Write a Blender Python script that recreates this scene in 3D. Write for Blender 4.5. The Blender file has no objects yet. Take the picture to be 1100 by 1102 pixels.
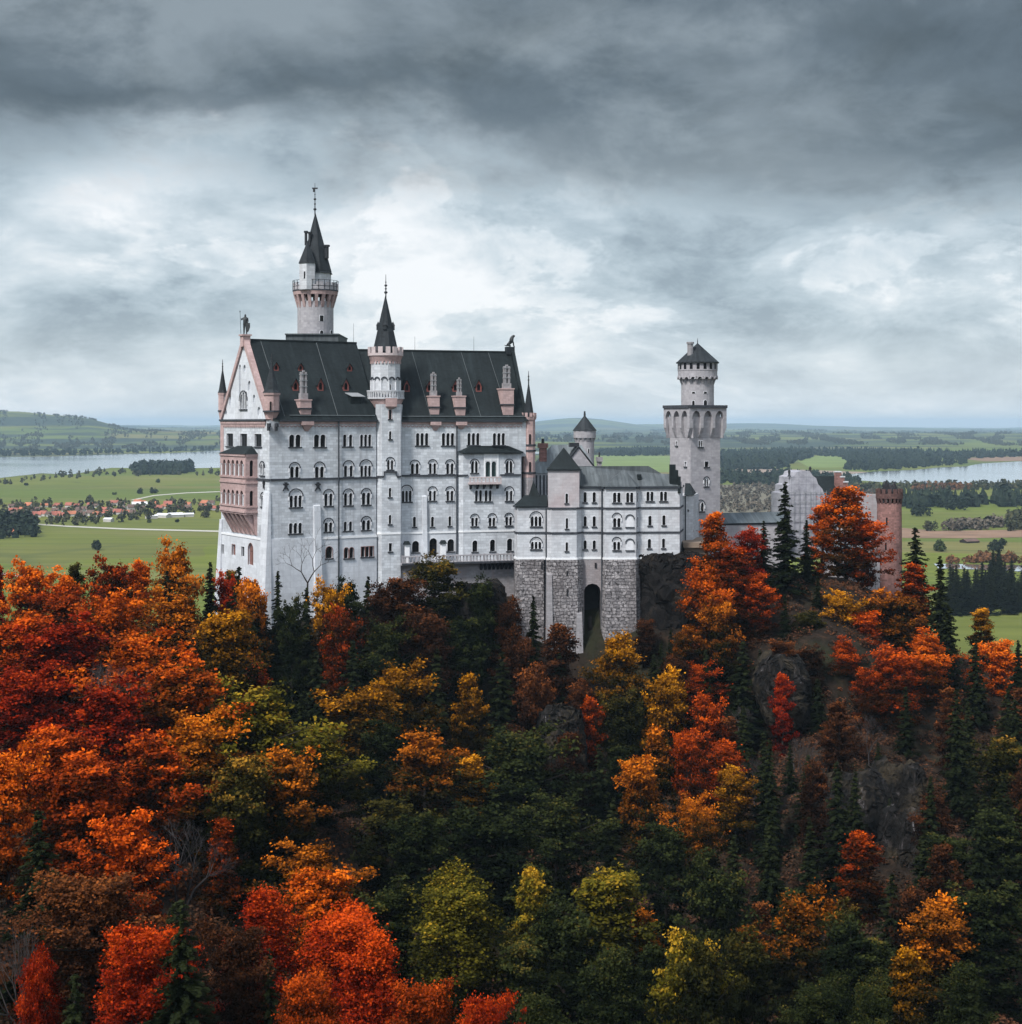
import bpy, math, random
import numpy as np
from mathutils import Vector, Matrix
from mathutils.geometry import delaunay_2d_cdt

# ------------------------------------------------------------------ camera, sky, sun, exposure
SC = bpy.context.scene
COL = SC.collection
F, H, HY, CX = 1650.0, 130.0, 456.0, 550.0      # focal length in photo pixels, eye height, horizon row, centre column

cam_d = bpy.data.cameras.new("camera")
cam = bpy.data.objects.new("camera", cam_d)
COL.objects.link(cam)
cam.location = (0, 0, H)
cam.rotation_euler = (math.radians(90), 0, 0)
cam_d.sensor_fit = 'HORIZONTAL'
cam_d.sensor_width = 36
cam_d.lens = 36 * F / 1100
cam_d.shift_y = -95 / 1100
cam_d.clip_start = 1
cam_d.clip_end = 120000
SC.camera = cam

SUN_EL, SUN_AZ = math.radians(50), math.radians(218)   # high behind the clouds, left of and behind the viewer (azimuth clockwise from +Y)
sun_d = bpy.data.lights.new("sun", 'SUN')
sun_d.energy = 3.3
sun_d.angle = math.radians(11)
sun_d.color = (1.0, 0.965, 0.93)
sun = bpy.data.objects.new("sun", sun_d)
COL.objects.link(sun)
sdir = Vector((math.sin(SUN_AZ) * math.cos(SUN_EL), math.cos(SUN_AZ) * math.cos(SUN_EL), math.sin(SUN_EL)))
sun.rotation_euler = sdir.to_track_quat('Z', 'Y').to_euler()
sun.location = (0, 0, 400)


class N:
    """small helper for node trees"""
    def __init__(s, tree):
        s.t = tree
        s.n = tree.nodes
        s.l = tree.links

    def add(s, typ, _in=None, **kw):
        nd = s.n.new(typ)
        for k, v in kw.items():
            setattr(nd, k, v)
        for k, v in (_in or {}).items():
            s.put(nd.inputs[k], v)
        return nd

    def put(s, sock, v):
        if hasattr(v, 'is_output') or isinstance(v, bpy.types.NodeSocket):
            s.l.new(v, sock)
        else:
            sock.default_value = v

    def math(s, op, a, b=0.0, c=None, clamp=False):
        nd = s.n.new('ShaderNodeMath')
        nd.operation = op
        nd.use_clamp = clamp
        s.put(nd.inputs[0], a)
        s.put(nd.inputs[1], b)
        if c is not None:
            s.put(nd.inputs[2], c)
        return nd.outputs[0]

    def vmath(s, op, a, b=(0, 0, 0)):
        nd = s.n.new('ShaderNodeVectorMath')
        nd.operation = op
        s.put(nd.inputs[0], a)
        s.put(nd.inputs[1], b)
        return nd.outputs['Value'] if op in ('DOT_PRODUCT', 'LENGTH', 'DISTANCE') else nd.outputs[0]

    def mix(s, fac, a, b, mode='MIX'):
        nd = s.n.new('ShaderNodeMix')
        nd.data_type = 'RGBA'
        nd.blend_type = mode
        s.put(nd.inputs[0], fac)
        for i, v in ((6, a), (7, b)):
            if isinstance(v, tuple) and len(v) == 3:
                v = v + (1,)
            s.put(nd.inputs[i], v)
        return nd.outputs[2]

    def mapr(s, v, a, b, c=0.0, d=1.0, smooth=True):
        nd = s.n.new('ShaderNodeMapRange')
        nd.interpolation_type = 'SMOOTHSTEP' if smooth else 'LINEAR'
        for i, x in enumerate((v, a, b, c, d)):
            s.put(nd.inputs[i], x)
        return nd.outputs[0]

    def noise(s, vec, scale, detail=4.0, rough=0.5, dist=0.0, dim='3D'):
        nd = s.n.new('ShaderNodeTexNoise')
        nd.noise_dimensions = dim
        if vec is not None:
            s.l.new(vec, nd.inputs['Vector'])
        nd.inputs['Scale'].default_value = scale
        nd.inputs['Detail'].default_value = detail
        nd.inputs['Roughness'].default_value = rough
        nd.inputs['Distortion'].default_value = dist
        return nd.outputs['Fac']

    def ramp(s, fac, stops, interp='LINEAR'):
        nd = s.n.new('ShaderNodeValToRGB')
        cr = nd.color_ramp
        cr.interpolation = interp
        while len(cr.elements) < len(stops):
            cr.elements.new(0.5)
        for e, (p, c) in zip(cr.elements, stops):
            e.position = p
            e.color = tuple(c) + (1,) if len(c) == 3 else c
        s.put(nd.inputs[0], fac)
        return nd.outputs[0]

    def scale(s, vec, sx, sy, sz):
        nd = s.n.new('ShaderNodeMapping')
        s.l.new(vec, nd.inputs['Vector'])
        nd.inputs['Scale'].default_value = (sx, sy, sz)
        return nd.outputs[0]


world = bpy.data.worlds.new("World")
SC.world = world
world.use_nodes = True
w = N(world.node_tree)
w.n.clear()
d_ = w.add('ShaderNodeTexCoord').outputs['Generated']
sp = w.add('ShaderNodeSeparateXYZ', {0: d_})
X_, Y_, Z_ = sp.outputs
zc = w.math('MAXIMUM', Z_, 0.0)
den = w.math('ADD', zc, 0.21)
pl = w.add('ShaderNodeCombineXYZ', {0: w.math('DIVIDE', X_, den), 1: w.math('MULTIPLY', w.math('DIVIDE', Y_, den), 0.85), 2: 3.7}).outputs[0]
n_big = w.noise(pl, 1.05, 3, 0.5, 0.3)
n_mid = w.noise(pl, 2.1, 9, 0.62, 0.35)
den2 = w.math('ADD', zc, 0.42)
pl2 = w.add('ShaderNodeCombineXYZ', {0: w.math('DIVIDE', X_, den2), 1: w.math('DIVIDE', Y_, den2), 2: 1.3}).outputs[0]
n_fine = w.noise(pl2, 6.0, 12, 0.64, 0.3)


def blob(px, py, rx, ry):
    """soft patch of cloud in a given direction (px, py: where it hangs in the photograph)"""
    ax, az = (px - CX) / F, (HY - py) / F
    u = w.math('DIVIDE', w.math('SUBTRACT', w.math('DIVIDE', X_, w.math('MAXIMUM', Y_, 0.05)), ax), rx / F)
    v = w.math('DIVIDE', w.math('SUBTRACT', w.math('DIVIDE', Z_, w.math('MAXIMUM', Y_, 0.05)), az), ry / F)
    r2 = w.math('ADD', w.math('MULTIPLY', u, u), w.math('MULTIPLY', v, v))
    return w.math('EXPONENT', w.math('MULTIPLY', r2, -1.0))


wisp = w.noise(pl2, 3.0, 7, 0.55, 0.45)
dens = w.math('ADD', w.math('MULTIPLY', n_mid, 0.28), w.math('ADD', w.math('MULTIPLY', n_fine, 0.42), w.math('MULTIPLY', wisp, 0.30)))
dens = w.math('ADD', w.math('MULTIPLY', w.math('SUBTRACT', dens, 0.50), 1.75), 0.50)
for bx, by, rx, ry, k in ((180, 215, 190, 60, 0.10), (890, 285, 240, 60, 0.02), (480, 265, 110, 40, 0.05), (60, 290, 150, 40, 0.07), (620, 330, 260, 60, 0.03),
                          (900, 360, 260, 50, -0.05), (640, 265, 140, 32, -0.06), (100, 380, 220, 40, -0.04), (1040, 265, 110, 35, -0.04)):
    dens = w.math('ADD', dens, w.math('MULTIPLY', blob(bx, by, rx, ry), k))
n_edge = w.noise(pl2, 2.3, 12, 0.60, 0.25)
puff = w.math('ADD', w.math('MULTIPLY', w.mapr(n_edge, 0.49, 0.535), 0.07), w.math('MULTIPLY', w.mapr(n_edge, 0.565, 0.60), 0.10))
dens = w.math('ADD', dens, w.math('SUBTRACT', puff, 0.05))
light_c = w.ramp(dens, [(0.28, (0.275, 0.345, 0.40)), (0.42, (0.405, 0.49, 0.55)), (0.55, (0.55, 0.63, 0.685)), (0.72, (0.82, 0.85, 0.875))])
dk = w.math('ADD', w.math('MULTIPLY', n_mid, 0.35), w.math('ADD', w.math('MULTIPLY', wisp, 0.35), w.math('MULTIPLY', n_fine, 0.30)))
for bx, by, rx, ry, k in ((90, 150, 190, 45, -0.10), (430, 105, 150, 50, -0.06), (820, 150, 260, 60, 0.10), (60, 20, 220, 45, 0.05), (620, 60, 120, 40, 0.05), (1000, 40, 160, 40, -0.04)):
    dk = w.math('ADD', dk, w.math('MULTIPLY', blob(bx, by, rx, ry), k))
dk = w.math('ADD', dk, w.math('SUBTRACT', w.math('MULTIPLY', w.mapr(n_edge, 0.46, 0.54), 0.07), 0.03))
dark_c = w.ramp(dk, [(0.36, (0.058, 0.079, 0.094)), (0.50, (0.112, 0.144, 0.167)), (0.64, (0.235, 0.282, 0.312))])
edge = w.math('ADD', Z_, w.math('ADD', w.math('MULTIPLY', w.math('SUBTRACT', n_big, 0.5), 0.10), w.math('MULTIPLY', w.math('SUBTRACT', n_mid, 0.5), 0.09)))
edge = w.math('ADD', edge, w.math('MULTIPLY', X_, 0.05))
edge = w.math('ADD', edge, w.math('MULTIPLY', w.math('SUBTRACT', n_fine, 0.5), 0.09))
bank = w.mapr(edge, 0.128, 0.185)
sky_c = w.mix(bank, light_c, dark_c)
# pale air low over the horizon
low = w.mapr(Z_, -0.01, 0.085, 1.0, 0.0)
sky_c = w.mix(w.math('MULTIPLY', low, 0.55), sky_c, (0.72, 0.77, 0.80, 1))
# thinner, brighter cover overhead and behind the viewer
over = w.mapr(Z_, 0.30, 0.75)
south = w.math('MULTIPLY', w.mapr(Y_, 0.1, -0.5), w.mapr(Z_, 0.02, 0.3))
sky_c = w.mix(1.0, sky_c, (0.87, 0.86, 0.855), 'MULTIPLY')
thin = w.math('MAXIMUM', over, south)
sky_c = w.mix(thin, sky_c, w.mix(n_mid, (0.52, 0.60, 0.72), (0.78, 0.86, 0.97)))
nish = w.add('ShaderNodeTexSky', sky_type='NISHITA', sun_disc=False, sun_elevation=SUN_EL, sun_rotation=SUN_AZ)
bg_sky = w.add('ShaderNodeBackground', {'Color': nish.outputs[0], 'Strength': 0.08})
bg_cloud = w.add('ShaderNodeBackground', {'Color': sky_c, 'Strength': 1.0})
ms = w.add('ShaderNodeMixShader', {0: w.mapr(n_fine, 0.3, 0.6, 0.97, 0.9), 1: bg_sky.outputs[0], 2: bg_cloud.outputs[0]})
w.add('ShaderNodeOutputWorld', {0: ms.outputs[0]})

SC.view_settings.view_transform = 'Standard'
SC.view_settings.look = 'None'
SC.view_settings.exposure = 0.48
SC.view_settings.gamma = 1.0
SC.view_settings.use_curve_mapping = False
SC.cycles.max_bounces = 6
SC.cycles.diffuse_bounces = 2
SC.cycles.glossy_bounces = 2
SC.cycles.transmission_bounces = 2
SC.cycles.volume_bounces = 0
SC.cycles.use_denoising = True
SC.cycles.caustics_reflective = False
SC.cycles.caustics_refractive = False

# ------------------------------------------------------------------ helpers
def ray(px, py):
    return Vector(((px - CX) / F, 1.0, -(py - HY) / F))


EYE = Vector((0, 0, H))


def wp(px, py, Y):
    """point of the place seen at photo pixel (px, py), Y metres ahead of the viewer"""
    return EYE + ray(px, py) * Y


def gp(px, py, z=0.0):
    """point on the valley floor"""
    t = (H - z) * F / (py - HY)
    return Vector(((px - CX) / F * t, t, z))


def zat(py, Y):
    return H - (py - HY) * Y / F


def on_plane(px, py, p0, nrm):
    r = ray(px, py)
    t = (p0 - EYE).dot(nrm) / r.dot(nrm)
    return EYE + r * t


class Fr:
    """a facade's own frame: u along it to the right, v into the building, z up"""
    def __init__(s, p, q):
        s.o = Vector((p[0], p[1]))
        s.d = (Vector((q[0], q[1])) - s.o)
        s.len = s.d.length
        s.d.normalize()
        s.n = Vector((-s.d.y, s.d.x))

    def P(s, u, v, z):
        a = s.o + s.d * u + s.n * v
        return (a.x, a.y, z)

    def at(s, px, py, v=0.0):
        r = Vector(((px - CX) / F, 1.0))
        t = (v + s.o.dot(s.n)) / r.dot(s.n)
        return ((r * t - s.o).dot(s.d), H - (py - HY) / F * t)

    def u(s, px, v=0.0):
        return s.at(px, HY, v)[0]


def prop(o, label=None, cat=None, group=None, kind=None):
    if label: o['label'] = label
    if cat: o['category'] = cat
    if group: o['group'] = group
    if kind: o['kind'] = kind
    return o


def thing(name, label, cat, loc, group=None):
    o = bpy.data.objects.new(name, None)
    COL.objects.link(o)
    o.empty_display_size = 1.0
    o.location = loc
    return prop(o, label, cat, group)


def root_loc(o):
    while o.parent:
        o = o.parent
    return Vector(o.location)


class MB:
    """collects faces; build() links them as one mesh object with metric UVs"""
    def __init__(s):
        s.v, s.f, s.m = [], [], []

    def face(s, pts, m=0):
        k = len(s.v)
        s.v += [tuple(p) for p in pts]
        s.f.append(tuple(range(k, k + len(pts))))
        s.m.append(m)

    def mesh(s, vs, fs, m=0):
        k = len(s.v)
        s.v += [tuple(p) for p in vs]
        s.f += [tuple(i + k for i in f) for f in fs]
        s.m += [m] * len(fs)

    def hexa(s, a, m=0):
        """8 points: bottom loop 0-3, top loop 4-7"""
        s.mesh(a, [(0, 3, 2, 1), (4, 5, 6, 7), (0, 1, 5, 4), (1, 2, 6, 5), (2, 3, 7, 6), (3, 0, 4, 7)], m)

    def fbox(s, fr, u0, u1, v0, v1, z0, z1, m=0):
        P = fr.P
        s.hexa([P(u0, v0, z0), P(u1, v0, z0), P(u1, v1, z0), P(u0, v1, z0), P(u0, v0, z1), P(u1, v0, z1), P(u1, v1, z1), P(u0, v1, z1)], m)

    def box(s, x0, x1, y0, y1, z0, z1, m=0):
        s.hexa([(x0, y0, z0), (x1, y0, z0), (x1, y1, z0), (x0, y1, z0), (x0, y0, z1), (x1, y0, z1), (x1, y1, z1), (x0, y1, z1)], m)

    def prism(s, pts, z0, z1, m=0, pts1=None, cap=True):
        """pts: world (x, y) loop"""
        n = len(pts)
        q = pts1 or pts
        vs = [(p[0], p[1], z0) for p in pts] + [(p[0], p[1], z1) for p in q]
        fs = [(i, (i + 1) % n, n + (i + 1) % n, n + i) for i in range(n)]
        if cap:
            fs += [tuple(range(n - 1, -1, -1)), tuple(range(n, 2 * n))]
        s.mesh(vs, fs, m)

    def cyl(s, cx, cy, r0, r1, z0, z1, n=16, rot=0.0, m=0, cap=True):
        a = [rot + i * 2 * math.pi / n for i in range(n)]
        s.prism([(cx + r0 * math.cos(t), cy + r0 * math.sin(t)) for t in a], z0, z1, m, [(cx + r1 * math.cos(t), cy + r1 * math.sin(t)) for t in a], cap)

    def cone(s, cx, cy, r, z0, z1, n=16, rot=0.0, m=0, off=(0, 0)):
        a = [rot + i * 2 * math.pi / n for i in range(n)]
        vs = [(cx + r * math.cos(t), cy + r * math.sin(t), z0) for t in a] + [(cx + off[0], cy + off[1], z1)]
        s.mesh(vs, [(i, (i + 1) % n, n) for i in range(n)] + [tuple(range(n - 1, -1, -1))], m)

    def merlons(s, cx, cy, r, n, z0, z1, th=0.5, fill=0.55, rot=0.0, m=0):
        for i in range(n):
            a0 = rot + (i - fill / 2) * 2 * math.pi / n
            a1 = rot + (i + fill / 2) * 2 * math.pi / n
            p = [(cx + q * math.cos(a), cy + q * math.sin(a)) for q, a in ((r, a0), (r, a1), (r - th, a1), (r - th, a0))]
            s.prism(p, z0, z1, m)

    def corbels(s, cx, cy, r_in, r_out, n, z0, z1, fill=0.5, rot=0.0, m=0):
        """small tapering brackets under a gallery"""
        for i in range(n):
            a0 = rot + (i - fill / 2) * 2 * math.pi / n
            a1 = rot + (i + fill / 2) * 2 * math.pi / n
            c = lambda q, a, z: (cx + q * math.cos(a), cy + q * math.sin(a), z)
            s.hexa([c(r_in, a0, z0), c(r_in + .05, a0, z0), c(r_in + .05, a1, z0), c(r_in, a1, z0), c(r_in, a0, z1), c(r_out, a0, z1), c(r_out, a1, z1), c(r_in, a1, z1)], m)

    def tube(s, path, rad, n=5, m=0):
        """tapering bent tube"""
        path = [Vector(p) for p in path]
        vs = []
        for i, p in enumerate(path):
            d = (path[min(i + 1, len(path) - 1)] - path[max(i - 1, 0)])
            d = d.normalized() if d.length > 1e-6 else Vector((0, 0, 1))
            a = d.cross(Vector((0.31, 0.9, 0.2))).normalized()
            b = d.cross(a)
            r = rad[i] if isinstance(rad, (list, tuple)) else rad
            vs += [p + (a * math.cos(t) + b * math.sin(t)) * r for t in (j * 2 * math.pi / n for j in range(n))]
        fs = [(i * n + j, i * n + (j + 1) % n, (i + 1) * n + (j + 1) % n, (i + 1) * n + j) for i in range(len(path) - 1) for j in range(n)]
        fs += [tuple(range(n - 1, -1, -1)), tuple(range((len(path) - 1) * n, len(path) * n))]
        s.mesh(vs, fs, m)

    def ball(s, c, r, m=0, n=8, k=5, sz=1.0):
        vs = [(c[0], c[1], c[2] - r * sz)]
        for i in range(1, k):
            t = -math.pi / 2 + i * math.pi / k
            vs += [(c[0] + r * math.cos(t) * math.cos(a), c[1] + r * math.cos(t) * math.sin(a), c[2] + r * sz * math.sin(t)) for a in (j * 2 * math.pi / n for j in range(n))]
        vs.append((c[0], c[1], c[2] + r * sz))
        fs = [(0, 1 + (j + 1) % n, 1 + j) for j in range(n)]
        for i in range(k - 2):
            b = 1 + i * n
            fs += [(b + j, b + (j + 1) % n, b + n + (j + 1) % n, b + n + j) for j in range(n)]
        b = 1 + (k - 2) * n
        fs += [(b + j, b + (j + 1) % n, len(vs) - 1) for j in range(n)]
        s.mesh(vs, fs, m)

    def panel(s, fr, outline, holes, v=0.0, rev=0.45, m=0, mr=None):
        """wall sheet with real openings; the reveals run back to v + rev"""
        loops = [outline] + list(holes)
        vs, es = [], []
        for lp in loops:
            k, n = len(vs), len(lp)
            vs += [Vector((p[0], p[1])) for p in lp]
            es += [(k + i, k + (i + 1) % n) for i in range(n)]
        r = delaunay_2d_cdt(vs, es, [], 2, 1e-5)
        boxes = [(min(p[0] for p in h), max(p[0] for p in h), min(p[1] for p in h), max(p[1] for p in h), h) for h in holes]

        def inside(x, y, lp):
            c = False
            for i in range(len(lp)):
                x1, y1 = lp[i]
                x2, y2 = lp[i - 1]
                if (y1 > y) != (y2 > y) and x < (x2 - x1) * (y - y1) / (y2 - y1) + x1:
                    c = not c
            return c
        keep = []
        for f in r[2]:
            x = sum(r[0][i].x for i in f) / len(f)
            y = sum(r[0][i].y for i in f) / len(f)
            if any(b[0] <= x <= b[1] and b[2] <= y <= b[3] and inside(x, y, b[4]) for b in boxes):
                continue
            if not inside(x, y, outline):
                continue
            keep.append(tuple(f))
        s.mesh([fr.P(p.x, v, p.y) for p in r[0]], keep, m)
        for h in holes:
            n = len(h)
            for i in range(n):
                a, b = h[i], h[(i + 1) % n]
                s.face([fr.P(a[0], v, a[1]), fr.P(b[0], v, b[1]), fr.P(b[0], v + rev, b[1]), fr.P(a[0], v + rev, a[1])], m if mr is None else mr)

    def build(s, name, mats, parent=None, loc=None, smooth=False, label=None):
        if not isinstance(mats, (list, tuple)):
            mats = [mats]
        off = root_loc(parent) if parent else Vector(loc or (0, 0, 0))
        me = bpy.data.meshes.new(name)
        V = np.array(s.v, dtype=np.float64).reshape(-1, 3) - np.array(off)
        me.from_pydata(V.tolist(), [], s.f)
        for m in mats:
            me.materials.append(m)
        me.polygons.foreach_set('material_index', s.m)
        if smooth:
            me.polygons.foreach_set('use_smooth', [True] * len(s.f))
        uv = me.uv_layers.new(name="UVMap")
        me.update()
        W = np.array(s.v, dtype=np.float64).reshape(-1, 3)
        nl = len(me.loops)
        vi = np.empty(nl, dtype=np.int32)
        me.loops.foreach_get('vertex_index', vi)
        npoly = len(me.polygons)
        nr = np.empty(npoly * 3)
        me.polygons.foreach_get('normal', nr)
        nr = nr.reshape(-1, 3)
        tot = np.empty(npoly, dtype=np.int32)
        me.polygons.foreach_get('loop_total', tot)
        ln = np.repeat(nr, tot, axis=0)
        h = np.hypot(ln[:, 0], ln[:, 1])
        hs = np.maximum(h, 1e-6)
        tx, ty = -ln[:, 1] / hs, ln[:, 0] / hs
        p = W[vi]
        flat = h < 0.15
        U = np.where(flat, p[:, 0], p[:, 0] * tx + p[:, 1] * ty)
        Vv = np.where(flat, p[:, 1], p[:, 2] / np.maximum(hs, 0.2))
        uv.data.foreach_set('uv', np.stack([U, Vv], 1).ravel().astype(np.float32))
        o = bpy.data.objects.new(name, me)
        COL.objects.link(o)
        if parent:
            o.parent = parent
        else:
            o.location = off
        if label:
            o['label'] = label
        return o

# ------------------------------------------------------------------ materials
def newmat(name):
    m = bpy.data.materials.new(name)
    m.use_nodes = True
    n = N(m.node_tree)
    n.n.clear()
    return m, n


def finish(n, base, rough=0.8, spec=0.3, bump=None, bstr=0.3, bdist=0.1, metallic=0.0):
    b = n.add('ShaderNodeBsdfPrincipled', {'Base Color': base if not (isinstance(base, tuple) and len(base) == 3) else base + (1,), 'Roughness': rough, 'Specular IOR Level': spec, 'Metallic': metallic})
    if bump is not None:
        bp = n.add('ShaderNodeBump', {'Height': bump, 'Strength': bstr, 'Distance': bdist})
        n.l.new(bp.outputs[0], b.inputs['Normal'])
    n.add('ShaderNodeOutputMaterial', {0: b.outputs[0]})
    return b


def masonry(name, base, bw, bh, mortar=(0.25, 0.25, 0.25), mfac=0.5, var=0.15, stain=0.35, stain_c=None, bump=0.2, msize=0.03, rough=0.85, streak=True):
    """coursed stone: brick courses, block to block variation, soot and rain streaks"""
    m, n = newmat(name)
    uv = n.add('ShaderNodeTexCoord').outputs['UV']
    pos = n.add('ShaderNodeNewGeometry').outputs['Position']
    wob = n.noise(uv, 0.9, 2)
    uvw = n.vmath('ADD', uv, n.vmath('MULTIPLY', n.add('ShaderNodeCombineXYZ', {0: wob, 1: wob}).outputs[0], (0.25 * bh, 0.25 * bh, 0)))
    br = n.add('ShaderNodeTexBrick', {'Vector': uvw, 'Scale': 1.0, 'Mortar Size': msize, 'Mortar Smooth': 0.3, 'Bias': 0.0, 'Brick Width': bw, 'Row Height': bh,
                                      'Color1': (1 - var, 1 - var, 1 - var, 1), 'Color2': (1 + var * .4, 1 + var * .4, 1 + var * .4, 1), 'Mortar': (1, 1, 1, 1)})
    c = n.mix(1.0, base, br.outputs['Color'], 'MULTIPLY')
    grain = n.noise(pos, 0.9, 6, 0.65)
    c = n.mix(1.0, c, n.ramp(grain, [(0.25, (0.82, 0.82, 0.83)), (0.75, (1.1, 1.1, 1.09))]), 'MULTIPLY')
    big = n.noise(n.scale(pos, 1, 1, 0.55), 0.13, 5, 0.6, 0.6)
    sc = stain_c or tuple(x * 0.55 for x in base)
    c = n.mix(n.math('MULTIPLY', n.mapr(big, 0.46, 0.72), stain), c, sc)
    if streak:
        st = n.noise(n.scale(pos, 1.5, 1.5, 0.06), 0.7, 5, 0.6)
        c = n.mix(n.math('MULTIPLY', n.mapr(st, 0.52, 0.72), stain * 0.8), c, sc)
    c = n.mix(n.math('MULTIPLY', br.outputs['Fac'], mfac), c, mortar)
    hgt = n.math('SUBTRACT', n.math('MULTIPLY', n.noise(pos, 2.2, 4, 0.6), 0.6), n.math('MULTIPLY', br.outputs['Fac'], 0.8))
    finish(n, c, rough, 0.25, hgt, bump, 0.15)
    return m


M = {}
M['lime'] = masonry('white limestone', (0.575, 0.605, 0.635), 1.5, 0.62, (0.30, 0.31, 0.335), 0.65, 0.22, 0.75, (0.30, 0.31, 0.33), 0.25)
M['lime_low'] = masonry('pale plinth limestone', (0.615, 0.64, 0.675), 2.6, 1.3, (0.40, 0.41, 0.43), 0.55, 0.10, 0.45, (0.38, 0.39, 0.40), 0.2)
M['tower_lime'] = masonry('warm grey tower limestone', (0.365, 0.352, 0.37), 1.3, 0.6, (0.26, 0.25, 0.26), 0.55, 0.18, 0.5, (0.29, 0.28, 0.29), 0.25)
M['wing_lime'] = masonry('wing limestone', (0.545, 0.565, 0.59), 1.4, 0.62, (0.29, 0.29, 0.31), 0.55, 0.16, 0.55, (0.34, 0.32, 0.33), 0.25)
M['wing_rose'] = masonry('rosy weathered limestone', (0.45, 0.43, 0.445), 1.4, 0.62, (0.30, 0.28, 0.29), 0.42, 0.12, 0.5, (0.36, 0.27, 0.27), 0.25)
def rustic_mat():
    """rock-faced blocks in wandering courses, black open joints and weather stains"""
    m, n = newmat('rough rusticated stone')
    uv = n.add('ShaderNodeTexCoord').outputs['UV']
    pos = n.add('ShaderNodeNewGeometry').outputs['Position']
    w1, w2 = n.noise(uv, 0.55, 3), n.noise(n.vmath('ADD', uv, (31.0, 7.0, 0.0)), 0.8, 3)
    off = n.add('ShaderNodeCombineXYZ', {0: n.math('MULTIPLY', n.math('SUBTRACT', w1, .5), 1.5), 1: n.math('MULTIPLY', n.math('SUBTRACT', w2, .5), 0.9)}).outputs[0]
    uvw = n.vmath('ADD', uv, off)
    br = n.add('ShaderNodeTexBrick', {'Vector': uvw, 'Scale': 1.0, 'Mortar Size': 0.06, 'Mortar Smooth': 0.5, 'Bias': 0.0, 'Brick Width': 1.2, 'Row Height': 0.74, 'Color1': (.62, .62, .63, 1), 'Color2': (1.2, 1.19, 1.18, 1), 'Mortar': (1, 1, 1, 1)})
    br.offset_frequency = 2
    br.squash = 0.72
    br.squash_frequency = 3
    c = n.mix(1.0, n.ramp(n.noise(pos, 1.3, 5, .65), [(.3, (.15, .14, .145)), (.7, (.42, .40, .405))]), br.outputs['Color'], 'MULTIPLY')
    hole = n.mapr(n.noise(uvw, 1.15, 3, .55), .57, .63)
    c = n.mix(n.math('MULTIPLY', hole, .8), c, (.035, .033, .034))
    c = n.mix(n.math('MULTIPLY', n.mapr(n.noise(n.scale(pos, 1, 1, .3), .16, 4, .6), .42, .66), .55), c, (.12, .105, .105))
    c = n.mix(n.math('MULTIPLY', br.outputs['Fac'], .85), c, (.045, .042, .042))
    finish(n, c, .95, .2, n.math('SUBTRACT', n.noise(pos, 1.6, 5, .65), n.math('MULTIPLY', br.outputs['Fac'], 1.1)), 1.0, .35)
    return m


M['rustic'] = rustic_mat()
M['grey_stone'] = masonry('grey rubble', (0.30, 0.29, 0.30), 1.1, 0.5, (0.18, 0.17, 0.18), 0.5, 0.2, 0.5, (0.27, 0.20, 0.19), 0.5)
M['pink'] = masonry('rose sandstone', (0.47, 0.34, 0.325), 1.1, 0.5, (0.27, 0.18, 0.17), 0.35, 0.16, 0.42, (0.23, 0.15, 0.14), 0.25)
M['brick_dark'] = masonry('sooty dark brickwork', (0.13, 0.07, 0.062), 1.0, 0.45, (0.09, 0.06, 0.055), 0.4, 0.35, 0.6, (0.05, 0.03, 0.03), 0.5)
M['brick'] = masonry('weathered red brickwork', (0.31, 0.165, 0.145), 1.0, 0.45, (0.17, 0.11, 0.10), 0.5, 0.35, 0.75, (0.095, 0.055, 0.052), 0.5)


def plain(name, c, rough=0.7, var=0.2, scale=1.5, spec=0.3, metallic=0.0, bump=0.0):
    m, n = newmat(name)
    pos = n.add('ShaderNodeNewGeometry').outputs['Position']
    ns = n.noise(pos, scale, 5, 0.6)
    lo, hi = tuple(x * (1 - var) for x in c), tuple(min(1, x * (1 + var)) for x in c)
    finish(n, n.ramp(ns, [(0.3, lo), (0.7, hi)]), rough, spec, ns if bump else None, bump, 0.2, metallic)
    return m


M['pale_rose'] = plain('pale rose trim', (0.47, 0.40, 0.395), 0.8, 0.15)
M['trim'] = plain('light trim stone', (0.62, 0.63, 0.65), 0.8, 0.12)
M['trim_dark'] = plain('dark sill stone', (0.030, 0.033, 0.040), 0.85, 0.3)  # near-black tone for sills, hoods and brackets
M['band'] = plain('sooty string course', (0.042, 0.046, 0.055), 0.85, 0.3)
M['band_light'] = plain('white plaster band', (0.74, 0.75, 0.76), 0.8, 0.06)
M['iron'] = plain('dark iron', (0.022, 0.024, 0.028), 0.5, 0.3)
M['bronze'] = plain('dark patinated bronze', (0.03, 0.034, 0.036), 0.5, 0.4, 3.0)
M['red_paint'] = plain('oxide red paint', (0.18, 0.058, 0.05), 0.7, 0.25)
M['zinc'] = plain('zinc pipe', (0.032, 0.038, 0.047), 0.5, 0.2)
M['wire'] = plain('weathered copper wire', (0.10, 0.115, 0.12), 0.6, 0.2)
M['pale_metal'] = plain('pale zinc sheet', (0.24, 0.25, 0.26), 0.5, 0.15)
M['dark_void'] = plain('painted recess shade', (0.018, 0.018, 0.02), 0.95, 0.2)  # near-black colour standing in for shade inside openings
M['tarp'] = plain('black tarpaulin', (0.012, 0.012, 0.014), 0.6, 0.4, 1.0)
M['wood_dark'] = plain('dark oak', (0.022, 0.016, 0.013), 0.7, 0.3)
M['shutter'] = plain('faded red brown joinery', (0.20, 0.10, 0.085), 0.7, 0.25)


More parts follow.
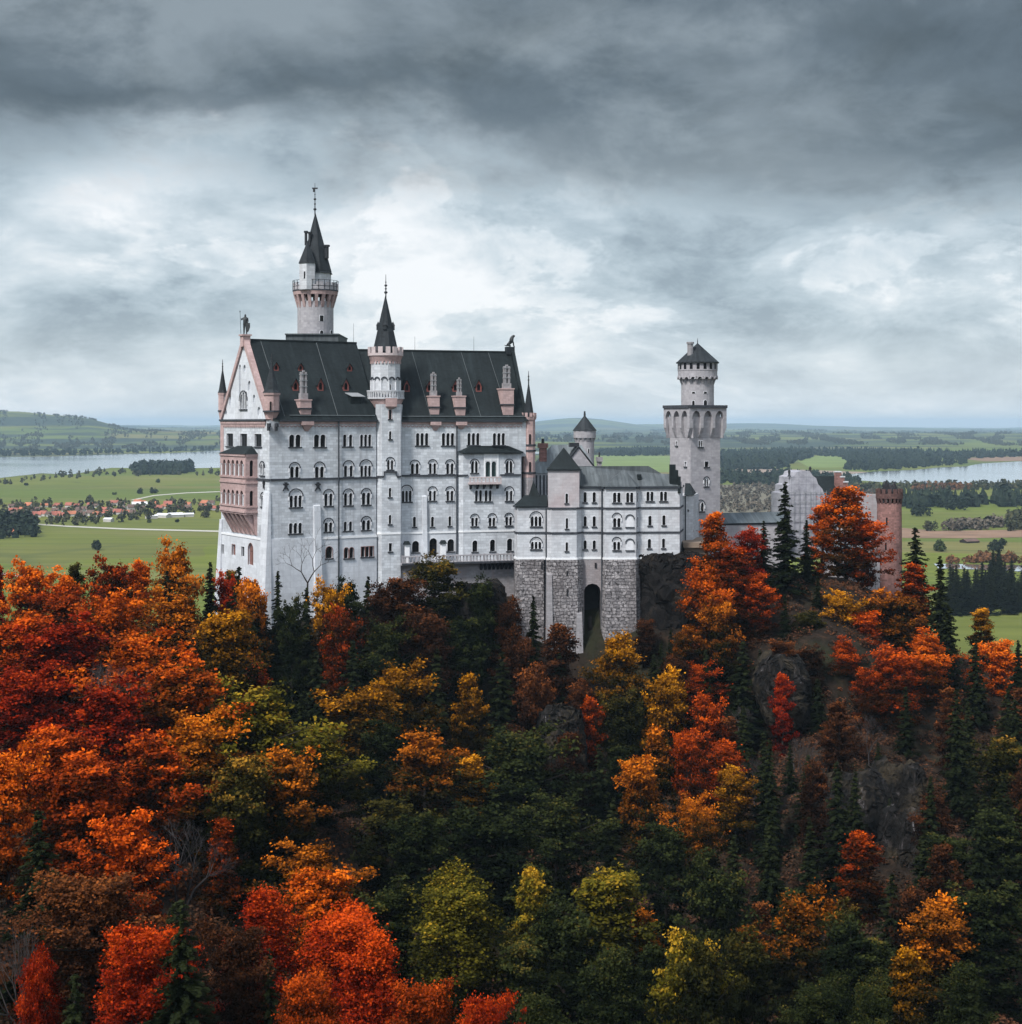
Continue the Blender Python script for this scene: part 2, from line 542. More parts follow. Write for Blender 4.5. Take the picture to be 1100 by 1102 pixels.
def glass_mat():
    m, n = newmat('dark window glass')
    pos = n.add('ShaderNodeNewGeometry').outputs['Position']
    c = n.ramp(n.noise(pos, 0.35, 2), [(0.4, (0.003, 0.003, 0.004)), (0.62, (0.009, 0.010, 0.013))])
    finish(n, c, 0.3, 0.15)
    return m


M['glass'] = glass_mat()
M['glass_green'] = plain('old green tinted glass', (0.028, 0.055, 0.055), 0.2, 0.3)


def roof_mat(name, c1, c2, seam=0.75, row=0.45, streak=0.6):
    m, n = newmat(name)
    uv = n.add('ShaderNodeTexCoord').outputs['UV']
    pos = n.add('ShaderNodeNewGeometry').outputs['Position']
    br = n.add('ShaderNodeTexBrick', {'Vector': uv, 'Scale': 1.0, 'Mortar Size': 0.02, 'Mortar Smooth': 0.2, 'Bias': 0.0, 'Brick Width': seam, 'Row Height': row,
                                      'Color1': (0.8, 0.8, 0.8, 1), 'Color2': (1.12, 1.12, 1.12, 1), 'Mortar': (0.7, 0.7, 0.7, 1)})
    v = n.noise(n.scale(uv, 1.6, 0.10, 1), 0.9, 6, 0.65)
    p = n.noise(pos, 0.16, 5, 0.6, 0.5)
    f = n.math('ADD', n.math('MULTIPLY', v, streak), n.math('MULTIPLY', p, 1 - streak))
    c = n.ramp(f, [(0.34, c1), (0.66, c2)])
    c = n.mix(1.0, c, br.outputs['Color'], 'MULTIPLY')
    moss = n.mapr(n.noise(n.scale(uv, 1, .25, 1), 0.35, 6, 0.65), 0.52, 0.70)
    c = n.mix(n.math('MULTIPLY', moss, 0.38), c, tuple(x * 1.9 for x in c2))
    finish(n, c, 0.7, 0.18, n.math('ADD', br.outputs['Fac'], v), 0.35, 0.06)
    return m


M['slate'] = roof_mat('dark green slate roof', (0.006, 0.0095, 0.0105), (0.016, 0.0225, 0.0245))
M['slate_blue'] = roof_mat('blue black slate roof', (0.013, 0.016, 0.019), (0.032, 0.038, 0.043))
M['lead_roof'] = roof_mat('grey metal roof', (0.045, 0.053, 0.058), (0.105, 0.118, 0.124), 0.6, 4.0)
M['pale_roof'] = roof_mat('pale grey metal roof', (0.12, 0.14, 0.15), (0.22, 0.245, 0.255), 0.7, 4.0)
M['blue_roof'] = roof_mat('blue grey corrugated roof', (0.06, 0.075, 0.085), (0.12, 0.14, 0.15), 0.5, 6.0)


def sheet_mat():
    m, n = newmat('white scaffold sheeting')
    uv = n.add('ShaderNodeTexCoord').outputs['UV']
    pos = n.add('ShaderNodeNewGeometry').outputs['Position']
    br = n.add('ShaderNodeTexBrick', {'Vector': uv, 'Scale': 1.0, 'Mortar Size': 0.07, 'Mortar Smooth': 0.2, 'Bias': 0.0, 'Brick Width': 2.0, 'Row Height': 2.0, 'Color1': (1, 1, 1, 1), 'Color2': (0.9, 0.9, 0.92, 1), 'Mortar': (0.7, 0.7, 0.72, 1)})
    br.offset = 0.0
    c = n.mix(1.0, n.ramp(n.noise(pos, 0.5, 5, 0.6), [(0.3, (0.25, 0.25, 0.275)), (0.7, (0.44, 0.44, 0.475))]), br.outputs['Color'], 'MULTIPLY')
    finish(n, c, 0.75, 0.2, n.noise(pos, 0.8, 4), 0.6, 0.25)
    return m


M['sheet'] = sheet_mat()


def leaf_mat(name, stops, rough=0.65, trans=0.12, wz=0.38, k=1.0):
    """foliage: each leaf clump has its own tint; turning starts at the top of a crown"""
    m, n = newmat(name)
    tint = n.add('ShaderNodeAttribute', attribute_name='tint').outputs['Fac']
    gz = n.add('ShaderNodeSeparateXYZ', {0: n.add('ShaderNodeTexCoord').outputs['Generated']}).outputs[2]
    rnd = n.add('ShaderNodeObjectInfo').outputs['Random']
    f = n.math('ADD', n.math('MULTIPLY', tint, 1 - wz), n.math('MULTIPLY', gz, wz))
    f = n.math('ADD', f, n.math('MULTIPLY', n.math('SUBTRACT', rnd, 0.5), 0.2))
    c = n.ramp(f, [(p, tuple(x * (k * (.36, .45, .76, 1.0)[min(i, 3)] if len(stops) == 4 else k) for x in q)) for i, (p, q) in enumerate(stops)])  # lower stops darkened, painting shade between the leaves
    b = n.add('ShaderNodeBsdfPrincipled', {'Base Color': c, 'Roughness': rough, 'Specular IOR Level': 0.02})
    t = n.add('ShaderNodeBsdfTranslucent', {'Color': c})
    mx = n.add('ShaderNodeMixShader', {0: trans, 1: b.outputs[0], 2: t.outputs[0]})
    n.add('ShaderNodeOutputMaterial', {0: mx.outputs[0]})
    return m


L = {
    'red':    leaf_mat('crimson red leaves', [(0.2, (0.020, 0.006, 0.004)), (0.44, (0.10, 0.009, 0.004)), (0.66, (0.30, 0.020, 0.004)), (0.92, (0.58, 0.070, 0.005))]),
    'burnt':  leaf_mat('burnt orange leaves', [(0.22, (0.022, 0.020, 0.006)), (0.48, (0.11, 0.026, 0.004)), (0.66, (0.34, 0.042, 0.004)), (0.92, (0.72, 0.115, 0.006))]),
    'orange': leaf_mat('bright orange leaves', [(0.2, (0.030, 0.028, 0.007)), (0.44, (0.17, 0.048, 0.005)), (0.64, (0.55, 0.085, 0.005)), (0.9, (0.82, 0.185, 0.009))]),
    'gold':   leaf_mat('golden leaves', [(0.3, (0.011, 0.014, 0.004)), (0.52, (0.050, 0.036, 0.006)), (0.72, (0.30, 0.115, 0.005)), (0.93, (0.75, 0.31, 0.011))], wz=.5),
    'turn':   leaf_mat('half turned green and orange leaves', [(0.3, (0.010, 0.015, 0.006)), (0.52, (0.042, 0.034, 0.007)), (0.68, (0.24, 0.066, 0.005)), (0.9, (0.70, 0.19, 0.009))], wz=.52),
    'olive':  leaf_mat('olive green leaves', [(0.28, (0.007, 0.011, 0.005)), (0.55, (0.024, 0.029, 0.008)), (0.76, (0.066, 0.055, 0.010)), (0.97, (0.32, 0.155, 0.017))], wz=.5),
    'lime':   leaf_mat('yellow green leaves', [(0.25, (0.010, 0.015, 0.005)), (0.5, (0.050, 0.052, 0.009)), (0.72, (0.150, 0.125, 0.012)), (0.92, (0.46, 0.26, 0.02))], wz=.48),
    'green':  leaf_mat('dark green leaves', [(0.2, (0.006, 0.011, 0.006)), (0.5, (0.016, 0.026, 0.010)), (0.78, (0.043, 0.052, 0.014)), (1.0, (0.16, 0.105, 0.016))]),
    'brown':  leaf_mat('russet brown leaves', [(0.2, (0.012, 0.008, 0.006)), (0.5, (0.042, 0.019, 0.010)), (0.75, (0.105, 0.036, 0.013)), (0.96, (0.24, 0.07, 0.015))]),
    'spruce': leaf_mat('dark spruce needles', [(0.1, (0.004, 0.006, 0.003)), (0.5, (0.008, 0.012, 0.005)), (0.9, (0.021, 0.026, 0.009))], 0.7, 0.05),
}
M['bark'] = plain('dark bark', (0.030, 0.024, 0.021), 0.9, 0.4, 2.0)
M['bark_grey'] = plain('grey branch bark', (0.042, 0.036, 0.035), 0.9, 0.3, 2.0)


def rock_mat():
    m, n = newmat('limestone cliff rock')
    pos = n.add('ShaderNodeNewGeometry').outputs['Position']
    a = n.noise(n.scale(pos, 1, 1, 0.4), 0.55, 9, 0.72, 0.8)
    b = n.noise(pos, 0.14, 5, 0.6, 0.4)
    c = n.ramp(a, [(0.38, (0.003, 0.003, 0.003)), (0.54, (0.011, 0.010, 0.009)), (0.62, (0.035, 0.031, 0.031)), (0.69, (0.22, 0.215, 0.225))])
    c = n.mix(n.mapr(b, 0.45, 0.62), c, n.ramp(a, [(0.3, (0.012, 0.012, 0.009)), (0.7, (0.06, 0.045, 0.028))]))
    finish(n, c, 0.95, 0.15, a, 1.0, 0.8)
    return m


M['rock'] = rock_mat()


def dark_rock_mat():
    m, n = newmat('near-black cliff rock')
    pos = n.add('ShaderNodeNewGeometry').outputs['Position']
    a = n.noise(n.scale(pos, 1, 1, 0.5), 0.45, 8, 0.68, 0.5)
    c = n.ramp(a, [(0.32, (0.003, 0.003, 0.003)), (0.52, (0.010, 0.009, 0.009)), (0.68, (0.028, 0.022, 0.016)), (0.82, (0.10, 0.09, 0.08))])  # mostly near-black tones with a few paler patches
    finish(n, c, 0.95, 0.15, a, 1.0, 0.8)
    return m


M['rock_dark'] = dark_rock_mat()


def hill_mat():
    m, n = newmat('forest floor')
    pos = n.add('ShaderNodeNewGeometry').outputs['Position']
    a = n.noise(pos, 0.5, 7, 0.65)
    b = n.noise(pos, 0.05, 4, 0.6)
    c = n.ramp(a, [(0.3, (0.006, 0.005, 0.004)), (0.55, (0.020, 0.014, 0.010)), (0.75, (0.050, 0.028, 0.017))])
    c = n.mix(n.math('MULTIPLY', n.mapr(b, 0.5, 0.7), 0.6), c, (0.02, 0.026, 0.012))
    finish(n, c, 0.95, 0.1, a, 0.8, 0.5)
    return m


M['hill'] = hill_mat()


def field_mat():
    """valley meadows: patchwork of strips, mown and ploughed, with dark tree cover farther out"""
    m, n = newmat('valley meadows')
    pos = n.add('ShaderNodeNewGeometry').outputs['Position']
    xy = n.scale(pos, 1, 1, 0)
    warp = n.noise(xy, 0.0012, 2, 0.5)
    st = n.vmath('ADD', n.scale(xy, 0.0011, 0.0026, 0), n.add('ShaderNodeCombineXYZ', {0: n.math('MULTIPLY', warp, 0.5), 1: n.math('MULTIPLY', warp, 0.9)}).outputs[0])
    vo = n.add('ShaderNodeTexVoronoi', {'Vector': st, 'Scale': 1.0, 'Randomness': 0.85}, feature='F1', distance='MANHATTAN')
    sx = n.add('ShaderNodeSeparateColor', {0: vo.outputs['Color']})
    c = n.ramp(sx.outputs[0], [(0.0, (0.088, 0.125, 0.026)), (0.35, (0.115, 0.145, 0.028)), (0.6, (0.135, 0.145, 0.032)), (0.82, (0.098, 0.122, 0.030)), (1.0, (0.18, 0.15, 0.065))])
    fine = n.noise(n.scale(xy, 0.005, 0.035, 0), 1.0, 8, 0.7)
    c = n.mix(1.0, c, n.ramp(fine, [(0.25, (0.62, 0.66, 0.58)), (0.75, (1.32, 1.24, 1.15))]), 'MULTIPLY')
    vb = n.add('ShaderNodeTexVoronoi', {'Vector': st, 'Scale': 1.0, 'Randomness': 0.85}, feature='DISTANCE_TO_EDGE')
    c = n.mix(n.math('MULTIPLY', n.mapr(vb.outputs['Distance'], 0.0, 0.02, 1.0, 0.0), 0.5), c, (0.07, 0.085, 0.03))
    mow = n.add('ShaderNodeTexWave', {'Vector': xy, 'Scale': 0.011, 'Distortion': 3.0, 'Detail': 2.0, 'Detail Scale': 0.4})
    mow.bands_direction = 'Y'
    c = n.mix(n.math('MULTIPLY', n.mapr(sx.outputs[1], 0.45, 0.6), 0.22), c, n.mix(mow.outputs['Fac'], (0.075, 0.105, 0.024), (0.16, 0.175, 0.05)))
    dry = n.mapr(n.noise(n.scale(xy, 0.5, 1.6, 0), 0.0032, 5, 0.6), 0.52, 0.72)
    c = n.mix(n.math('MULTIPLY', dry, 0.45), c, (0.19, 0.165, 0.075))
    # scattered far copses
    sepp = n.add('ShaderNodeSeparateXYZ', {0: pos})
    far = n.mapr(sepp.outputs[1], 4200, 7000)
    cop = n.noise(n.scale(xy, 0.45, 1.5, 0), 0.0011, 8, 0.66, 0.3)
    c = n.mix(n.math('MULTIPLY', n.mapr(cop, 0.46, 0.51), far), c, n.ramp(n.noise(xy, 0.02, 3), [(0.3, (0.018, 0.030, 0.022)), (0.7, (0.045, 0.060, 0.036))]))
    finish(n, c, 0.9, 0.1)
    return m


M['field'] = field_mat()


def water_mat():
    m, n = newmat('lake water')
    pos = n.add('ShaderNodeNewGeometry').outputs['Position']
    ns = n.noise(n.scale(pos, 0.002, 0.0012, 0), 1.0, 3, 0.5)
    finish(n, (0.84, 0.87, 0.90), n.mapr(ns, 0.35, 0.65, 0.08, 0.14), 0.9, metallic=0.9)
    return m


M['water'] = water_mat()
M['track'] = plain('pale gravel', (0.42, 0.40, 0.35), 0.9, 0.15, 0.05)
M['plough'] = plain('bare brown field', (0.20, 0.125, 0.08), 0.95, 0.25, 0.02)
M['marsh'] = plain('dry reed marsh', (0.25, 0.19, 0.145), 0.95, 0.3, 0.01)
M['scrubland'] = plain('scrubby ground', (0.13, 0.115, 0.08), 0.95, 0.35, 0.02)
M['meadow'] = plain('bright meadow grass', (0.135, 0.18, 0.045), 0.95, 0.2, 0.006)
M['house_wall'] = plain('white house render', (0.46, 0.44, 0.42), 0.8, 0.1, 0.2)
M['roof_red'] = plain('red clay roof tiles', (0.30, 0.10, 0.07), 0.8, 0.3, 0.1)
M['roof_orange'] = plain('orange clay roof tiles', (0.36, 0.13, 0.07), 0.8, 0.3, 0.1)
M['roof_brown'] = plain('dark brown roof tiles', (0.12, 0.075, 0.06), 0.8, 0.3, 0.1)
M['roof_pale'] = plain('pale sheet roof', (0.6, 0.6, 0.6), 0.6, 0.1, 0.1)

# ------------------------------------------------------------------ castle helpers
def arch(u0, u1, z0, z1, n=6, pointed=False):
    r, uc = (u1 - u0) / 2, (u0 + u1) / 2
    if pointed:
        zc = z1 - r * 1.5
        return [(u0, z0), (u1, z0)] + [(uc + r * math.cos(t), zc + r * 1.5 * math.sin(t) ** 0.9) for t in (math.pi * i / n for i in range(n + 1))]
    zc = z1 - r
    return [(u0, z0), (u1, z0)] + [(uc + r * math.cos(t), zc + r * math.sin(t)) for t in (math.pi * i / n for i in range(n + 1))]


def band(mb, fr, v0, v1, uc, zc, r0, r1, a0=0.0, a1=math.pi, n=8, m=0):
    """arched moulding from radius r0 to r1, front at v0, back at v1"""
    for i in range(n):
        t, s = a0 + (a1 - a0) * i / n, a0 + (a1 - a0) * (i + 1) / n
        p = lambda r, a, v: fr.P(uc + r * math.cos(a), v, zc + r * math.sin(a))
        mb.hexa([p(r0, t, v0), p(r1, t, v0), p(r1, t, v1), p(r0, t, v1), p(r0, s, v0), p(r1, s, v0), p(r1, s, v1), p(r0, s, v1)], m)


def add_window(root, fr, cx, y0, y1, wpx, n=1, hood=None, v=0.0, cut=True, flat=False, gap=0.34, sill=True, glass='glass', rim='trim', rev=0.45, label=None, jamb=True, name='window', shut=None):
    """one window: surround, mullions and sill as a part, its panes as a sub-part; returns the openings for the wall"""
    ua, zb = fr.at(cx - wpx / 2, y1, v)
    ub, zt = fr.at(cx + wpx / 2, y0, v)
    W = ub - ua
    lw = W / (n + (n - 1) * gap)
    mb, pb, holes = MB(), MB(), []
    for i in range(n):
        u0 = ua + i * lw * (1 + gap)
        u1 = u0 + lw
        uc, r = (u0 + u1) / 2, lw / 2
        holes.append([(u0, zb), (u1, zb), (u1, zt), (u0, zt)] if flat else arch(u0, u1, zb, zt))
        t = 0.11
        pv = v - 0.07
        if jamb:
            top = zt if flat else zt - r
            mb.fbox(fr, u0 - t, u0, pv, v + 0.1, zb, top)
            mb.fbox(fr, u1, u1 + t, pv, v + 0.1, zb, top)
            if flat:
                mb.fbox(fr, u0 - t, u1 + t, pv, v + 0.1, zt, zt + t)
            else:
                band(mb, fr, pv, v + 0.1, uc, zt - r, r, r + t, n=6)
        gv = v + rev - 0.04 if cut else v - 0.02
        if flat:
            pb.face([fr.P(u0, gv, zb), fr.P(u1, gv, zb), fr.P(u1, gv, zt), fr.P(u0, gv, zt)])
        else:
            pb.face([fr.P(a, gv, b) for a, b in arch(u0, u1, zb, zt)])
        mb.fbox(fr, uc - 0.035, uc + 0.035, gv - 0.06, gv - 0.01, zb, zt - r * (0 if flat else 0.02), 2)
        zm = zb + (zt - zb) * 0.62
        mb.fbox(fr, u0, u1, gv - 0.05, gv - 0.015, zm - 0.035, zm + 0.035, 2)
    for i in range(n - 1):
        uc = ua + lw + i * lw * (1 + gap) + lw * gap / 2
        mb.fbox(fr, uc - 0.17, uc + 0.17, v - 0.13, v - 0.071, zb + 0.1, zb + 0.28)
        mb.fbox(fr, uc - 0.17, uc + 0.17, v - 0.13, v - 0.071, zt - lw * 0.72, zt - lw * 0.5)
    if sill:
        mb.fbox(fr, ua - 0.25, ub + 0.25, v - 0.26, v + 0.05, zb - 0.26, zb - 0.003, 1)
    if hood is not None:
        zh = fr.at(cx, hood, v)[1]
        R = W / 2 + 0.34
        zc = zh - R
        band(mb, fr, v - 0.22, v + 0.05, (ua + ub) / 2, zc, R - 0.2, R, n=9, m=1)
        band(mb, fr, v - 0.11, v + 0.05, (ua + ub) / 2, zc, R - 0.42, R - 0.202, n=9)
        for sx in (ua - 0.34, ub + 0.14):
            mb.fbox(fr, sx, sx + 0.2, v - 0.2, v + 0.05, max(zb, zc - 0.9), zc, 0)
    o = mb.build(name, [M[rim], M['trim_dark'], M['wood_dark']], root, label=label)
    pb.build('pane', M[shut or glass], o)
    return holes


def cylfr(cx, cy, r, px):
    """frame on a round wall where the sight line through px meets it"""
    d = Vector(((px - CX) / F, 1.0)).normalized()
    c = Vector((cx, cy))
    b = d.dot(c)
    disc = r * r - (c.length_squared - b * b)
    p = d * (b - math.sqrt(max(disc, 0.0)))
    o = (p - c).normalized()
    t = Vector((-o.y, o.x))
    return Fr((p.x, p.y), (p.x + t.x, p.y + t.y))


def block(root, pts, z0, z1, mat, wins=None, nm='wall', closed=True, label=None, v=0.0):
    """walls over a chain of plan points (left to right as seen), openings cut; wins: {face index: [window kwargs]}"""
    mb = MB()
    n = len(pts)
    for i in range(n - 1):
        fr = Fr(pts[i], pts[i + 1])
        holes = []
        for wkw in (wins or {}).get(i, []):
            holes += add_window(root, fr, **wkw)
        mb.panel(fr, [(0, z0), (fr.len, z0), (fr.len, z1), (0, z1)], holes)
    if closed:
        a, b = pts[-1], pts[0]
        mb.face([(a[0], a[1], z0), (b[0], b[1], z0), (b[0], b[1], z1), (a[0], a[1], z1)])
        mb.face([(p[0], p[1], z1) for p in pts])
    return mb.build(nm, mat, root, label=label)


def course(mb, pts, z, h, proud=0.2, m=0, back=0.15):
    for i in range(len(pts) - 1):
        fr = Fr(pts[i], pts[i + 1])
        mb.fbox(fr, 0, fr.len, -proud, back, z - h, z, m)


def frieze(mb, fr, u0, u1, z, h, v=0.0, step=0.95, proud=0.18, m=0):
    """little round-arched corbel frieze under the eaves"""
    n = max(2, int((u1 - u0) / step))
    s = (u1 - u0) / n
    mb.fbox(fr, u0, u1, v - proud, v + 0.05, z - h * 0.45, z, m)
    for i in range(n):
        uc = u0 + (i + 0.5) * s
        band(mb, fr, v - proud * 0.9, v + 0.04, uc, z - h * 0.95, s * 0.30, s * 0.49, n=5, m=m)


def finial(root, x, y, z0, z1, mat='iron', cross=False, nm='finial'):
    mb = MB()
    hgt = z1 - z0
    mb.cyl(x, y, 0.16, 0.05, z0 - 0.6, z1, 6)
    for k, r in ((0.12, 0.42), (0.30, 0.26), (0.46, 0.36), (0.62, 0.18)):
        mb.ball((x, y, z0 + k * hgt), r * min(1.0, hgt / 4), n=8, k=5, sz=0.8)
    if cross:
        mb.box(x - 0.7, x + 0.7, y - 0.06, y + 0.06, z0 + 0.80 * hgt, z0 + 0.85 * hgt)
        mb.box(x - 0.5, x - 0.05, y - 0.07, y + 0.07, z0 + 0.70 * hgt, z0 + 0.80 * hgt)
    return mb.build(nm, M[mat], root)


def spire(root, x, y, r, z0, z1, mat='slate_blue', n=8, rot=0.39, flare=True, nm='spire'):
    mb = MB()
    if flare:
        zm = z0 + (z1 - z0) * 0.10
        mb.cyl(x, y, r * 1.08, r * 0.84, z0, zm, n, rot, cap=True)
        mb.cone(x, y, r * 0.84, zm, z1, n, rot)
    else:
        mb.cone(x, y, r, z0, z1, n, rot)
    return mb.build(nm, M[mat], root)


def turret(root, x, y, r, zb, zt, zs, mat, n=8, foot=2.5, crown=False, win=None, fin=1.6, label=None, rot=0.39):
    """hanging corner turret: corbelled foot, drum, spire"""
    mb = MB()
    mb.cyl(x, y, r * 0.25, r, zb - foot, zb, n, rot)
    mb.cyl(x, y, r, r, zb, zt, n, rot)
    mb.cyl(x, y, r * 1.14, r * 1.14, zb - 0.02, zb + 0.35, n, rot, m=1)
    mb.cyl(x, y, r * 1.12, r * 1.16, zt - 0.45, zt + 0.02, n, rot)
    if crown:
        mb.merlons(x, y, r * 1.16, n, zt + 0.02, zt + 0.95, 0.4, 0.55, rot + math.pi / n)
    t = mb.build('turret', [M[mat], M['band']], root, label=label)
    spire(t, x, y, r * (0.95 if crown else 1.08), zt + 0.03, zs, n=n, rot=rot)
    finial(t, x, y, zs - 0.3, zs + fin)
    for px, y0, y1, wpx in (win or []):
        fr = cylfr(x, y, r, px)
        add_window(t, fr, px, y0, y1, wpx, cut=False, rim=mat, sill=False, name='slit_window')
    return t


# ------------------------------------------------------------------ the palace (main building)
A = Vector((wp(290, HY, 340).x, 340.0))
S1 = Fr((A.x, A.y), (wp(415, HY, 355.5).x, 355.5))
WL = 28.6
C = A + S1.n * WL
WF = Fr((C.x, C.y), (A.x, A.y))
S2 = Fr((wp(425, HY, 357.5).x, 357.5), (wp(566, HY, 367).x, 367.0))

palace = thing('palace', 'large white castle palace with steep dark slate roofs and a rose loggia', 'palace', (A.x + 15, A.y + 18, 84))
ZE = zat(452.5, 340)                   # eaves of the west wing
ZB = 78.0
uE = S1.u(404.8)
zband1 = S1.at(300, 580)[1]
PW = dict                               # window keywords
south1 = [PW(cx=317.5, y0=467.5, y1=481, wpx=12.5, n=2, gap=.2), PW(cx=344.2, y0=467.5, y1=481, wpx=12.5, n=2, gap=.2), PW(cx=374.3, y0=467.5, y1=480.5, wpx=10, n=2, gap=.75), PW(cx=393.6, y0=467.5, y1=480.5, wpx=12, n=3),
          PW(cx=317, y0=502, y1=514, wpx=9.5, n=2, hood=497), PW(cx=343.8, y0=502, y1=514, wpx=9.5, n=2, hood=496.5), PW(cx=375, y0=501, y1=513, wpx=9.5, n=2, gap=.75, hood=495), PW(cx=393.6, y0=501, y1=513, wpx=11.5, n=3, hood=494),
          PW(cx=318.3, y0=533, y1=546, wpx=13, n=3, hood=525.5), PW(cx=353.5, y0=531, y1=544.5, wpx=8.8, n=2, gap=.5, hood=526), PW(cx=374.8, y0=530.5, y1=544, wpx=9, n=2, gap=.6, hood=525.5), PW(cx=394, y0=530, y1=543.3, wpx=9, n=2, hood=525),
          PW(cx=318, y0=562.5, y1=574.5, wpx=14, n=3), PW(cx=353.5, y0=562, y1=572.5, wpx=8.5, n=2, hood=557), PW(cx=374.5, y0=561, y1=571.5, wpx=9, n=2, gap=.7), PW(cx=394, y0=559.5, y1=570.5, wpx=9, n=2, hood=555)]
low1 = [PW(cx=354.3, y0=588, y1=601, wpx=7, rim='shutter'), PW(cx=375.5, y0=589, y1=601, wpx=10, n=2, rim='shutter'), PW(cx=395.3, y0=588, y1=599.5, wpx=13, n=3, gap=.2, rim='shutter', flat=True)]
mb = MB()
holes = []
for k in south1:
    holes += add_window(palace, S1, **k)
mb.panel(S1, [(0, zband1), (uE, zband1), (uE, ZE), (0, ZE)], holes)
mb.build('wall', M['lime'], palace)
mb = MB()
holes = []
for k in low1:
    holes += add_window(palace, S1, v=-0.3, **k)
mb.panel(S1, [(-0.3, ZB), (uE, ZB), (uE, zband1), (-0.3, zband1)], holes, v=-0.3)
mb.face([S1.P(-0.3, -0.3, zband1), S1.P(uE, -0.3, zband1), S1.P(uE, 0.02, zband1), S1.P(-0.3, 0.02, zband1)])
mb.build('plinth', M['lime_low'], palace)
# west front
wband = zband1
west = [PW(cx=247.6, y0=466.5, y1=480, wpx=7.2, flat=True, rim='trim'), PW(cx=262.5, y0=466.8, y1=480, wpx=7.4, flat=True), PW(cx=278, y0=467, y1=480.5, wpx=7.6, flat=True),
        PW(cx=282.6, y0=499, y1=511.5, wpx=4.6, n=2, hood=496), PW(cx=283.5, y0=533, y1=545, wpx=4.6, n=2, hood=529.5), PW(cx=283.4, y0=563, y1=575, wpx=1.5, flat=True, sill=False)]
lowW = [PW(cx=240, y0=586, y1=596, wpx=2.4, flat=True, sill=False), PW(cx=251.5, y0=586.5, y1=597, wpx=3.4, flat=True, rim='shutter', shut='shutter', sill=False),
        PW(cx=261.5, y0=588.5, y1=598.5, wpx=3.2, flat=True, sill=False), PW(cx=269.8, y0=585, y1=607.5, wpx=5.2, rim='shutter', shut='shutter', sill=False)]
mb = MB()
holes = []
for k in west:
    holes += add_window(palace, WF, **k)
mb.panel(WF, [(0, wband), (WF.len, wband), (WF.len, ZE), (0, ZE)], holes)
mb.build('wall', M['lime'], palace)
mb = MB()
holes = []
for k in lowW:
    holes += add_window(palace, WF, v=-0.3, **k)
mb.panel(WF, [(-0.3, ZB), (WF.len + 0.3, ZB), (WF.len + 0.3, wband), (-0.3, wband)], holes, v=-0.3)
mb.face([WF.P(-0.3, -0.3, wband), WF.P(WF.len + .3, -0.3, wband), WF.P(WF.len + .3, 0.02, wband), WF.P(-0.3, 0.02, wband)])
# battered foot at the far corner
P = WF.P
mb.hexa([P(-2.6, -1.4, ZB), P(1.6, -1.4, ZB), P(1.6, 2, ZB), P(-2.6, 2, ZB), P(-0.2, -0.32, wband + 3), P(1.2, -0.32, wband + 3), P(1.2, 2, wband + 3), P(-0.2, 2, wband + 3)])
mb.build('plinth', M['lime_low'], palace)
# hidden sides
D1 = Vector(S1.P(uE + 3, WL, 0)[:2])
mb = MB()
e1 = S1.P(uE, 0, 0)
mb.face([(C.x, C.y, ZB), (D1.x, D1.y, ZB), (D1.x, D1.y, ZE), (C.x, C.y, ZE)])
mb.face([(D1.x, D1.y, ZB), (e1[0], e1[1], ZB), (e1[0], e1[1], ZE), (D1.x, D1.y, ZE)])
mb.build('wall', M['lime'], palace)
# white band and dark string courses, wing one
mb = MB()
mb.fbox(S1, S1.u(346.5, -0.3), uE, -0.42, -0.301, zband1 - 0.5, zband1 + 0.05)
mb.build('plaster_band', M['band_light'], palace)
mb = MB()
mb.fbox(WF, 0.5, WF.len - 4, -0.42, -0.301, wband - 0.45, wband + 0.02)
mb.build('plaster_band', M['band_light'], palace)
zs1 = S1.at(300, 515.2)[1]
mb = MB()
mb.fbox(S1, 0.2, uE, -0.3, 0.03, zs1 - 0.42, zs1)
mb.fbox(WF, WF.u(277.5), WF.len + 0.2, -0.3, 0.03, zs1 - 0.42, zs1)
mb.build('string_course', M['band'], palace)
# cornices
mb = MB()
frieze(mb, S1, 2.4, uE, ZE - 0.25, 1.3)
frieze(mb, WF, 0.4, WF.len - 2.2, ZE - 0.75, 0.9, step=1.0)
mb.fbox(WF, 0.2, WF.len - 1.8, -0.35, 0.04, ZE - 0.7, ZE - 0.1)
mb.build('cornice', M['pink'], palace)
mb = MB()
mb.fbox(WF, 0, WF.len - 1.6, -0.55, 0.05, ZE - 0.1, ZE + 0.32)
mb.fbox(S1, 2.2, uE + 0.25, -0.75, -0.1, ZE - 0.22, ZE + 0.16)
mb.build('gutter', M['zinc'], palace)
# rose quoin at the far corner of the west front
mb = MB()
mb.fbox(WF, -0.12, 1.7, -0.14, 0.04, WF.at(240, 545)[1], ZE - 0.8)
mb.build('quoin', M['pink'], palace)

# roof of wing one
apex_u = WF.len / 2
zr1 = zat(365.5, 352)
rf0 = Vector(WF.P(apex_u, 0.7, zr1))
ridge_dir = Vector((S1.d.x, S1.d.y, 0))
k = 0.0
while True:                                        # run the ridge until it reaches its end in the photograph
    q = rf0 + ridge_dir * k
    if CX + F * q.x / q.y > 383.2 or k > 60:
        break
    k += 0.1
rf1 = rf0 + ridge_dir * k
eA, eB = Vector(S1.P(0.7, -0.6, ZE)), Vector(S1.P(uE + 0.15, -0.6, ZE))
nA, nB = Vector(S1.P(0.7, WL + 0.6, ZE)), Vector(S1.P(uE + 3, WL + 0.6, ZE))
n1 = (eB - eA).cross(rf0 - eA).normalized()
mb = MB()
mid = eB.lerp(rf1, 0.45) + S1.d.to_3d() * -0.9
mb.face([eA, eB, mid, rf1, rf0])
mb.face([nB, nA, rf0, rf1])
mb.face([eB, nB, rf1, mid])
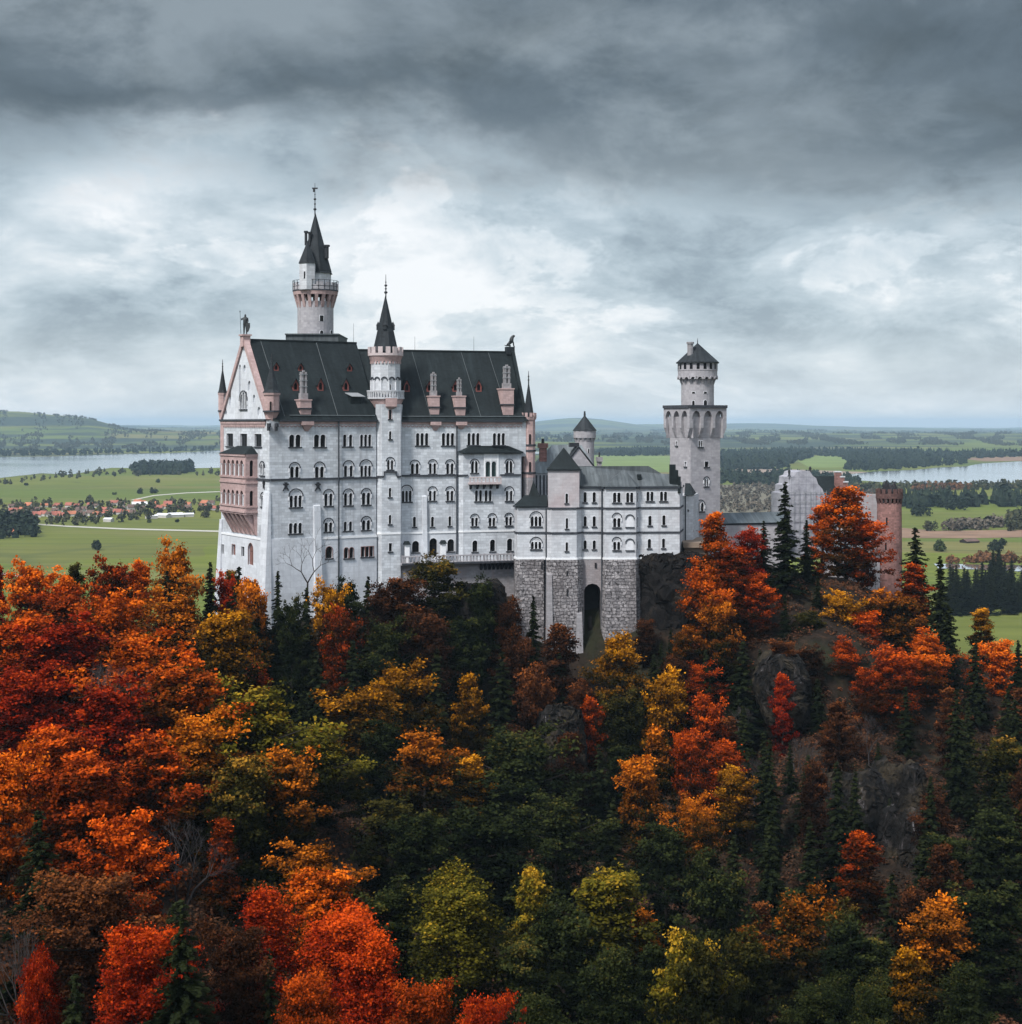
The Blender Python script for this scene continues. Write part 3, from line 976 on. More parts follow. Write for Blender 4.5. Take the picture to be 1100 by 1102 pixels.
mb.fbox(S1, (rf0.xy - S1.o).dot(S1.d), (rf1.xy - S1.o).dot(S1.d), apex_u - 0.25, apex_u + 0.25, zr1 - 0.2, zr1 + 0.25)
roof1 = mb.build('roof', M['slate'], palace)
# standing seam ridge and snow fence lines
mb = MB()
for t0 in (0.115, 0.62):
    a = eA.lerp(eB, t0) + n1 * 0.05
    b = rf0.lerp(rf1, t0) + n1 * 0.05
    mb.tube([a.lerp(b, 0.05), b], 0.06, 4)
mb.build('lightning_wire', M['wire'], roof1)
mb = MB()
a, b = eA.lerp(eB, 0.16).lerp(rf0.lerp(rf1, .16), 0.055) + n1 * 0.25, eA.lerp(eB, 0.98).lerp(rf1, 0.055) + n1 * 0.25
mb.tube([a, b], 0.09, 4)
mb.build('snow_guard', M['wire'], roof1)

# west gable
mb = MB()
gh = zr1 - 0.8
holes = []
nich = [(258.2, 392, 427, 2.0, 0), (247.5, 411, 436, 2.0, 0), (242.6, 425, 446, 2.0, 0), (263.2, 392.5, 400, 2.6, 0), (268.3, 409.5, 420, 3.0, 0), (273.4, 424.5, 433, 2.6, 0), (278.7, 437.5, 447, 3.2, 0), (238.2 + 5, 441, 446, 2.2, 0)]
for cx, y0, y1, wpx, _ in nich:
    a, zb = WF.at(cx - wpx / 2, y1)
    b, zt = WF.at(cx + wpx / 2, y0)
    holes.append(arch(a, b, zb, zt))
gl = lambda z: (z - ZE) / (gh - ZE) * apex_u
gw = add_window(palace, WF, cx=262.3, y0=421, y1=440.5, wpx=7.6, n=3, gap=.3, hood=420)
mb.panel(WF, [(0.1, ZE + .3), (WF.len - 0.1, ZE + .3), (apex_u, gh)], holes + gw, rev=0.4)
for h in holes:
    mb.face([WF.P(u, 0.4, z) for u, z in h])
gable = mb.build('gable', M['lime_low'], palace)
mb = MB()
for s in (0, 1):
    u0 = 0.0 if s == 0 else WF.len
    for (za, zb_, th) in ((ZE + 0.3, gh + 0.5, 0.9),):
        P = WF.P
        ua, ub = u0, apex_u
        mb.hexa([P(ua, -0.45, za), P(ua + (1.0 if s == 0 else -1.0), -0.45, za), P(ua + (1.0 if s == 0 else -1.0), 0.8, za), P(ua, 0.8, za),
                 P(ub - (0.35 if s == 0 else -0.35), -0.45, zb_ + th), P(ub + (0.4 if s == 0 else -0.4), -0.45, zb_), P(ub + (0.4 if s == 0 else -0.4), 0.8, zb_), P(ub - (0.35 if s == 0 else -0.35), 0.8, zb_ + th)])
mb.build('coping', M['pink'], gable)
mb = MB()
mb.fbox(WF, apex_u - 0.9, apex_u + 0.9, -0.7, 1.1, gh - 0.8, zat(361.5, 352))
mb.fbox(WF, apex_u - 1.15, apex_u + 1.15, -0.95, 1.35, zat(361.5, 352), zat(359.8, 352))
mb.build('pedestal', M['pink'], gable)
pedW_z = zat(359.8, 352)
pedW = Vector(WF.P(apex_u, 0.2, pedW_z))

# corner turrets of the west front
tn = Vector(S1.P(0.9, 0.9, 0)[:2])
turret(palace, tn.x, tn.y, 1.75, zat(443.5, 341), zat(423, 341), zat(388, 341), 'pink', foot=3.2, win=[(291.4, 432, 443, 2.2)], label='near corner turret with a squat drum')
tf = Vector(WF.P(0.2, 0.3, 0)[:2])
turret(palace, tf.x, tf.y, 1.0, zat(443, 364), zat(423, 364), zat(394, 364), 'pink', foot=4.5, n=8, label='slender corner turret at the far gable end')
mb = MB()
for du in (-0.9, 0.9):
    for q in range(2):
        mb.fbox(S1, 0.3 + du, 0.75 + du, -1.3 + q * .5, 0.05, zat(459.5 + q * 4, 341), zat(455.5 + q * 4, 341))
mb.build('bracket', M['trim_dark'], palace)

# corner buttress and pilasters
mb = MB()
P = WF.P
zt_, zl = zat(592, 340), zat(530, 340)
u1 = WF.len + 0.35
mb.hexa([P(u1 - 4.4, -2.0, ZB), P(u1 + 0.6, -2.0, ZB), P(u1 + 0.6, 0.2, ZB), P(u1 - 4.4, 0.2, ZB), P(u1 - 3.6, -0.9, zt_), P(u1 + 0.05, -0.9, zt_), P(u1 + 0.05, 0.2, zt_), P(u1 - 3.6, 0.2, zt_)])
mb.hexa([P(u1 - 3.6, -0.9, zt_), P(u1 + 0.05, -0.9, zt_), P(u1 + 0.05, 0.2, zt_), P(u1 - 3.6, 0.2, zt_), P(u1 - 3.0, -0.32, zl), P(u1 - 0.2, -0.1, zl), P(u1 - 0.2, 0.2, zl), P(u1 - 3.0, 0.2, zl)])
mb.build('buttress', M['lime_low'], palace)
mb = MB()
a, b = S1.u(337.2), S1.u(344.0)
P = S1.P
mb.hexa([P(a - .1, -1.9, ZB), P(b + .3, -1.9, ZB), P(b + .3, 0.02, ZB), P(a - .1, 0.02, ZB), P(a, -0.45, zat(544, 347)), P(b, -0.45, zat(544, 347)), P(b, 0.02, zat(543, 347)), P(a, 0.02, zat(543, 347))])
mb.build('buttress', M['lime_low'], palace)
mb = MB()
mb.tube([S1.P(S1.u(363.6), -0.5, ZE - 0.2), S1.P(S1.u(363.6), -0.5, 82)], 0.19, 6)
mb.build('downpipe', M['zinc'], palace)
for cx, cy in ((307.5, 523.5), (342, 523.5)):
    u, z = S1.at(cx, cy)
    mb = MB()
    mb.fbox(S1, u - 0.65, u + 0.65, -0.25, 0.02, z + 0.35, z + 0.65)
    mb.fbox(S1, u - 0.28, u + 0.28, -0.3, 0.02, z - 0.5, z + 0.95)
    for sx in (-1, 1):
        mb.hexa([S1.P(u + sx * .55, -.2, z - .95), S1.P(u + sx * .8, -.2, z - .95), S1.P(u + sx * .8, .02, z - .95), S1.P(u + sx * .55, .02, z - .95),
                 S1.P(u + sx * .05, -.2, z - .1), S1.P(u + sx * .3, -.2, z - .1), S1.P(u + sx * .3, .02, z - .1), S1.P(u + sx * .05, .02, z - .1)])
    mb.build('wall_anchor', M['iron'], palace)
u, z = WF.at(284.5, 521)
mb = MB()
mb.fbox(WF, u - 0.4, u + 0.5, -0.3, 0.02, z + 0.1, z + 0.5)
mb.fbox(WF, u - 0.2, u + 0.25, -0.3, 0.02, z - 1.0, z + 0.9)
mb.build('wall_anchor', M['iron'], palace)

# rose loggia on the west front: two arcaded storeys on raking corbels
PD = 2.9
u0, u1 = WF.u(266.3, -PD) - WF.u(266.3, -PD), 0
ur = WF.u(277.2)
ul = WF.u(237.0, -PD)
LF = Fr(WF.P(ul, -PD, 0)[:2], WF.P(ur, -PD, 0)[:2])
LS = Fr(WF.P(ur, -PD, 0)[:2], WF.P(ur, 0, 0)[:2])
LN = Fr(WF.P(ul, 0, 0)[:2], WF.P(ul, -PD, 0)[:2])
log = MB()
fw = LF.len
zl = {k: LF.at(255, k)[1] for k in (489, 491, 495, 512.5, 514.5, 518, 527.5, 544, 546, 549, 553)}


def arcade(fr, n, zb, zt, m0, m1):
    s = (fr.len - m0 - m1) / n
    return [arch(m0 + i * s + s * .2, m0 + (i + 1) * s - s * .2, zb, zt) for i in range(n)]


h1 = arcade(LF, 5, zl[512.5] + .1, zl[495], 1.2, 1.0) + arcade(LF, 5, zl[544] + .1, zl[527.5], 1.2, 1.0)
log.panel(LF, [(0, zl[553]), (fw, zl[553]), (fw, zl[489]), (0, zl[489])], h1, rev=0.5)
for fr in (LS, LN):
    h2 = arcade(fr, 1, zl[512.5] + .1, zl[495], .75, .75) + arcade(fr, 1, zl[544] + .1, zl[527.5], .75, .75)
    log.panel(fr, [(0, zl[553]), (fr.len, zl[553]), (fr.len, zl[489]), (0, zl[489])], h2, rev=0.4)
# raking corbels below
P = WF.P
zc0, zc1 = zl[553], WF.at(255, 573)[1]
log.hexa([P(ul + .3, -0.1, zc1), P(ur - .1, -0.1, zc1), P(ur - .1, 0.0, zc1), P(ul + .3, 0, zc1), P(ul + .3, -1.0, zc0), P(ur - .1, -1.0, zc0), P(ur - .1, 0, zc0), P(ul + .3, 0, zc0)])
for i in range(6):
    uu = ul + 0.6 + i * (ur - ul - 2.2) / 5
    log.hexa([P(uu, -0.25, zc1 + .1), P(uu + .9, -0.25, zc1 + .1), P(uu + .9, 0, zc1 + .1), P(uu, 0, zc1 + .1), P(uu, -PD + .05, zc0 - .02), P(uu + .9, -PD + .05, zc0 - .02), P(uu + .9, 0, zc0 - .02), P(uu, 0, zc0 - .02)])
loggia = log.build('loggia', M['pink'], palace)
mb = MB()
for zt_, hh in ((zl[489] + .1, .5), (zl[512.5] + .0, .35), (zl[518], .4), (zl[544], .3), (zl[549], .45)):
    course(mb, [LN.P(0, 0, 0)[:2], LF.P(0, 0, 0)[:2], LF.P(fw, 0, 0)[:2], LS.P(LS.len, 0, 0)[:2]], zt_, hh, 0.22)
mb.build('string_course', M['pink'], loggia, label='projecting rose stone ledges')
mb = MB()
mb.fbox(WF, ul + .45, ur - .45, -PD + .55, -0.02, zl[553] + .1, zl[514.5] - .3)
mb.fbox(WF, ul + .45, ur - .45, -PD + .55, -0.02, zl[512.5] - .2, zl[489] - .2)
mb.build('arcade_shade_fill', M['dark_void'], loggia)  # solid dark fill in place of the arcade's inner shade
mb = MB()
for zb_, zt_ in ((zl[512.5], zl[495]), (zl[544], zl[527.5])):
    s = (fw - 2.2) / 5
    for i in range(6):
        mb = MB()
        a = LF.P(1.2 + i * s, -0.12, 0)
        mb.cyl(a[0], a[1], 0.16, 0.14, zb_ + .1, zb_ + (zt_ - zb_) * .66, 8)
        mb.cyl(a[0], a[1], 0.16, 0.30, zb_ + (zt_ - zb_) * .66, zb_ + (zt_ - zb_) * .76, 8)
        mb.build('colonnette', M['trim'], loggia)
mb = MB()
zrt = WF.at(262, 479.8)[1]
P = WF.P
z0 = zl[489] + .12
pts = [P(ul - .3, -PD - .35, z0), P(ur + .35, -PD - .35, z0), P(ur + .35, 0, z0), P(ul - .3, 0, z0)]
tp = [P(ul + 3.6, -0.9, zrt - .3), P(ur - 3.4, -0.9, zrt - .3), P(ur - 3.0, 0, zrt), P(ul + 3.4, 0, zrt)]
mb.hexa(pts + tp)
mb.build('roof', M['slate'], loggia)

# ---- south front of the east wing
zE2 = zat(453, 360)
uJ, uQ = S2.u(431.0), S2.u(566)
ub0, ub1 = S2.u(491.2), S2.u(498.5, -1.0)
z_band2 = S2.at(470, 572)[1]
z_ter = S2.at(470, 600)[1]
south2 = [PW(cx=454.4, y0=466, y1=479.5, wpx=13.2, n=3), PW(cx=482.2, y0=466, y1=479.5, wpx=13.2, n=3),
          PW(cx=446.5, y0=498.5, y1=510, wpx=8.4, n=2, gap=.6, hood=494.5), PW(cx=465.6, y0=498.5, y1=510, wpx=7.6, n=2, gap=.6, hood=494), PW(cx=484.3, y0=498.5, y1=510, wpx=7.8, n=2, gap=.5, hood=494),
          PW(cx=437.6, y0=528, y1=540, wpx=10.5, n=3, hood=521.5), PW(cx=465.5, y0=528, y1=539, wpx=7.4, n=2, gap=.6, hood=523), PW(cx=484.3, y0=528, y1=539, wpx=7.4, n=2, gap=.5, hood=523),
          PW(cx=446.1, y0=556, y1=567, wpx=3.2), PW(cx=465.5, y0=556, y1=567, wpx=3.2), PW(cx=484.2, y0=555.5, y1=566, wpx=3.0)]
low2 = [PW(cx=447.3, y0=582, y1=594.5, wpx=7.6), PW(cx=466.3, y0=579, y1=598, wpx=8.4, sill=False), PW(cx=485.2, y0=580, y1=593.5, wpx=7.4)]
mb = MB()
holes = []
for k in south2:
    holes += add_window(palace, S2, **k)
mb.panel(S2, [(uJ, z_band2), (ub0 + .3, z_band2), (ub0 + .3, zE2), (uJ, zE2)], holes)
# above the bay the main wall shows again
zbay = S2.at(520, 487)[1]
u_t = S2.u(566)
holes = []
for k in (PW(cx=509.6, y0=466, y1=479, wpx=13, n=3), PW(cx=537, y0=466, y1=479, wpx=13, n=3)):
    holes += add_window(palace, S2, **k)
mb.panel(S2, [(ub0 + .3, zbay - 1), (u_t, zbay - 1), (u_t, zE2), (ub0 + .3, zE2)], holes)
a, b = S2.P(u_t, 0, 0), S2.P(u_t, 23, 0)
mb.face([(a[0], a[1], ZB), (b[0], b[1], ZB), (b[0], b[1], zE2), (a[0], a[1], zE2)])
c_ = S2.P(uJ, 23, 0)
mb.face([(c_[0], c_[1], ZB), (b[0], b[1], ZB), (b[0], b[1], zE2), (c_[0], c_[1], zE2)])
mb.build('wall', M['lime'], palace)
mb = MB()
holes = []
for k in low2:
    holes += add_window(palace, S2, v=-0.2, **k)
mb.panel(S2, [(uJ, ZB), (ub0 + .3, ZB), (ub0 + .3, z_band2), (uJ, z_band2)], holes, v=-0.2)
mb.face([S2.P(uJ, -0.2, z_band2), S2.P(ub0 + .3, -0.2, z_band2), S2.P(ub0 + .3, 0.02, z_band2), S2.P(uJ, 0.02, z_band2)])
mb.build('plinth', M['lime_low'], palace)
# the shallow bay
BV = -1.0
bp = [S2.P(ub0 + .1, 0, 0)[:2], S2.P(ub1, BV, 0)[:2], S2.P(S2.u(560.5, BV), BV, 0)[:2], S2.P(S2.u(561.5, 0), 0.0, 0)[:2]]
bay_w = {1: [PW(cx=510.7, y0=495, y1=509, wpx=7.4, n=2, gap=.3, hood=493.5), PW(cx=548, y0=495, y1=509, wpx=7.4, n=2, gap=.3, hood=493.5),
             PW(cx=528.4, y0=496.5, y1=513, wpx=11.5, n=2, gap=.25, glass='glass_green', sill=False, label='tall balcony window with green glass'),
             PW(cx=515, y0=527.5, y1=539.5, wpx=7.4, n=2, gap=.5), PW(cx=525.4, y0=527.5, y1=539.5, wpx=7.4, n=2, gap=.5), PW(cx=548, y0=528, y1=539, wpx=7.2, n=2, gap=.6, hood=523),
             PW(cx=510.8, y0=557, y1=566.5, wpx=7.0, n=2, hood=552.5), PW(cx=529.6, y0=557, y1=566.5, wpx=7.0, n=2, hood=552), PW(cx=547.6, y0=556, y1=565.5, wpx=7.0, n=2, hood=551.5),
             PW(cx=511.2, y0=581.5, y1=594, wpx=5.6), PW(cx=530.2, y0=580.5, y1=593.5, wpx=5.6), PW(cx=548.6, y0=579.5, y1=593, wpx=5.8)]}
bay = block(palace, bp, ZB + 6, zbay, M['lime'], bay_w, nm='bay')
mb = MB()
zb1 = zbay + 0.05
zb2 = S2.at(525, 479)[1]
P = S2.P
mb.face([P(ub0 - .3, -0.3, zb1), P(ub1 - .2, BV - .7, zb1), P(S2.u(561), BV - .7, zb1), P(S2.u(564), -0.1, zb1), P(S2.u(545), 0.01, zb2), P(S2.u(508), 0.01, zb2)])
mb.fbox(S2, ub1 - .2, S2.u(561), BV - .7, BV - .3, zb1 - .3, zb1 - .01)
mb.build('roof', M['slate'], bay)
mb = MB()
fb = Fr(bp[1], bp[2])
a, b = fb.u(503.8), fb.u(538)
zf = fb.at(520, 513.3)[1]
zfl = fb.at(520, 521)[1]
mb.fbox(fb, a, b, -1.5, -0.02, zfl, zfl + 0.45)
for i in range(9):
    uu = a + (b - a - .25) * i / 8
    mb.fbox(fb, uu, uu + 0.25, -1.45, -1.2, zfl + .45, zf - .18)
mb.fbox(fb, a, b, -1.5, -1.15, zf - .18, zf + .08)
for i in range(5):
    uu = a + .3 + (b - a - 1.2) * i / 4
    mb.hexa([fb.P(uu, -.2, zfl - 1.1), fb.P(uu + .5, -.2, zfl - 1.1), fb.P(uu + .5, 0, zfl - 1.1), fb.P(uu, 0, zfl - 1.1), fb.P(uu, -1.35, zfl - .01), fb.P(uu + .5, -1.35, zfl - .01), fb.P(uu + .5, 0, zfl - .01), fb.P(uu, 0, zfl - .01)], 1)
mb.build('balcony', [M['pale_rose'], M['trim_dark']], bay)
mb = MB()
mb.fbox(fb, fb.u(521), fb.u(522.4), -.16, .02, zf, fb.at(528, 489.5)[1])
mb.fbox(fb, fb.u(534.8), fb.u(536.6), -.16, .02, zf, fb.at(528, 489.5)[1])
mb.fbox(fb, fb.u(527.9), fb.u(528.9), -.18, .02, zf, fb.at(528, 489.5)[1])
mb.fbox(fb, fb.u(521), fb.u(536.6), -.2, .02, fb.at(528, 490.5)[1], fb.at(528, 488.3)[1])
mb.fbox(fb, fb.u(522.6), fb.u(534.6), -.1, .02, fb.at(528, 496)[1] + .05, fb.at(528, 491)[1])
mb.build('balcony_surround', M['band_light'], bay)
# bands of the east wing
mb = MB()
mb.fbox(S2, uJ, ub0, -0.34, -0.201, z_band2 - .4, z_band2 + .03)
mb.build('plaster_band', M['band_light'], palace)
mb = MB()
course(mb, bp[:3], z_band2 + .1, .4, .12)
mb.build('plaster_band', M['band_light'], palace)
zs2 = S2.at(470, 510.6)[1]
mb = MB()
mb.fbox(S2, uJ, ub0 - .05, -0.3, 0.03, zs2 - .4, zs2)
course(mb, [bp[0], bp[1], fb.P(a - .05, 0, 0)[:2]], zs2 - .05, .38, .25)
course(mb, [fb.P(b + .05, 0, 0)[:2], bp[2]], zs2 - .05, .38, .25)
mb.build('string_course', M['band'], palace)
mb = MB()
frieze(mb, S2, uJ, u_t - .9, zE2 - .25, 1.3)
mb.build('cornice', M['pink'], palace)
mb = MB()
mb.fbox(S2, uJ, u_t - .6, -0.75, -0.1, zE2 - .22, zE2 + .16)
mb.build('gutter', M['zinc'], palace)
for px in (491.2,):
    mb = MB()
    mb.tube([S2.P(S2.u(px), -0.45, zE2 - .3), S2.P(S2.u(px), -0.45, 86)], 0.19, 6)
    mb.build('downpipe', M['zinc'], palace)
a, b = S2.u(454.3), S2.u(459.0)
mb = MB()
mb.hexa([P(a, -1.1, z_ter - 2), P(b, -1.1, z_ter - 2), P(b, 0.02, z_ter - 2), P(a, 0.02, z_ter - 2), P(a, -0.4, zat(534, 361)), P(b, -0.4, zat(534, 361)), P(b, 0.02, zat(533, 361)), P(a, 0.02, zat(533, 361))])
mb.build('buttress', M['lime_low'], palace)
# roof of the east wing
zr2 = zat(378, 373)
HV = 11.5
e0, e1 = Vector(S2.P(uJ - 8, -0.6, zE2)), Vector(S2.P(u_t - .3, -0.6, zE2))
f0, f1 = Vector(S2.P(uJ - 8, HV, zr2)), Vector(S2.P(u_t - .3, HV, zr2))
b0, b1 = Vector(S2.P(uJ - 8, 23.6, zE2)), Vector(S2.P(u_t - .3, 23.6, zE2))
n2 = (e1 - e0).cross(f0 - e0).normalized()
mb = MB()
mb.face([e0, e1, f1, f0])
mb.face([b1, b0, f0, f1])
mb.fbox(S2, uJ - 8, u_t - .3, HV - .25, HV + .25, zr2 - .2, zr2 + .25)
roof2 = mb.build('roof', M['slate'], palace)
mb = MB()
for t0 in (0.40, 0.72, 0.9):
    a, b = e0.lerp(e1, t0) + n2 * .05, f0.lerp(f1, t0 - .05) + n2 * .05
    mb.tube([a.lerp(b, .05), b], .05, 4)
mb.build('lightning_wire', M['wire'], roof2)
mb = MB()
mb.tube([e0.lerp(f0, .055) + n2 * .25, e1.lerp(f1, .055) + n2 * .25], .09, 4)
mb.build('snow_guard', M['wire'], roof2)
# east gable and coping
mb = MB()
mb.hexa([S2.P(u_t - .35, -0.7, zE2), S2.P(u_t + .45, -0.7, zE2), S2.P(u_t + .45, 23.7, zE2), S2.P(u_t - .35, 23.7, zE2),
         S2.P(u_t - .35, HV - .7, zr2 + .9), S2.P(u_t + .45, HV - .7, zr2 + .9), S2.P(u_t + .45, HV + .7, zr2 + .9), S2.P(u_t - .35, HV + .7, zr2 + .9)])
egable = mb.build('gable', M['slate'], palace)
mb = MB()
mb.fbox(S2, u_t - 1.5, u_t + .55, HV - .85, HV + .85, zr2 - .6, zr2 + 1.3)
mb.build('pedestal', M['slate_blue'], egable)
lion_pos = Vector(S2.P(u_t - .5, HV, zr2 + 1.3))

# east corner turret, rose stone down its whole height
te = Vector(S2.P(S2.u(570.6), 1.2, 0)[:2])
rT = 7.2 * 367 / F
mb = MB()
zt0, zt1, zt2 = zat(514, 367), zat(509, 367), zat(450, 367)
rot = math.pi / 8 + S2.d.angle_signed(Vector((1, 0))) * 1
mb.cyl(te.x, te.y, rT, rT, zt0, zt2, 8, rot)
mb.cyl(te.x, te.y, rT * 1.14, rT * 1.2, zt2 - .35, zt2 + .3, 8, rot)
mb.merlons(te.x, te.y, rT * 1.2, 10, zt2 + .3, zt2 + 1.3, .45, .55)
mb.cyl(te.x, te.y, rT * .98, rT * .98, ZB, zt0, 8, rot, m=2)
for yy in (479, 485, 509):
    mb.cyl(te.x, te.y, rT * 1.1, rT * 1.1, zat(yy, 367) - .22, zat(yy, 367) + .2, 8, rot, m=1)
tt = mb.build('turret', [M['pink'], M['band'], M['grey_stone']], palace, label='rose stone corner turret with battlements')
spire(tt, te.x, te.y, rT * .95, zt2 + .3, zat(409, 367), n=8)
finial(tt, te.x, te.y, zat(410, 367), zat(399, 367))
for y0, y1 in ((467, 478.5), (497, 508)):
    fr = cylfr(te.x, te.y, rT * .93, 570.4)
    add_window(tt, fr, 570.4, y0, y1, 2.4, cut=False, rim='pink', sill=False, name='slit_window')

# roof furniture
def chimney(fr, p0, nrm, px, ytop, ybot, wpx, stack, swpx, corb, ze):
    """wall-head chimney: rose block on the slope, grey stack above, tapering corbel under the eaves"""
    u0, u1 = fr.u(px - wpx / 2), fr.u(px + wpx / 2)
    Y = Vector(fr.P(u0, 0, 0)[:2]).y
    zt, zb = zat(ytop, Y), zat(ybot, Y)
    vb = max(0.3, (zb - ze) / 1.4 - 0.6)
    mb = MB()
    P = fr.P
    zm = zb + (zt - zb) * .38
    mb.hexa([P(u0 + .12, vb, zb), P(u1 - .12, vb, zb), P(u1 - .12, vb + 4.2, zb), P(u0 + .12, vb + 4.2, zb), P(u0, vb - .1, zm), P(u1, vb - .1, zm), P(u1, vb + 4.5, zm), P(u0, vb + 4.5, zm)])
    mb.fbox(fr, u0, u1, vb - .1, vb + 4.5, zm, zt)
    mb.fbox(fr, u0 - .18, u1 + .18, vb - .28, vb + 4.5, zm - .05, zm + .3, 1)
    mb.fbox(fr, u0 - .15, u1 + .15, vb - .25, vb + 4.6, zt, zt + .3)
    if corb:
        zc = zat(corb, Y)
        mb.hexa([P(u0 + (u1 - u0) * .35, -.12, zc), P(u1 - (u1 - u0) * .35, -.12, zc), P(u1 - (u1 - u0) * .35, .03, zc), P(u0 + (u1 - u0) * .35, .03, zc), P(u0 + .1, -.75, ze - 1.0), P(u1 - .1, -.75, ze - 1.0), P(u1 - .1, .03, ze - 1.0), P(u0 + .1, .03, ze - 1.0)])
        mb.fbox(fr, u0 - .1, u1 + .1, -.85, .03, ze - 1.0, ze - .2)
    o = mb.build('chimney', [M['pink'], M['trim_dark']], palace)
    sb = MB()
    uc = (u0 + u1) / 2
    hw = swpx * Y / F / 2
    zs = zat(stack, Y)
    sb.fbox(fr, uc - hw * 1.25, uc + hw * 1.25, vb + .6, vb + 2.0, zt + .3, zt + .3 + (zs - zt) * .2)
    for s in (-1, 1):
        sb.fbox(fr, uc + s * hw * .62 - hw * .36, uc + s * hw * .62 + hw * .36, vb + .8, vb + 1.8, zt + .3 + (zs - zt) * .2, zs - .4)
    for kk in (.45, .65, .85):
        zz = zt + (zs - zt) * kk
        sb.fbox(fr, uc - hw * 1.1, uc + hw * 1.1, vb + .7, vb + 1.9, zz, zz + .18, 1)
    sb.fbox(fr, uc - hw * .35, uc + hw * .35, vb + .9, vb + 1.5, zs - .4, zs)
    sb.build('stack', [M['grey_stone'], M['pale_metal']], o)


chimney(S1, eA, n1, 329.8, 431, 446, 12, 398, 6.5, 464, ZE)
chimney(S2, e0, n2, 468.4, 427, 446, 10.5, 400, 5.5, 463.5, zE2)
chimney(S2, e0, n2, 496, 427, 447, 11, 406, 4.0, 462, zE2)
chimney(S2, e0, n2, 547.5, 419, 446.5, 12, 392, 7.0, None, zE2)


def dormer(fr, roof, p0, nrm, px, ytop, ybot, wpx, dark=False):
    b = on_plane(px, ybot, p0, nrm)
    Y = b.y
    uc = (b.xy - fr.o).dot(fr.d)
    vc = (b.xy - fr.o).dot(fr.n)
    hw = wpx * Y / F / 2
    z0, z1 = b.z, zat(ytop, Y)
    zs = z0 + (z1 - z0) * .45
    P = fr.P
    mb = MB()
    out = [(uc - hw, z0 - .5), (uc + hw, z0 - .5), (uc + hw, zs), (uc, z1), (uc - hw, zs)]
    hole = arch(uc - hw * .58, uc + hw * .58, z0 + .15, zs + (z1 - zs) * .35, pointed=True)
    mb.panel(fr, out, [hole], v=vc - .1, rev=.3)
    for s in (-1, 1):
        mb.face([P(uc + s * hw, vc - .1, z0 - .5), P(uc + s * hw, vc + 3, z0 - .5), P(uc + s * hw, vc + 3, zs), P(uc + s * hw, vc - .1, zs)])
    d = mb.build('dormer', M['red_paint'], palace)
    rb = MB()
    for s in (-1, 1):
        e = uc + s * (hw + .22)
        rb.hexa([P(e, vc - .3, zs - .25), P(e, vc + 3.4, zs - .25), P(e, vc + 3.4, zs - .1), P(e, vc - .3, zs - .1), P(uc, vc - .3, z1), P(uc, vc + 3.4, z1), P(uc, vc + 3.4, z1 + .2), P(uc, vc - .3, z1 + .2)])
    rb.build('roof', M['slate'], d)
    g = MB()
    g.face([P(u, vc + .18, z) for u, z in hole])
    g.build('pane', M['glass'], d)


for px, yt, yb in ((318.2, 407.5, 420), (345, 407, 420), (372.3, 407.5, 420)):
    dormer(S1, roof1, eA, n1, px, yt, yb, 6.6)
for px, yt, yb in ((297.2, 390, 398.5), (323.5, 391, 398.5), (376.3, 391.5, 399)):
    dormer(S1, roof1, eA, n1, px, yt, yb, 5.6)
for px, yt, yb in ((437.8, 409, 421), (462.3, 409.5, 421), (490.2, 409.5, 421), (515.2, 409, 421)):
    dormer(S2, roof2, e0, n2, px, yt, yb, 6.4)
# roof hatch
b = on_plane(381, 428, eA, n1)
uc, vc = (b.xy - S1.o).dot(S1.d), (b.xy - S1.o).dot(S1.n)
mb = MB()
mb.fbox(S1, uc - 1.5, uc + 1.4, vc - 1.2, vc + 1.5, b.z - 2.2, b.z + .1, 1)
mb.hexa([S1.P(uc - 1.2, vc - 1.5, b.z + .2), S1.P(uc + 2.2, vc - 1.5, b.z + .2), S1.P(uc + 1.2, vc + 1.9, b.z + 1.4), S1.P(uc - 2.2, vc + 1.9, b.z + 1.4),
         S1.P(uc - 1.2, vc - 1.5, b.z + .32), S1.P(uc + 2.2, vc - 1.5, b.z + .32), S1.P(uc + 1.2, vc + 1.9, b.z + 1.52), S1.P(uc - 2.2, vc + 1.9, b.z + 1.52)], 0)
mb.build('roof_hatch', [M['pale_metal'], M['slate']], roof1)
# lightning rods on the ridge
for px, yt in ((380.5, 348), (446.5, 362), (510, 362)):
    Yp = 368 if px < 400 else 372
    mb = MB()
    p = wp(px, 380, Yp)
    mb.cyl(p.x, p.y, .05, .03, zr2 - 1, zat(yt, Yp), 5)
    mb.build('lightning_rod', M['iron'], palace)

# terrace along the foot of the east wing
mb = MB()
T0, T1 = 432.5, 557.5
TV = -4.2
P = S2.P
ua, ub = S2.u(T0, TV), S2.u(T1, TV)
zf0, zf1 = S2.at(440, 606.5, TV)[1], S2.at(550, 603, TV)[1]
zfl = (zf0 + zf1) / 2
zrail = S2.at(500, 597, TV)[1]
mb.fbox(S2, ua, ub, TV, 0, zfl - .5, zfl, 0)
mb.fbox(S2, ua, ub, TV - .15, TV + .35, zrail - .3, zrail, 0)
nb = 34
for i in range(nb + 1):
    uu = ua + (ub - ua - .3) * i / nb
    big = i % 4 == 0
    mb.fbox(S2, uu, uu + (.42 if big else .22), TV - (.13 if big else .02), TV + .3, zfl, zrail - .3 + (.45 if big else 0), 0)
mb.fbox(S2, ua, ub, TV - .22, TV + .1, zfl - .35, zfl - .02, 1)
terr = mb.build('terrace', [M['tower_lime'], M['band']], palace)
mb = MB()
u_c = S2.u(519, TV)
n_c = 9
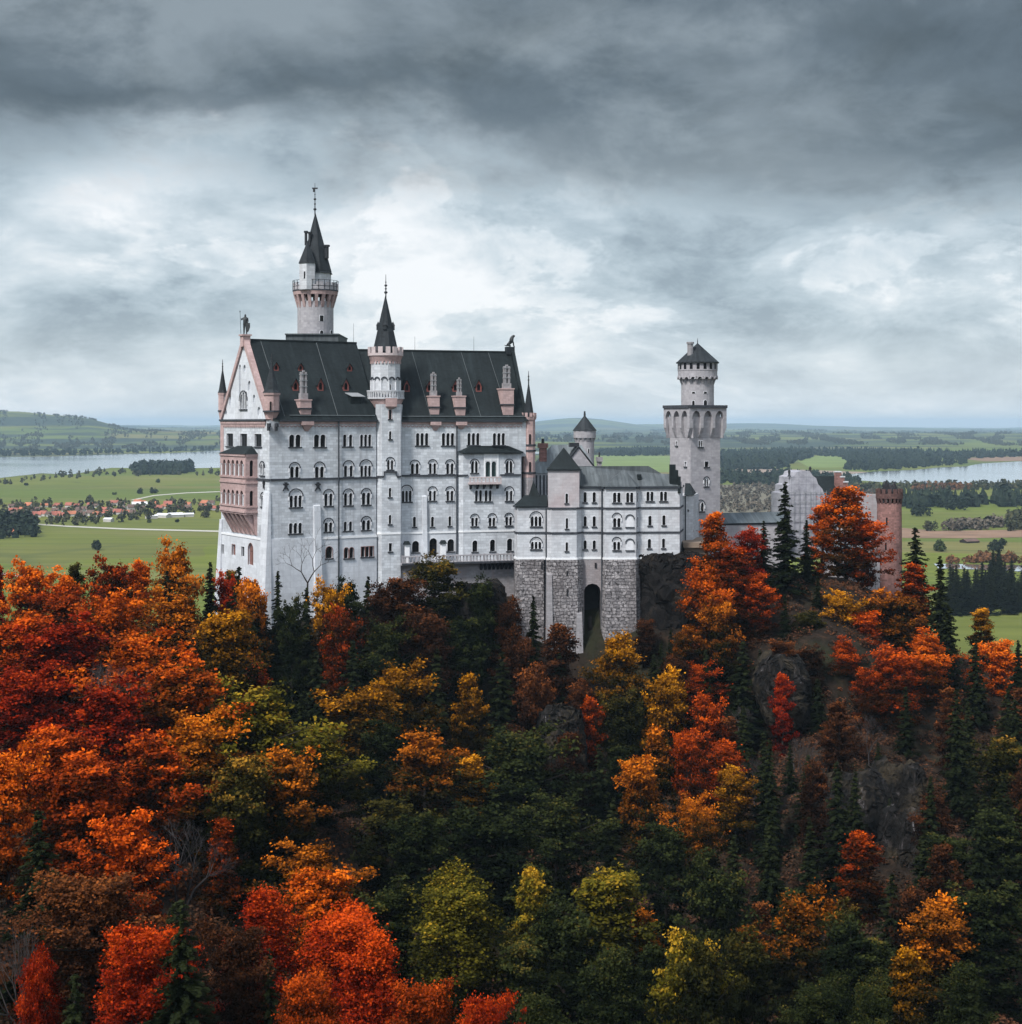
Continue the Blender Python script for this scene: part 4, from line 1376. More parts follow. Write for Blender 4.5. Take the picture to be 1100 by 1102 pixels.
for i in range(n_c):
    uu = u_c + (ub - u_c - .7) * i / (n_c - 1)
    mb.hexa([P(uu, TV + 1.8, zfl - 2.2), P(uu + .55, TV + 1.8, zfl - 2.2), P(uu + .55, TV + 2.2, zfl - 2.2), P(uu, TV + 2.2, zfl - 2.2), P(uu, TV, zfl - .51), P(uu + .55, TV, zfl - .51), P(uu + .55, TV + 2.2, zfl - .51), P(uu, TV + 2.2, zfl - .51)])
mb.build('brackets', M['trim_dark'], terr)
mb = MB()
mb.hexa([P(S2.u(432, TV), TV + 1.3, 70), P(ub, TV + 1.3, 70), P(ub, 0, 70), P(S2.u(432, TV), 0, 70), P(S2.u(432, TV), TV + 2.0, zfl - .51), P(ub, TV + 2.0, zfl - .51), P(ub, 0, zfl - .51), P(S2.u(432, TV), 0, zfl - .51)])
mb.build('foundation_wall', M['grey_stone'], terr)
for px, yt, yb, wpx in ((438, 583, 600, 5), (477, 582, 597, 5)):
    u0, u1 = S2.u(px - wpx / 2, -2), S2.u(px + wpx / 2, -2)
    mb = MB()
    zt_ = S2.at(px, yt + 3, -2)[1]
    mb.fbox(S2, u0, u1, -2.4, -1.4, zfl, zt_)
    mb.hexa([P(u0 - .25, -2.7, zt_), P(u1 + .25, -2.7, zt_), P(u1 + .25, -1.1, zt_), P(u0 - .25, -1.1, zt_), P(u0 + .1, -2.2, zt_ + .8), P(u1 - .1, -2.2, zt_ + .8), P(u1 - .1, -1.6, zt_ + .8), P(u0 + .1, -1.6, zt_ + .8)], 1)
    mb.build('terrace_chimney', [M['band_light'], M['slate']], palace)

# ------------------------------------------------------------------ stair tower on the palace front
sx, sy = wp(416.5, HY, 358.5).x, 358.5
stair = thing('stair_tower', 'slender white stair tower with dark needle spire, rising against the palace front', 'tower', (sx, sy, 84))
pts = [wp(404.3, HY, 354.8).xy, wp(410.8, HY, 353.6).xy, wp(431.2, HY, 355.0).xy, wp(433.6, HY, 361).xy]
fz = zat(435, 356)
stair_w = {1: [PW(cx=420, y0=440.5, y1=451, wpx=2.8, rim='pink'), PW(cx=420, y0=464, y1=472.5, wpx=2.6), PW(cx=420, y0=495, y1=505.5, wpx=6.6, n=2, gap=.5, hood=491.5),
               PW(cx=419.8, y0=525, y1=535, wpx=2.8), PW(cx=419.8, y0=554, y1=564, wpx=2.8), PW(cx=420.2, y0=584.5, y1=593.5, wpx=3.4, flat=True)]}
block(stair, pts, ZB, fz, M['lime'], stair_w)
mb = MB()
course(mb, pts, zat(572.8, 355), .45, .1)
mb.build('plaster_band', M['band_light'], stair)
mb = MB()
zz = zat(511.8, 355)
f2 = Fr(pts[1], pts[2])
mb.fbox(Fr(pts[0], pts[1]), 0, (Vector(pts[1]) - Vector(pts[0])).length, -.28, .05, zz - .4, zz)
mb.fbox(f2, -.1, f2.u(413.2), -.28, .05, zz - .4, zz)
mb.fbox(f2, f2.u(427), f2.len + .1, -.28, .05, zz - .4, zz)
mb.fbox(f2, f2.u(413), f2.u(427), -.32, .05, f2.at(420, 507)[1] - .35, f2.at(420, 507)[1])
mb.fbox(f2, f2.u(413), f2.u(414), -.28, .05, zz, f2.at(420, 507)[1] - .36)
mb.fbox(f2, f2.u(426), f2.u(427), -.28, .05, zz, f2.at(420, 507)[1] - .36)
mb.build('string_course', M['band'], stair)
cx_, cy_ = wp(415, HY, 358.8).x, 358.8
px2m = 358 / F
mb = MB()
R1 = 20.4 * px2m
mb.cyl(cx_, cy_, 15.5 * px2m, 19.6 * px2m, zat(438.5, 357), zat(429, 357), 16, m=1)
mb.cyl(cx_, cy_, R1, R1, zat(429.3, 357), zat(427.6, 357), 16, m=0)
mb.merlons(cx_, cy_, R1 - .08, 40, zat(427.6, 357), zat(421.6, 357), .3, .5, m=0)
for i in range(32):
    a0, a1 = i * math.pi / 16, (i + 1) * math.pi / 16
    q = [(cx_ + r * math.cos(t), cy_ + r * math.sin(t)) for r, t in ((R1, a0), (R1, a1), (R1 - .45, a1), (R1 - .45, a0))]
    mb.prism(q, zat(421.6, 357), zat(420, 357), 0)
mb.build('gallery', [M['wing_lime'], M['pink']], stair)
mb = MB()
R2 = 15.9 * px2m
mb.cyl(cx_, cy_, R2, R2, zat(429, 358), zat(386, 358), 12, .26)
drum = mb.build('drum', M['wing_lime'], stair)
mb = MB()
for i in range(12):
    a = .26 + (i + .5) * math.pi / 6
    o = Vector((math.cos(a), math.sin(a)))
    c = Vector((cx_, cy_)) + o * R2 * .966
    t = Vector((-o.y, o.x))
    fr = Fr(c - t * .78, c + t * .78)
    zb_, zt_ = zat(420, 357), zat(405.5, 357)
    band(mb, fr, -.22, .1, fr.len / 2, zt_ - fr.len * .5, fr.len * .33, fr.len * .52, n=7, m=1)
    mb.fbox(fr, -.12, .12, -.22, .1, zb_, zt_ - fr.len * .5)
mb.build('blind_arcade', [M['trim'], M['band']], drum)
fr = cylfr(cx_, cy_, R2 * .97, 419)
add_window(drum, fr, 419, 413, 420.5, 3.4, cut=False, sill=False)
mb = MB()
mb.cyl(cx_, cy_, R2 * 1.02, R2 * 1.16, zat(389, 358), zat(383, 358), 24, m=0)
for i in range(26):
    a = i * 2 * math.pi / 26
    mb.merlons(cx_, cy_, R2 * 1.05, 26, zat(391.5, 358), zat(389, 358), .3, .5)
    break
mb.cyl(cx_, cy_, R2 * 1.2, R2 * 1.2, zat(383, 358), zat(380.3, 358), 24, m=1)
mb.merlons(cx_, cy_, R2 * 1.2, 14, zat(380.3, 358), zat(373.5, 358), .5, .6, m=1)
mb.build('battlement', [M['pink'], M['pale_rose']], stair)
sp_ = spire(stair, cx_, cy_, 14.8 * px2m, zat(379.5, 358), zat(316, 358), n=8, flare=False)
finial(sp_, wp(413.6, HY, 358).x + .3, cy_, zat(317, 358), zat(295, 358))
mb = MB()
for a in (0.0, math.pi / 2, math.pi, -math.pi / 2):
    x, y = cx_ + math.cos(a) * 8.0 * px2m, cy_ + math.sin(a) * 8.0 * px2m
    mb.box(x - .38, x + .38, y - .38, y + .38, zat(355, 358), zat(350, 358))
    mb.cone(x, y, .65, zat(350, 358), zat(345.5, 358), 4, .785)
mb.build('spire_lucarne', M['slate_blue'], sp_)
mb = MB()
fr = Fr(pts[1], pts[2])
mb.fbox(fr, fr.u(415), fr.u(426.5), -.75, .02, fr.at(420, 437.5)[1], fr.at(420, 429.8)[1] + .3)
mb.hexa([fr.P(fr.u(418), -.1, fr.at(420, 440)[1]), fr.P(fr.u(423), -.1, fr.at(420, 440)[1]), fr.P(fr.u(423), .02, fr.at(420, 440)[1]), fr.P(fr.u(418), .02, fr.at(420, 440)[1]),
         fr.P(fr.u(415), -.75, fr.at(420, 437.6)[1]), fr.P(fr.u(426.5), -.75, fr.at(420, 437.6)[1]), fr.P(fr.u(426.5), .02, fr.at(420, 437.6)[1]), fr.P(fr.u(415), .02, fr.at(420, 437.6)[1])])
mb.build('oriel', M['pink'], stair)

# ------------------------------------------------------------------ tall round tower behind the west roof
RY = 386.0
q = RY / F
rx_ = wp(339.6, HY, RY).x
rt = thing('round_tower', 'tallest round tower with corbelled gallery and pointed dark spire, behind the palace roof', 'tower', (rx_, RY, 84))
mb = MB()
mb.cyl(rx_, RY, 19.3 * q, 19.3 * q, 84, zat(325, RY), 32)
shaft = mb.build('shaft', M['tower_lime'], rt)
for px, y0, y1, wpx, fl in ((346.2, 339.5, 345.5, 4.0, True), (346.2, 355.5, 361.5, 3.6, False), (356.5, 355.5, 361.5, 2.0, False)):
    fr = cylfr(rx_, RY, 19.3 * q, px)
    add_window(shaft, fr, px, y0, y1, wpx, cut=False, flat=fl, sill=False)
mb = MB()
z0, z1, z2, z3 = zat(331.5, RY), zat(318, RY), zat(314, RY), zat(304, RY)
mb.corbels(rx_, RY, 19.3 * q, 23.4 * q, 18, z0, z1, .45)
mb.cyl(rx_, RY, 23.6 * q, 24.2 * q, z1, z2, 32)
mb.cyl(rx_, RY, 24.6 * q, 24.6 * q, z2, z2 + .3, 32, m=1)
for i in range(40):
    if i % 5 == 4 and i % 2:
        continue
    a0, a1 = i * 2 * math.pi / 40, (i + 1) * 2 * math.pi / 40
    pp = [(rx_ + r * math.cos(t), RY + r * math.sin(t)) for r, t in ((24.2 * q, a0), (24.2 * q, a1), (23 * q, a1), (23 * q, a0))]
    mb.prism(pp, z2 + .3, z3 - (.9 if i % 5 in (0, 3) else .2), 2)
gal = mb.build('gallery', [M['pink'], M['band'], M['tower_lime']], rt)
mb = MB()
for i in range(24):
    a = i * 2 * math.pi / 24
    mb.cyl(rx_ + 24.4 * q * math.cos(a), RY + 24.4 * q * math.sin(a), .07, .07, z2 + .3, z3 + .35, 4)
for zz in (z3 + .3, (z2 + z3) / 2):
    pth = [(rx_ + 24.4 * q * math.cos(i * math.pi / 12), RY + 24.4 * q * math.sin(i * math.pi / 12), zz) for i in range(25)]
    mb.tube(pth, .06, 4)
mb.build('railing', M['iron'], gal)
# upper drum and side turret
ux = wp(347.5, HY, RY).x
mb = MB()
mb.cyl(wp(340.3, HY, RY).x, RY, 16.6 * q, 16.6 * q, z1, zat(293.5, RY), 8, .39)
ud = mb.build('drum', M['wing_lime'], rt)
fr = cylfr(wp(340.3, HY, RY).x, RY, 15.5 * q, 353.5)
add_window(ud, fr, 353.5, 298, 304, 1.6, cut=False, sill=False)
spx = wp(341.5, HY, RY).x
mb = MB()
zb_, zt_ = zat(294, RY), zat(228, RY)
xb = wp(340, HY, RY).x
mb.cyl(xb, RY, 18.6 * q, 17.2 * q, zb_ - .2, zb_ + .4, 8, .39)
vs = [(xb + 17.6 * q * math.cos(.39 + i * math.pi / 4), RY + 17.6 * q * math.sin(.39 + i * math.pi / 4), zb_ + .4) for i in range(8)] + [(wp(339.4, HY, RY).x, RY, zt_)]
mb.mesh(vs, [(i, (i + 1) % 8, 8) for i in range(8)])
sp2 = mb.build('spire', M['slate_blue'], rt)
finial(sp2, wp(339.0, HY, RY).x, RY, zat(229, RY), zat(197, RY), cross=True)
for px, y0, y1, r in ((329.3, 262, 250, .35), (333.3, 262, 251, .35), (351.5, 276, 265, .55)):
    mb = MB()
    p = wp(px, HY, RY - 2)
    mb.cyl(p.x, p.y, r, r, zat(y0 + 3, RY), zat(y1, RY), 6)
    mb.cyl(p.x, p.y, r * 1.5, r * 1.5, zat(y1 + 1.5, RY), zat(y1, RY) + .1, 6)
    mb.build('chimney_pot', M['iron'], sp2)
tx, ty = wp(331.0, HY, RY - 4.2).x, RY - 4.2
mb = MB()
tq = [(tx + 9.4 * q * math.cos(.55 + i * math.pi / 3), ty + 9.4 * q * math.sin(.55 + i * math.pi / 3)) for i in range(6)]
mb.prism(tq, zat(312, RY - 4), zat(283.5, RY - 4))
st_ = mb.build('side_turret', M['wing_lime'], rt)
spire(st_, wp(331.0, HY, RY - 4.2).x, ty, 10.4 * q, zat(283.8, RY - 4), zat(259, RY - 4), n=6, rot=.55, flare=False)
fr = cylfr(tx, ty, 8.6 * q, 328.3)
add_window(st_, fr, 328.3, 292, 299.5, 2.6, cut=False, flat=True, sill=False)
mb = MB()
p = wp(339, HY, 378)
mb.box(wp(311.3, HY, 378).x, wp(367, HY, 378).x, 372, 392, zat(372, 378), zat(361.8, 378))
mb.box(wp(310.6, HY, 378).x, wp(367.7, HY, 378).x, 371.6, 392.4, zat(361.8, 378), zat(360.5, 378))
mb.build('tower_base', M['lead_roof'], rt)

# ------------------------------------------------------------------ statue and lion on the gables
def skin(name, nodes, edges, mat, parent=None, loc=(0, 0, 0), label=None, sub=1):
    me = bpy.data.meshes.new(name)
    me.from_pydata([n[:3] for n in nodes], edges, [])
    o = bpy.data.objects.new(name, me)
    COL.objects.link(o)
    o.modifiers.new('skin', 'SKIN')
    ly = me.skin_vertices[0] if me.skin_vertices else None
    if ly is None:
        bpy.context.view_layer.objects.active = o
        bpy.context.view_layer.update()
        ly = me.skin_vertices[0]
    for i, n in enumerate(nodes):
        ly.data[i].radius = (n[3], n[4] if len(n) > 4 else n[3])
        ly.data[i].use_root = (i == 0)
    s = o.modifiers.new('sub', 'SUBSURF')
    s.levels = s.render_levels = sub
    dg = bpy.context.evaluated_depsgraph_get()
    me2 = bpy.data.meshes.new_from_object(o.evaluated_get(dg))
    o.modifiers.clear()
    o.data = me2
    me2.materials.clear()
    me2.materials.append(mat)
    me2.polygons.foreach_set('use_smooth', [True] * len(me2.polygons))
    o.location = loc
    o.parent = parent
    if label:
        o['label'] = label
    return o


knight = thing('statue', 'dark bronze standing knight statue with lance and shield on the western gable', 'statue', pedW)
k = 0.9
kn = [(0, 0, 2.75, .42), (0, 0, 3.4, .50), (0, 0, 4.0, .55, .42), (0, 0, 4.45, .22), (0.02, -.03, 4.9, .30, .33), (0.02, -.02, 5.2, .16),
      (-.55, 0, 4.15, .22), (-.95, -.1, 3.6, .17), (-.95, -.25, 4.15, .14), (.55, 0, 4.1, .22), (.75, -.05, 3.4, .18), (.62, -.35, 2.9, .15),
      (-.27, 0, 2.3, .33), (-.30, -.02, 1.25, .24), (-.32, .05, .2, .18), (-.36, -.35, .1, .15), (.27, 0, 2.3, .33), (.34, -.05, 1.25, .24), (.36, .02, .2, .18), (.40, -.38, .1, .15)]
ke = [(0, 1), (1, 2), (2, 3), (3, 4), (4, 5), (2, 6), (6, 7), (7, 8), (2, 9), (9, 10), (10, 11), (0, 12), (12, 13), (13, 14), (14, 15), (0, 16), (16, 17), (17, 18), (18, 19)]
skin('body', [(a * k, b * k, c * k, *[r * k for r in rr]) for a, b, c, *rr in kn], ke, M['bronze'], knight)
mb = MB()
mb.tube([pedW + Vector((-.95, -.3, .15)), pedW + Vector((-1.15, -.28, 5.2))], [.07, .05], 6)
mb.cone(pedW.x - 1.15, pedW.y - .28, .14, pedW.z + 5.1, pedW.z + 5.6, 6)
mb.build('lance', M['bronze'], knight)
mb = MB()
sh = [(.2, 2.6), (1.15, 2.6), (1.2, 1.7), (.95, .9), (.68, .45), (.4, .9), (.15, 1.7)]
mb.mesh([(pedW.x + x, pedW.y - .55 - (.12 if 0 < i < 4 else 0), pedW.z + z) for i, (x, z) in enumerate(sh)] + [(pedW.x + x, pedW.y - .38, pedW.z + z) for x, z in sh],
        [tuple(range(7)), tuple(range(13, 6, -1))] + [(i, (i + 1) % 7, 7 + (i + 1) % 7, 7 + i) for i in range(7)])
mb.build('shield', M['bronze'], knight)

lion = thing('lion_statue', 'small dark stone lion sitting on the eastern gable peak of the palace', 'statue', lion_pos)
ln = [(.1, 0, .75, .62, .5), (.35, 0, 1.6, .55, .5), (.55, 0, 2.25, .52, .5), (.95, 0, 2.75, .42, .4), (1.35, 0, 2.65, .25, .25),
      (.9, -.3, 1.1, .2), (1.0, -.3, .15, .18), (1.3, -.3, .08, .14), (.9, .3, 1.1, .2), (1.0, .3, .15, .18), (1.3, .3, .08, .14),
      (-.45, -.4, .55, .38, .3), (.3, -.45, .15, .2), (-.45, .4, .55, .38, .3), (.3, .45, .15, .2), (-.9, 0, .25, .14), (-1.3, .15, .5, .08)]
le = [(0, 1), (1, 2), (2, 3), (3, 4), (1, 5), (5, 6), (6, 7), (1, 8), (8, 9), (9, 10), (0, 11), (11, 12), (0, 13), (13, 14), (0, 15), (15, 16)]
skin('body', ln, le, M['bronze'], lion)

# ------------------------------------------------------------------ side wing in front of the court
K = Fr(wp(553, HY, 351.5).xy, wp(735, HY, 353.2).xy)
wing = thing('side_wing', 'pale side wing with grey metal roofs on a rough stone base beside the palace', 'castle wing', K.P(16, 5, 78))
kp = lambda px, v: K.P(K.u(px, v), v, 0)[:2]
kz = lambda py: K.at(640, py)[1]
ZW = kz(601.5)
# low polygonal pavilion
p1 = [kp(553.8, 3.0), kp(556.8, 0.2), kp(588.3, 0.0), kp(590, 3)]
block(wing, p1, ZW, kz(545), M['wing_lime'], {1: [PW(cx=577, y0=555.5, y1=566.5, wpx=11.5, n=3, hood=550), PW(cx=577, y0=583, y1=591, wpx=11, n=3, hood=577.5)]}, label='low pavilion wall')
# square stair turret
p2 = [kp(589.6, 5), kp(590.2, -1.4), kp(623.4, -1.4), kp(624.5, 2)]
p2b = [kp(588.5, 5), kp(588.7, -.5), kp(593.2, -1.8), kp(620.6, -1.8), kp(625.6, -.5), kp(627, 2)]
block(wing, p2, kz(545.6), kz(505), M['wing_rose'], {1: [PW(cx=610, y0=531, y1=541.5, wpx=2.8, v=0)]}, label='rosy upper wall of the square turret')
block(wing, p2b, ZW, kz(545.6), M['wing_lime'], {2: [PW(cx=610.2, y0=557.5, y1=569, wpx=2.6), PW(cx=610.1, y0=583.5, y1=593, wpx=2.6)]})
# recess, polygonal bay and right-hand range
p3 = [kp(624, .4), kp(648.2, .4)]
block(wing, p3, ZW, kz(524), M['wing_lime'], {0: [PW(cx=c, y0=a, y1=b, wpx=3.4) for a, b in ((529.5, 540.5), (555.5, 566.5), (581.5, 591)) for c in (629.8, 639.6)]}, closed=False)
p4 = [kp(648.2, .4), kp(651.0, -1.5), kp(684.5, -1.5), kp(687.6, .2)]
block(wing, p4, ZW, kz(524.5), M['wing_lime'], {1: [PW(cx=663.9, y0=530, y1=540.8, wpx=8.2, n=2, gap=.25), PW(cx=677.8, y0=530, y1=540.8, wpx=7.6, n=2, gap=.25), PW(cx=663.9, y0=557.5, y1=567.5, wpx=7.8, n=2, gap=.3, hood=551.5), PW(cx=663.8, y0=583, y1=592, wpx=7.4, n=2, gap=.3, hood=577.5)],
                                                   2: [PW(cx=686, y0=530.5, y1=541, wpx=1.3, sill=False), PW(cx=686, y0=556, y1=567, wpx=1.3, sill=False), PW(cx=686, y0=582, y1=592, wpx=1.3, sill=False)]}, closed=False)
p5 = [kp(687.6, .2), kp(731.5, .2), kp(734.8, 9.5)]
block(wing, p5, ZW, kz(524.5), M['wing_lime'], {0: [PW(cx=699.6, y0=529, y1=539.2, wpx=7.6, n=2, gap=.25), PW(cx=714.2, y0=529, y1=539.2, wpx=7.6, n=2, gap=.25), PW(cx=699.6, y0=555, y1=565.5, wpx=3.6), PW(cx=714.6, y0=554.5, y1=565.2, wpx=3.4),
                                                     PW(cx=699, y0=580, y1=590, wpx=3.6), PW(cx=714.2, y0=579.5, y1=589.8, wpx=3.2)]}, closed=False)
mb = MB()
a, b = kp(734.8, 9.5), kp(627, 9.5)
mb.face([(a[0], a[1], ZW), (b[0], b[1], ZW), (b[0], b[1], kz(524)), (a[0], a[1], kz(524))])
mb.build('wall', M['wing_lime'], wing)
# blind arches
fr4 = Fr(p4[1], p4[2])
for top, bot in ((554.5, 567), (580.5, 592)):
    ua, zb_ = fr4.at(674, bot)
    ub, zt_ = fr4.at(682, top)
    mb = MB()
    band(mb, fr4, -.2, .03, (ua + ub) / 2, zt_ - (ub - ua) / 2, (ub - ua) / 2, (ub - ua) / 2 + .25, n=8, m=1)
    mb.fbox(fr4, ua - .2, ub + .2, -.25, .03, zb_ - .25, zb_, 1)
    mb.face([fr4.P(u, -.03, z) for u, z in arch(ua, ub, zb_, zt_)])
    mb.build('blind_arch', [M['trim'], M['band']], wing)
# courses
mb = MB()
for py in (545.8, 572.2):
    for pp in (p1, p3, p4, p5):
        if py < 550 and pp is p1:
            continue
        course(mb, pp, kz(py), .36, .22)
    course(mb, p2b, kz(py) + .05, .4, .2)
mb.build('string_course', M['band'], wing)
mb = MB()
for pp in (p1, p2b, p3, p4, p5):
    course(mb, pp, kz(599.8), .45, .2)
mb.build('plinth_course', M['band_light'], wing)
mb = MB()
for pp in (p3, p4, p5):
    course(mb, pp, kz(523.6), .5, .4)
course(mb, p1, kz(544.2), .4, .4)
course(mb, p2, kz(504.6), .35, .35)
mb.build('gutter', M['zinc'], wing)
for px in (647.9, 588.0):
    mb = MB()
    u = K.u(px, -.3)
    mb.tube([K.P(u, -.3, kz(525 if px > 600 else 546)), K.P(u, -.3, kz(705 if px > 600 else 680))], .2, 6)
    mb.build('downpipe', M['zinc'], wing)
# roofs
mb = MB()
ez = kz(545) + .05
e = [K.P(K.u(552.5, 3.5), 3.5, ez), K.P(K.u(555.8, -.5), -.5, ez), K.P(K.u(589, -.5), -.5, ez), K.P(K.u(590, 5), 5, ez)]
t_ = [K.P(K.u(565, 3.5), 3.5, kz(533.5)), K.P(K.u(589, 3.5), 3.5, kz(533.5))]
mb.face([e[0], e[1], t_[0]])
mb.face([e[1], e[2], t_[1], t_[0]])
mb.face([e[0], t_[0], t_[1], e[3]])
mb.build('roof', M['slate'], wing, label='dark lean-to roof of the pavilion')
mb = MB()
cx2, vv = K.u(574.7, 4.2), 4.2
s5 = [K.P(cx2 - 1.3, 2.9, kz(536)), K.P(cx2 + 1.5, 2.9, kz(536)), K.P(cx2 + 1.5, 5.5, kz(536)), K.P(cx2 - 1.3, 5.5, kz(536))]
mb.mesh(s5 + [K.P(cx2 - .15, 4.2, kz(518))], [(0, 1, 4), (1, 2, 4), (2, 3, 4), (3, 0, 4)])
mb.build('pavilion_spire', M['slate'], wing)
mb = MB()
zt0 = kz(505) + .02
sq = [K.P(K.u(588.6, -1.9), -1.9, zt0), K.P(K.u(625, -1.9), -1.9, zt0), K.P(K.u(625, 5.6), 5.6, zt0), K.P(K.u(588.6, 5.6), 5.6, zt0)]
ap = K.P(K.u(606.8, 1.9), 1.9, kz(481.5))
sq2 = [tuple(Vector(p).lerp(Vector((ap[0], ap[1], zt0)), .16) + Vector((0, 0, .7))) for p in sq]
mb.mesh(sq + sq2 + [ap], [(0, 1, 5, 4), (1, 2, 6, 5), (2, 3, 7, 6), (3, 0, 4, 7), (4, 5, 8), (5, 6, 8), (6, 7, 8), (7, 4, 8)])
mb.build('roof', M['slate'], wing, label='dark pyramid roof of the square turret')
# long roof
mb = MB()
ez = kz(523.6) + .03
ry, rv = kz(502.2), 5.0
L0, L1, L2 = K.u(620, -.4), K.u(733.5, -.4), K.u(733.5, 9.9)
ra, rb = K.u(622, rv), K.u(698, rv)
mb.face([K.P(L0, -.1, ez), K.P(L1, -.3, ez), K.P(L1 - .2, rv - 1, kz(511)), K.P(K.u(712, rv), rv, kz(510.5)), K.P(rb, rv, ry), K.P(ra, rv, ry)])
mb.face([K.P(L2, 9.9, ez), K.P(L0, 9.9, ez), K.P(ra, rv, ry), K.P(rb, rv, ry), K.P(K.u(712, rv), rv, kz(510.5)), K.P(L1, rv, kz(511))])
mb.build('roof', M['lead_roof'], wing, label='long grey metal roof')
mb = MB()
bpx = [K.P(K.u(647.3, .1), .1, ez), K.P(K.u(650.3, -2), -2, ez), K.P(K.u(685.3, -2), -2, ez), K.P(K.u(688.6, -.2), -.2, ez)]
apx = K.P(K.u(671.5, 3.4), 3.4, kz(505.5))
mb.mesh(bpx + [apx], [(0, 1, 4), (1, 2, 4), (2, 3, 4)])
mb.build('bay_roof', M['lead_roof'], wing)
mb = MB()
u = K.u(686, 1.6)
mb.fbox(K, u, u + .9, 1.2, 2.6, kz(516), kz(510.8))
mb.build('roof_vent', M['slate'], wing)
# stepped gable at the right end
mb = MB()
for i, (pa, pb, yt) in enumerate(((720.5, 726.8, 500), (725.2, 729.5, 506), (729.0, 731.5, 513.5), (731.0, 734.2, 518.5))):
    mb.fbox(K, K.u(pa, 1.0) if i else K.u(pa, 1), K.u(pb, 1.0) - .01, .25 - .02 * i, 1.25 + .02 * i, kz(524.3), kz(yt) - .01 * i, 0 if i < 2 else 1)
mb.fbox(K, K.u(729.5, .2), K.u(732.5, .2), -.15, .6, kz(531), kz(513))
mb.build('stepped_gable', [M['slate'], M['wing_rose']], wing)

# rusticated, battered base
def rustic(nm, pts, zt, zb, spread, mat='rustic', label=None, side=True):
    mb = MB()
    n = len(pts)
    cx = sum(p[0] for p in pts) / n
    lo = [((p[0] - cx) * (1 + .04 * spread) + cx, p[1] - spread * (1 if 0 < i < n - 1 else .4)) for i, p in enumerate(pts)]
    S = 7
    for i in range(n - 1):
        for k in range(S):
            t0, t1 = k / S, (k + 1) / S
            f = lambda j, t: (pts[j][0] * (1 - t) + lo[j][0] * t, pts[j][1] * (1 - t) + lo[j][1] * t, zt + (zb - zt) * t)
            mb.face([f(i, t0), f(i + 1, t0), f(i + 1, t1), f(i, t1)])
    return mb.build(nm, M[mat], wing, label=label)


zb = 66.0
rustic('base_wall', [kp(553.3, 5), kp(554.8, 1.0), kp(559.5, -.3), kp(585, -.4), kp(588.5, 2)], ZW, zb, .9)
rustic('base_wall', [kp(587.6, 6), kp(588.0, -.6), kp(593, -2.1), kp(621.5, -2.1), kp(627.2, -.6), kp(628.8, 7)], ZW, zb, 1.5, label='rusticated base under the square turret')
rustic('base_wall', [kp(647.0, 7), kp(647.8, .2), kp(651.5, -1.9), kp(684.3, -1.9), kp(688.6, 0), kp(690.0, 3)], ZW, zb, 1.5, label='rusticated base under the polygonal bay')
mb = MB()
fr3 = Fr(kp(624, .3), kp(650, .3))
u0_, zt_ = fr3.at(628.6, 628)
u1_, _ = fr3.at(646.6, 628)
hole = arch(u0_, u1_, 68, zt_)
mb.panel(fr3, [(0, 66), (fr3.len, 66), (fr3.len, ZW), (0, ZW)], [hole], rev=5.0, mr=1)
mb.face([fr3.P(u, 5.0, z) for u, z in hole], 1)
mb.build('arch_wall', [M['grey_stone'], M['dark_void']], wing, label='recessed base wall with a tall dark archway')  # archway sides and back coloured dark as painted shade
mb = MB()
zz = fr3.at(637, 655)[1]
for pa, pb, yt in ((633.5, 637.0, 664), (640.5, 643.5, 690)):
    mb.hexa([fr3.P(fr3.u(pa) - .2, -.6, 66), fr3.P(fr3.u(pb) + .3, -.6, 66), fr3.P(fr3.u(pb) + .3, 2, 66), fr3.P(fr3.u(pa) - .2, 2, 66), fr3.P(fr3.u(pa), .6, zat(yt, 352)), fr3.P(fr3.u(pb), .6, zat(yt, 352)), fr3.P(fr3.u(pb), 1.6, zat(yt, 352)), fr3.P(fr3.u(pa), 1.6, zat(yt, 352))])
mb.build('rock_pier', M['rock_dark'], wing)
mb = MB()
for pa, pb, yt, vv in ((588.5, 594.0, 618, -2.6), (620.5, 626.5, 660, -3.0), (596, 601, 690, -3.4)):
    zt_ = zat(yt, 350)
    ua, ub = K.u(pa, vv), K.u(pb, vv)
    mb.hexa([K.P(ua - .3, vv - 1.4, 66), K.P(ub + .5, vv - 1.4, 66), K.P(ub + .5, .5, 66), K.P(ua - .3, .5, 66), K.P(ua, vv, zt_), K.P(ub, vv, zt_), K.P(ub, .5, zt_ + .8), K.P(ua, .5, zt_ + .8)])
mb.build('buttress', M['grey_stone'], wing)
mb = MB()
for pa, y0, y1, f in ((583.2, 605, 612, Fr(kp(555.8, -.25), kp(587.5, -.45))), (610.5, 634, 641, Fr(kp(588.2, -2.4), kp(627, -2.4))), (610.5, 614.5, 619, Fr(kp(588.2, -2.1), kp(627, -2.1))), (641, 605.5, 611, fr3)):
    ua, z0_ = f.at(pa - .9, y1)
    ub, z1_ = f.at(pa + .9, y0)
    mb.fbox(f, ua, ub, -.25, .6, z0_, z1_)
mb.build('drain_slit', M['dark_void'], wing)  # dark blocks painted as the shade in narrow slits

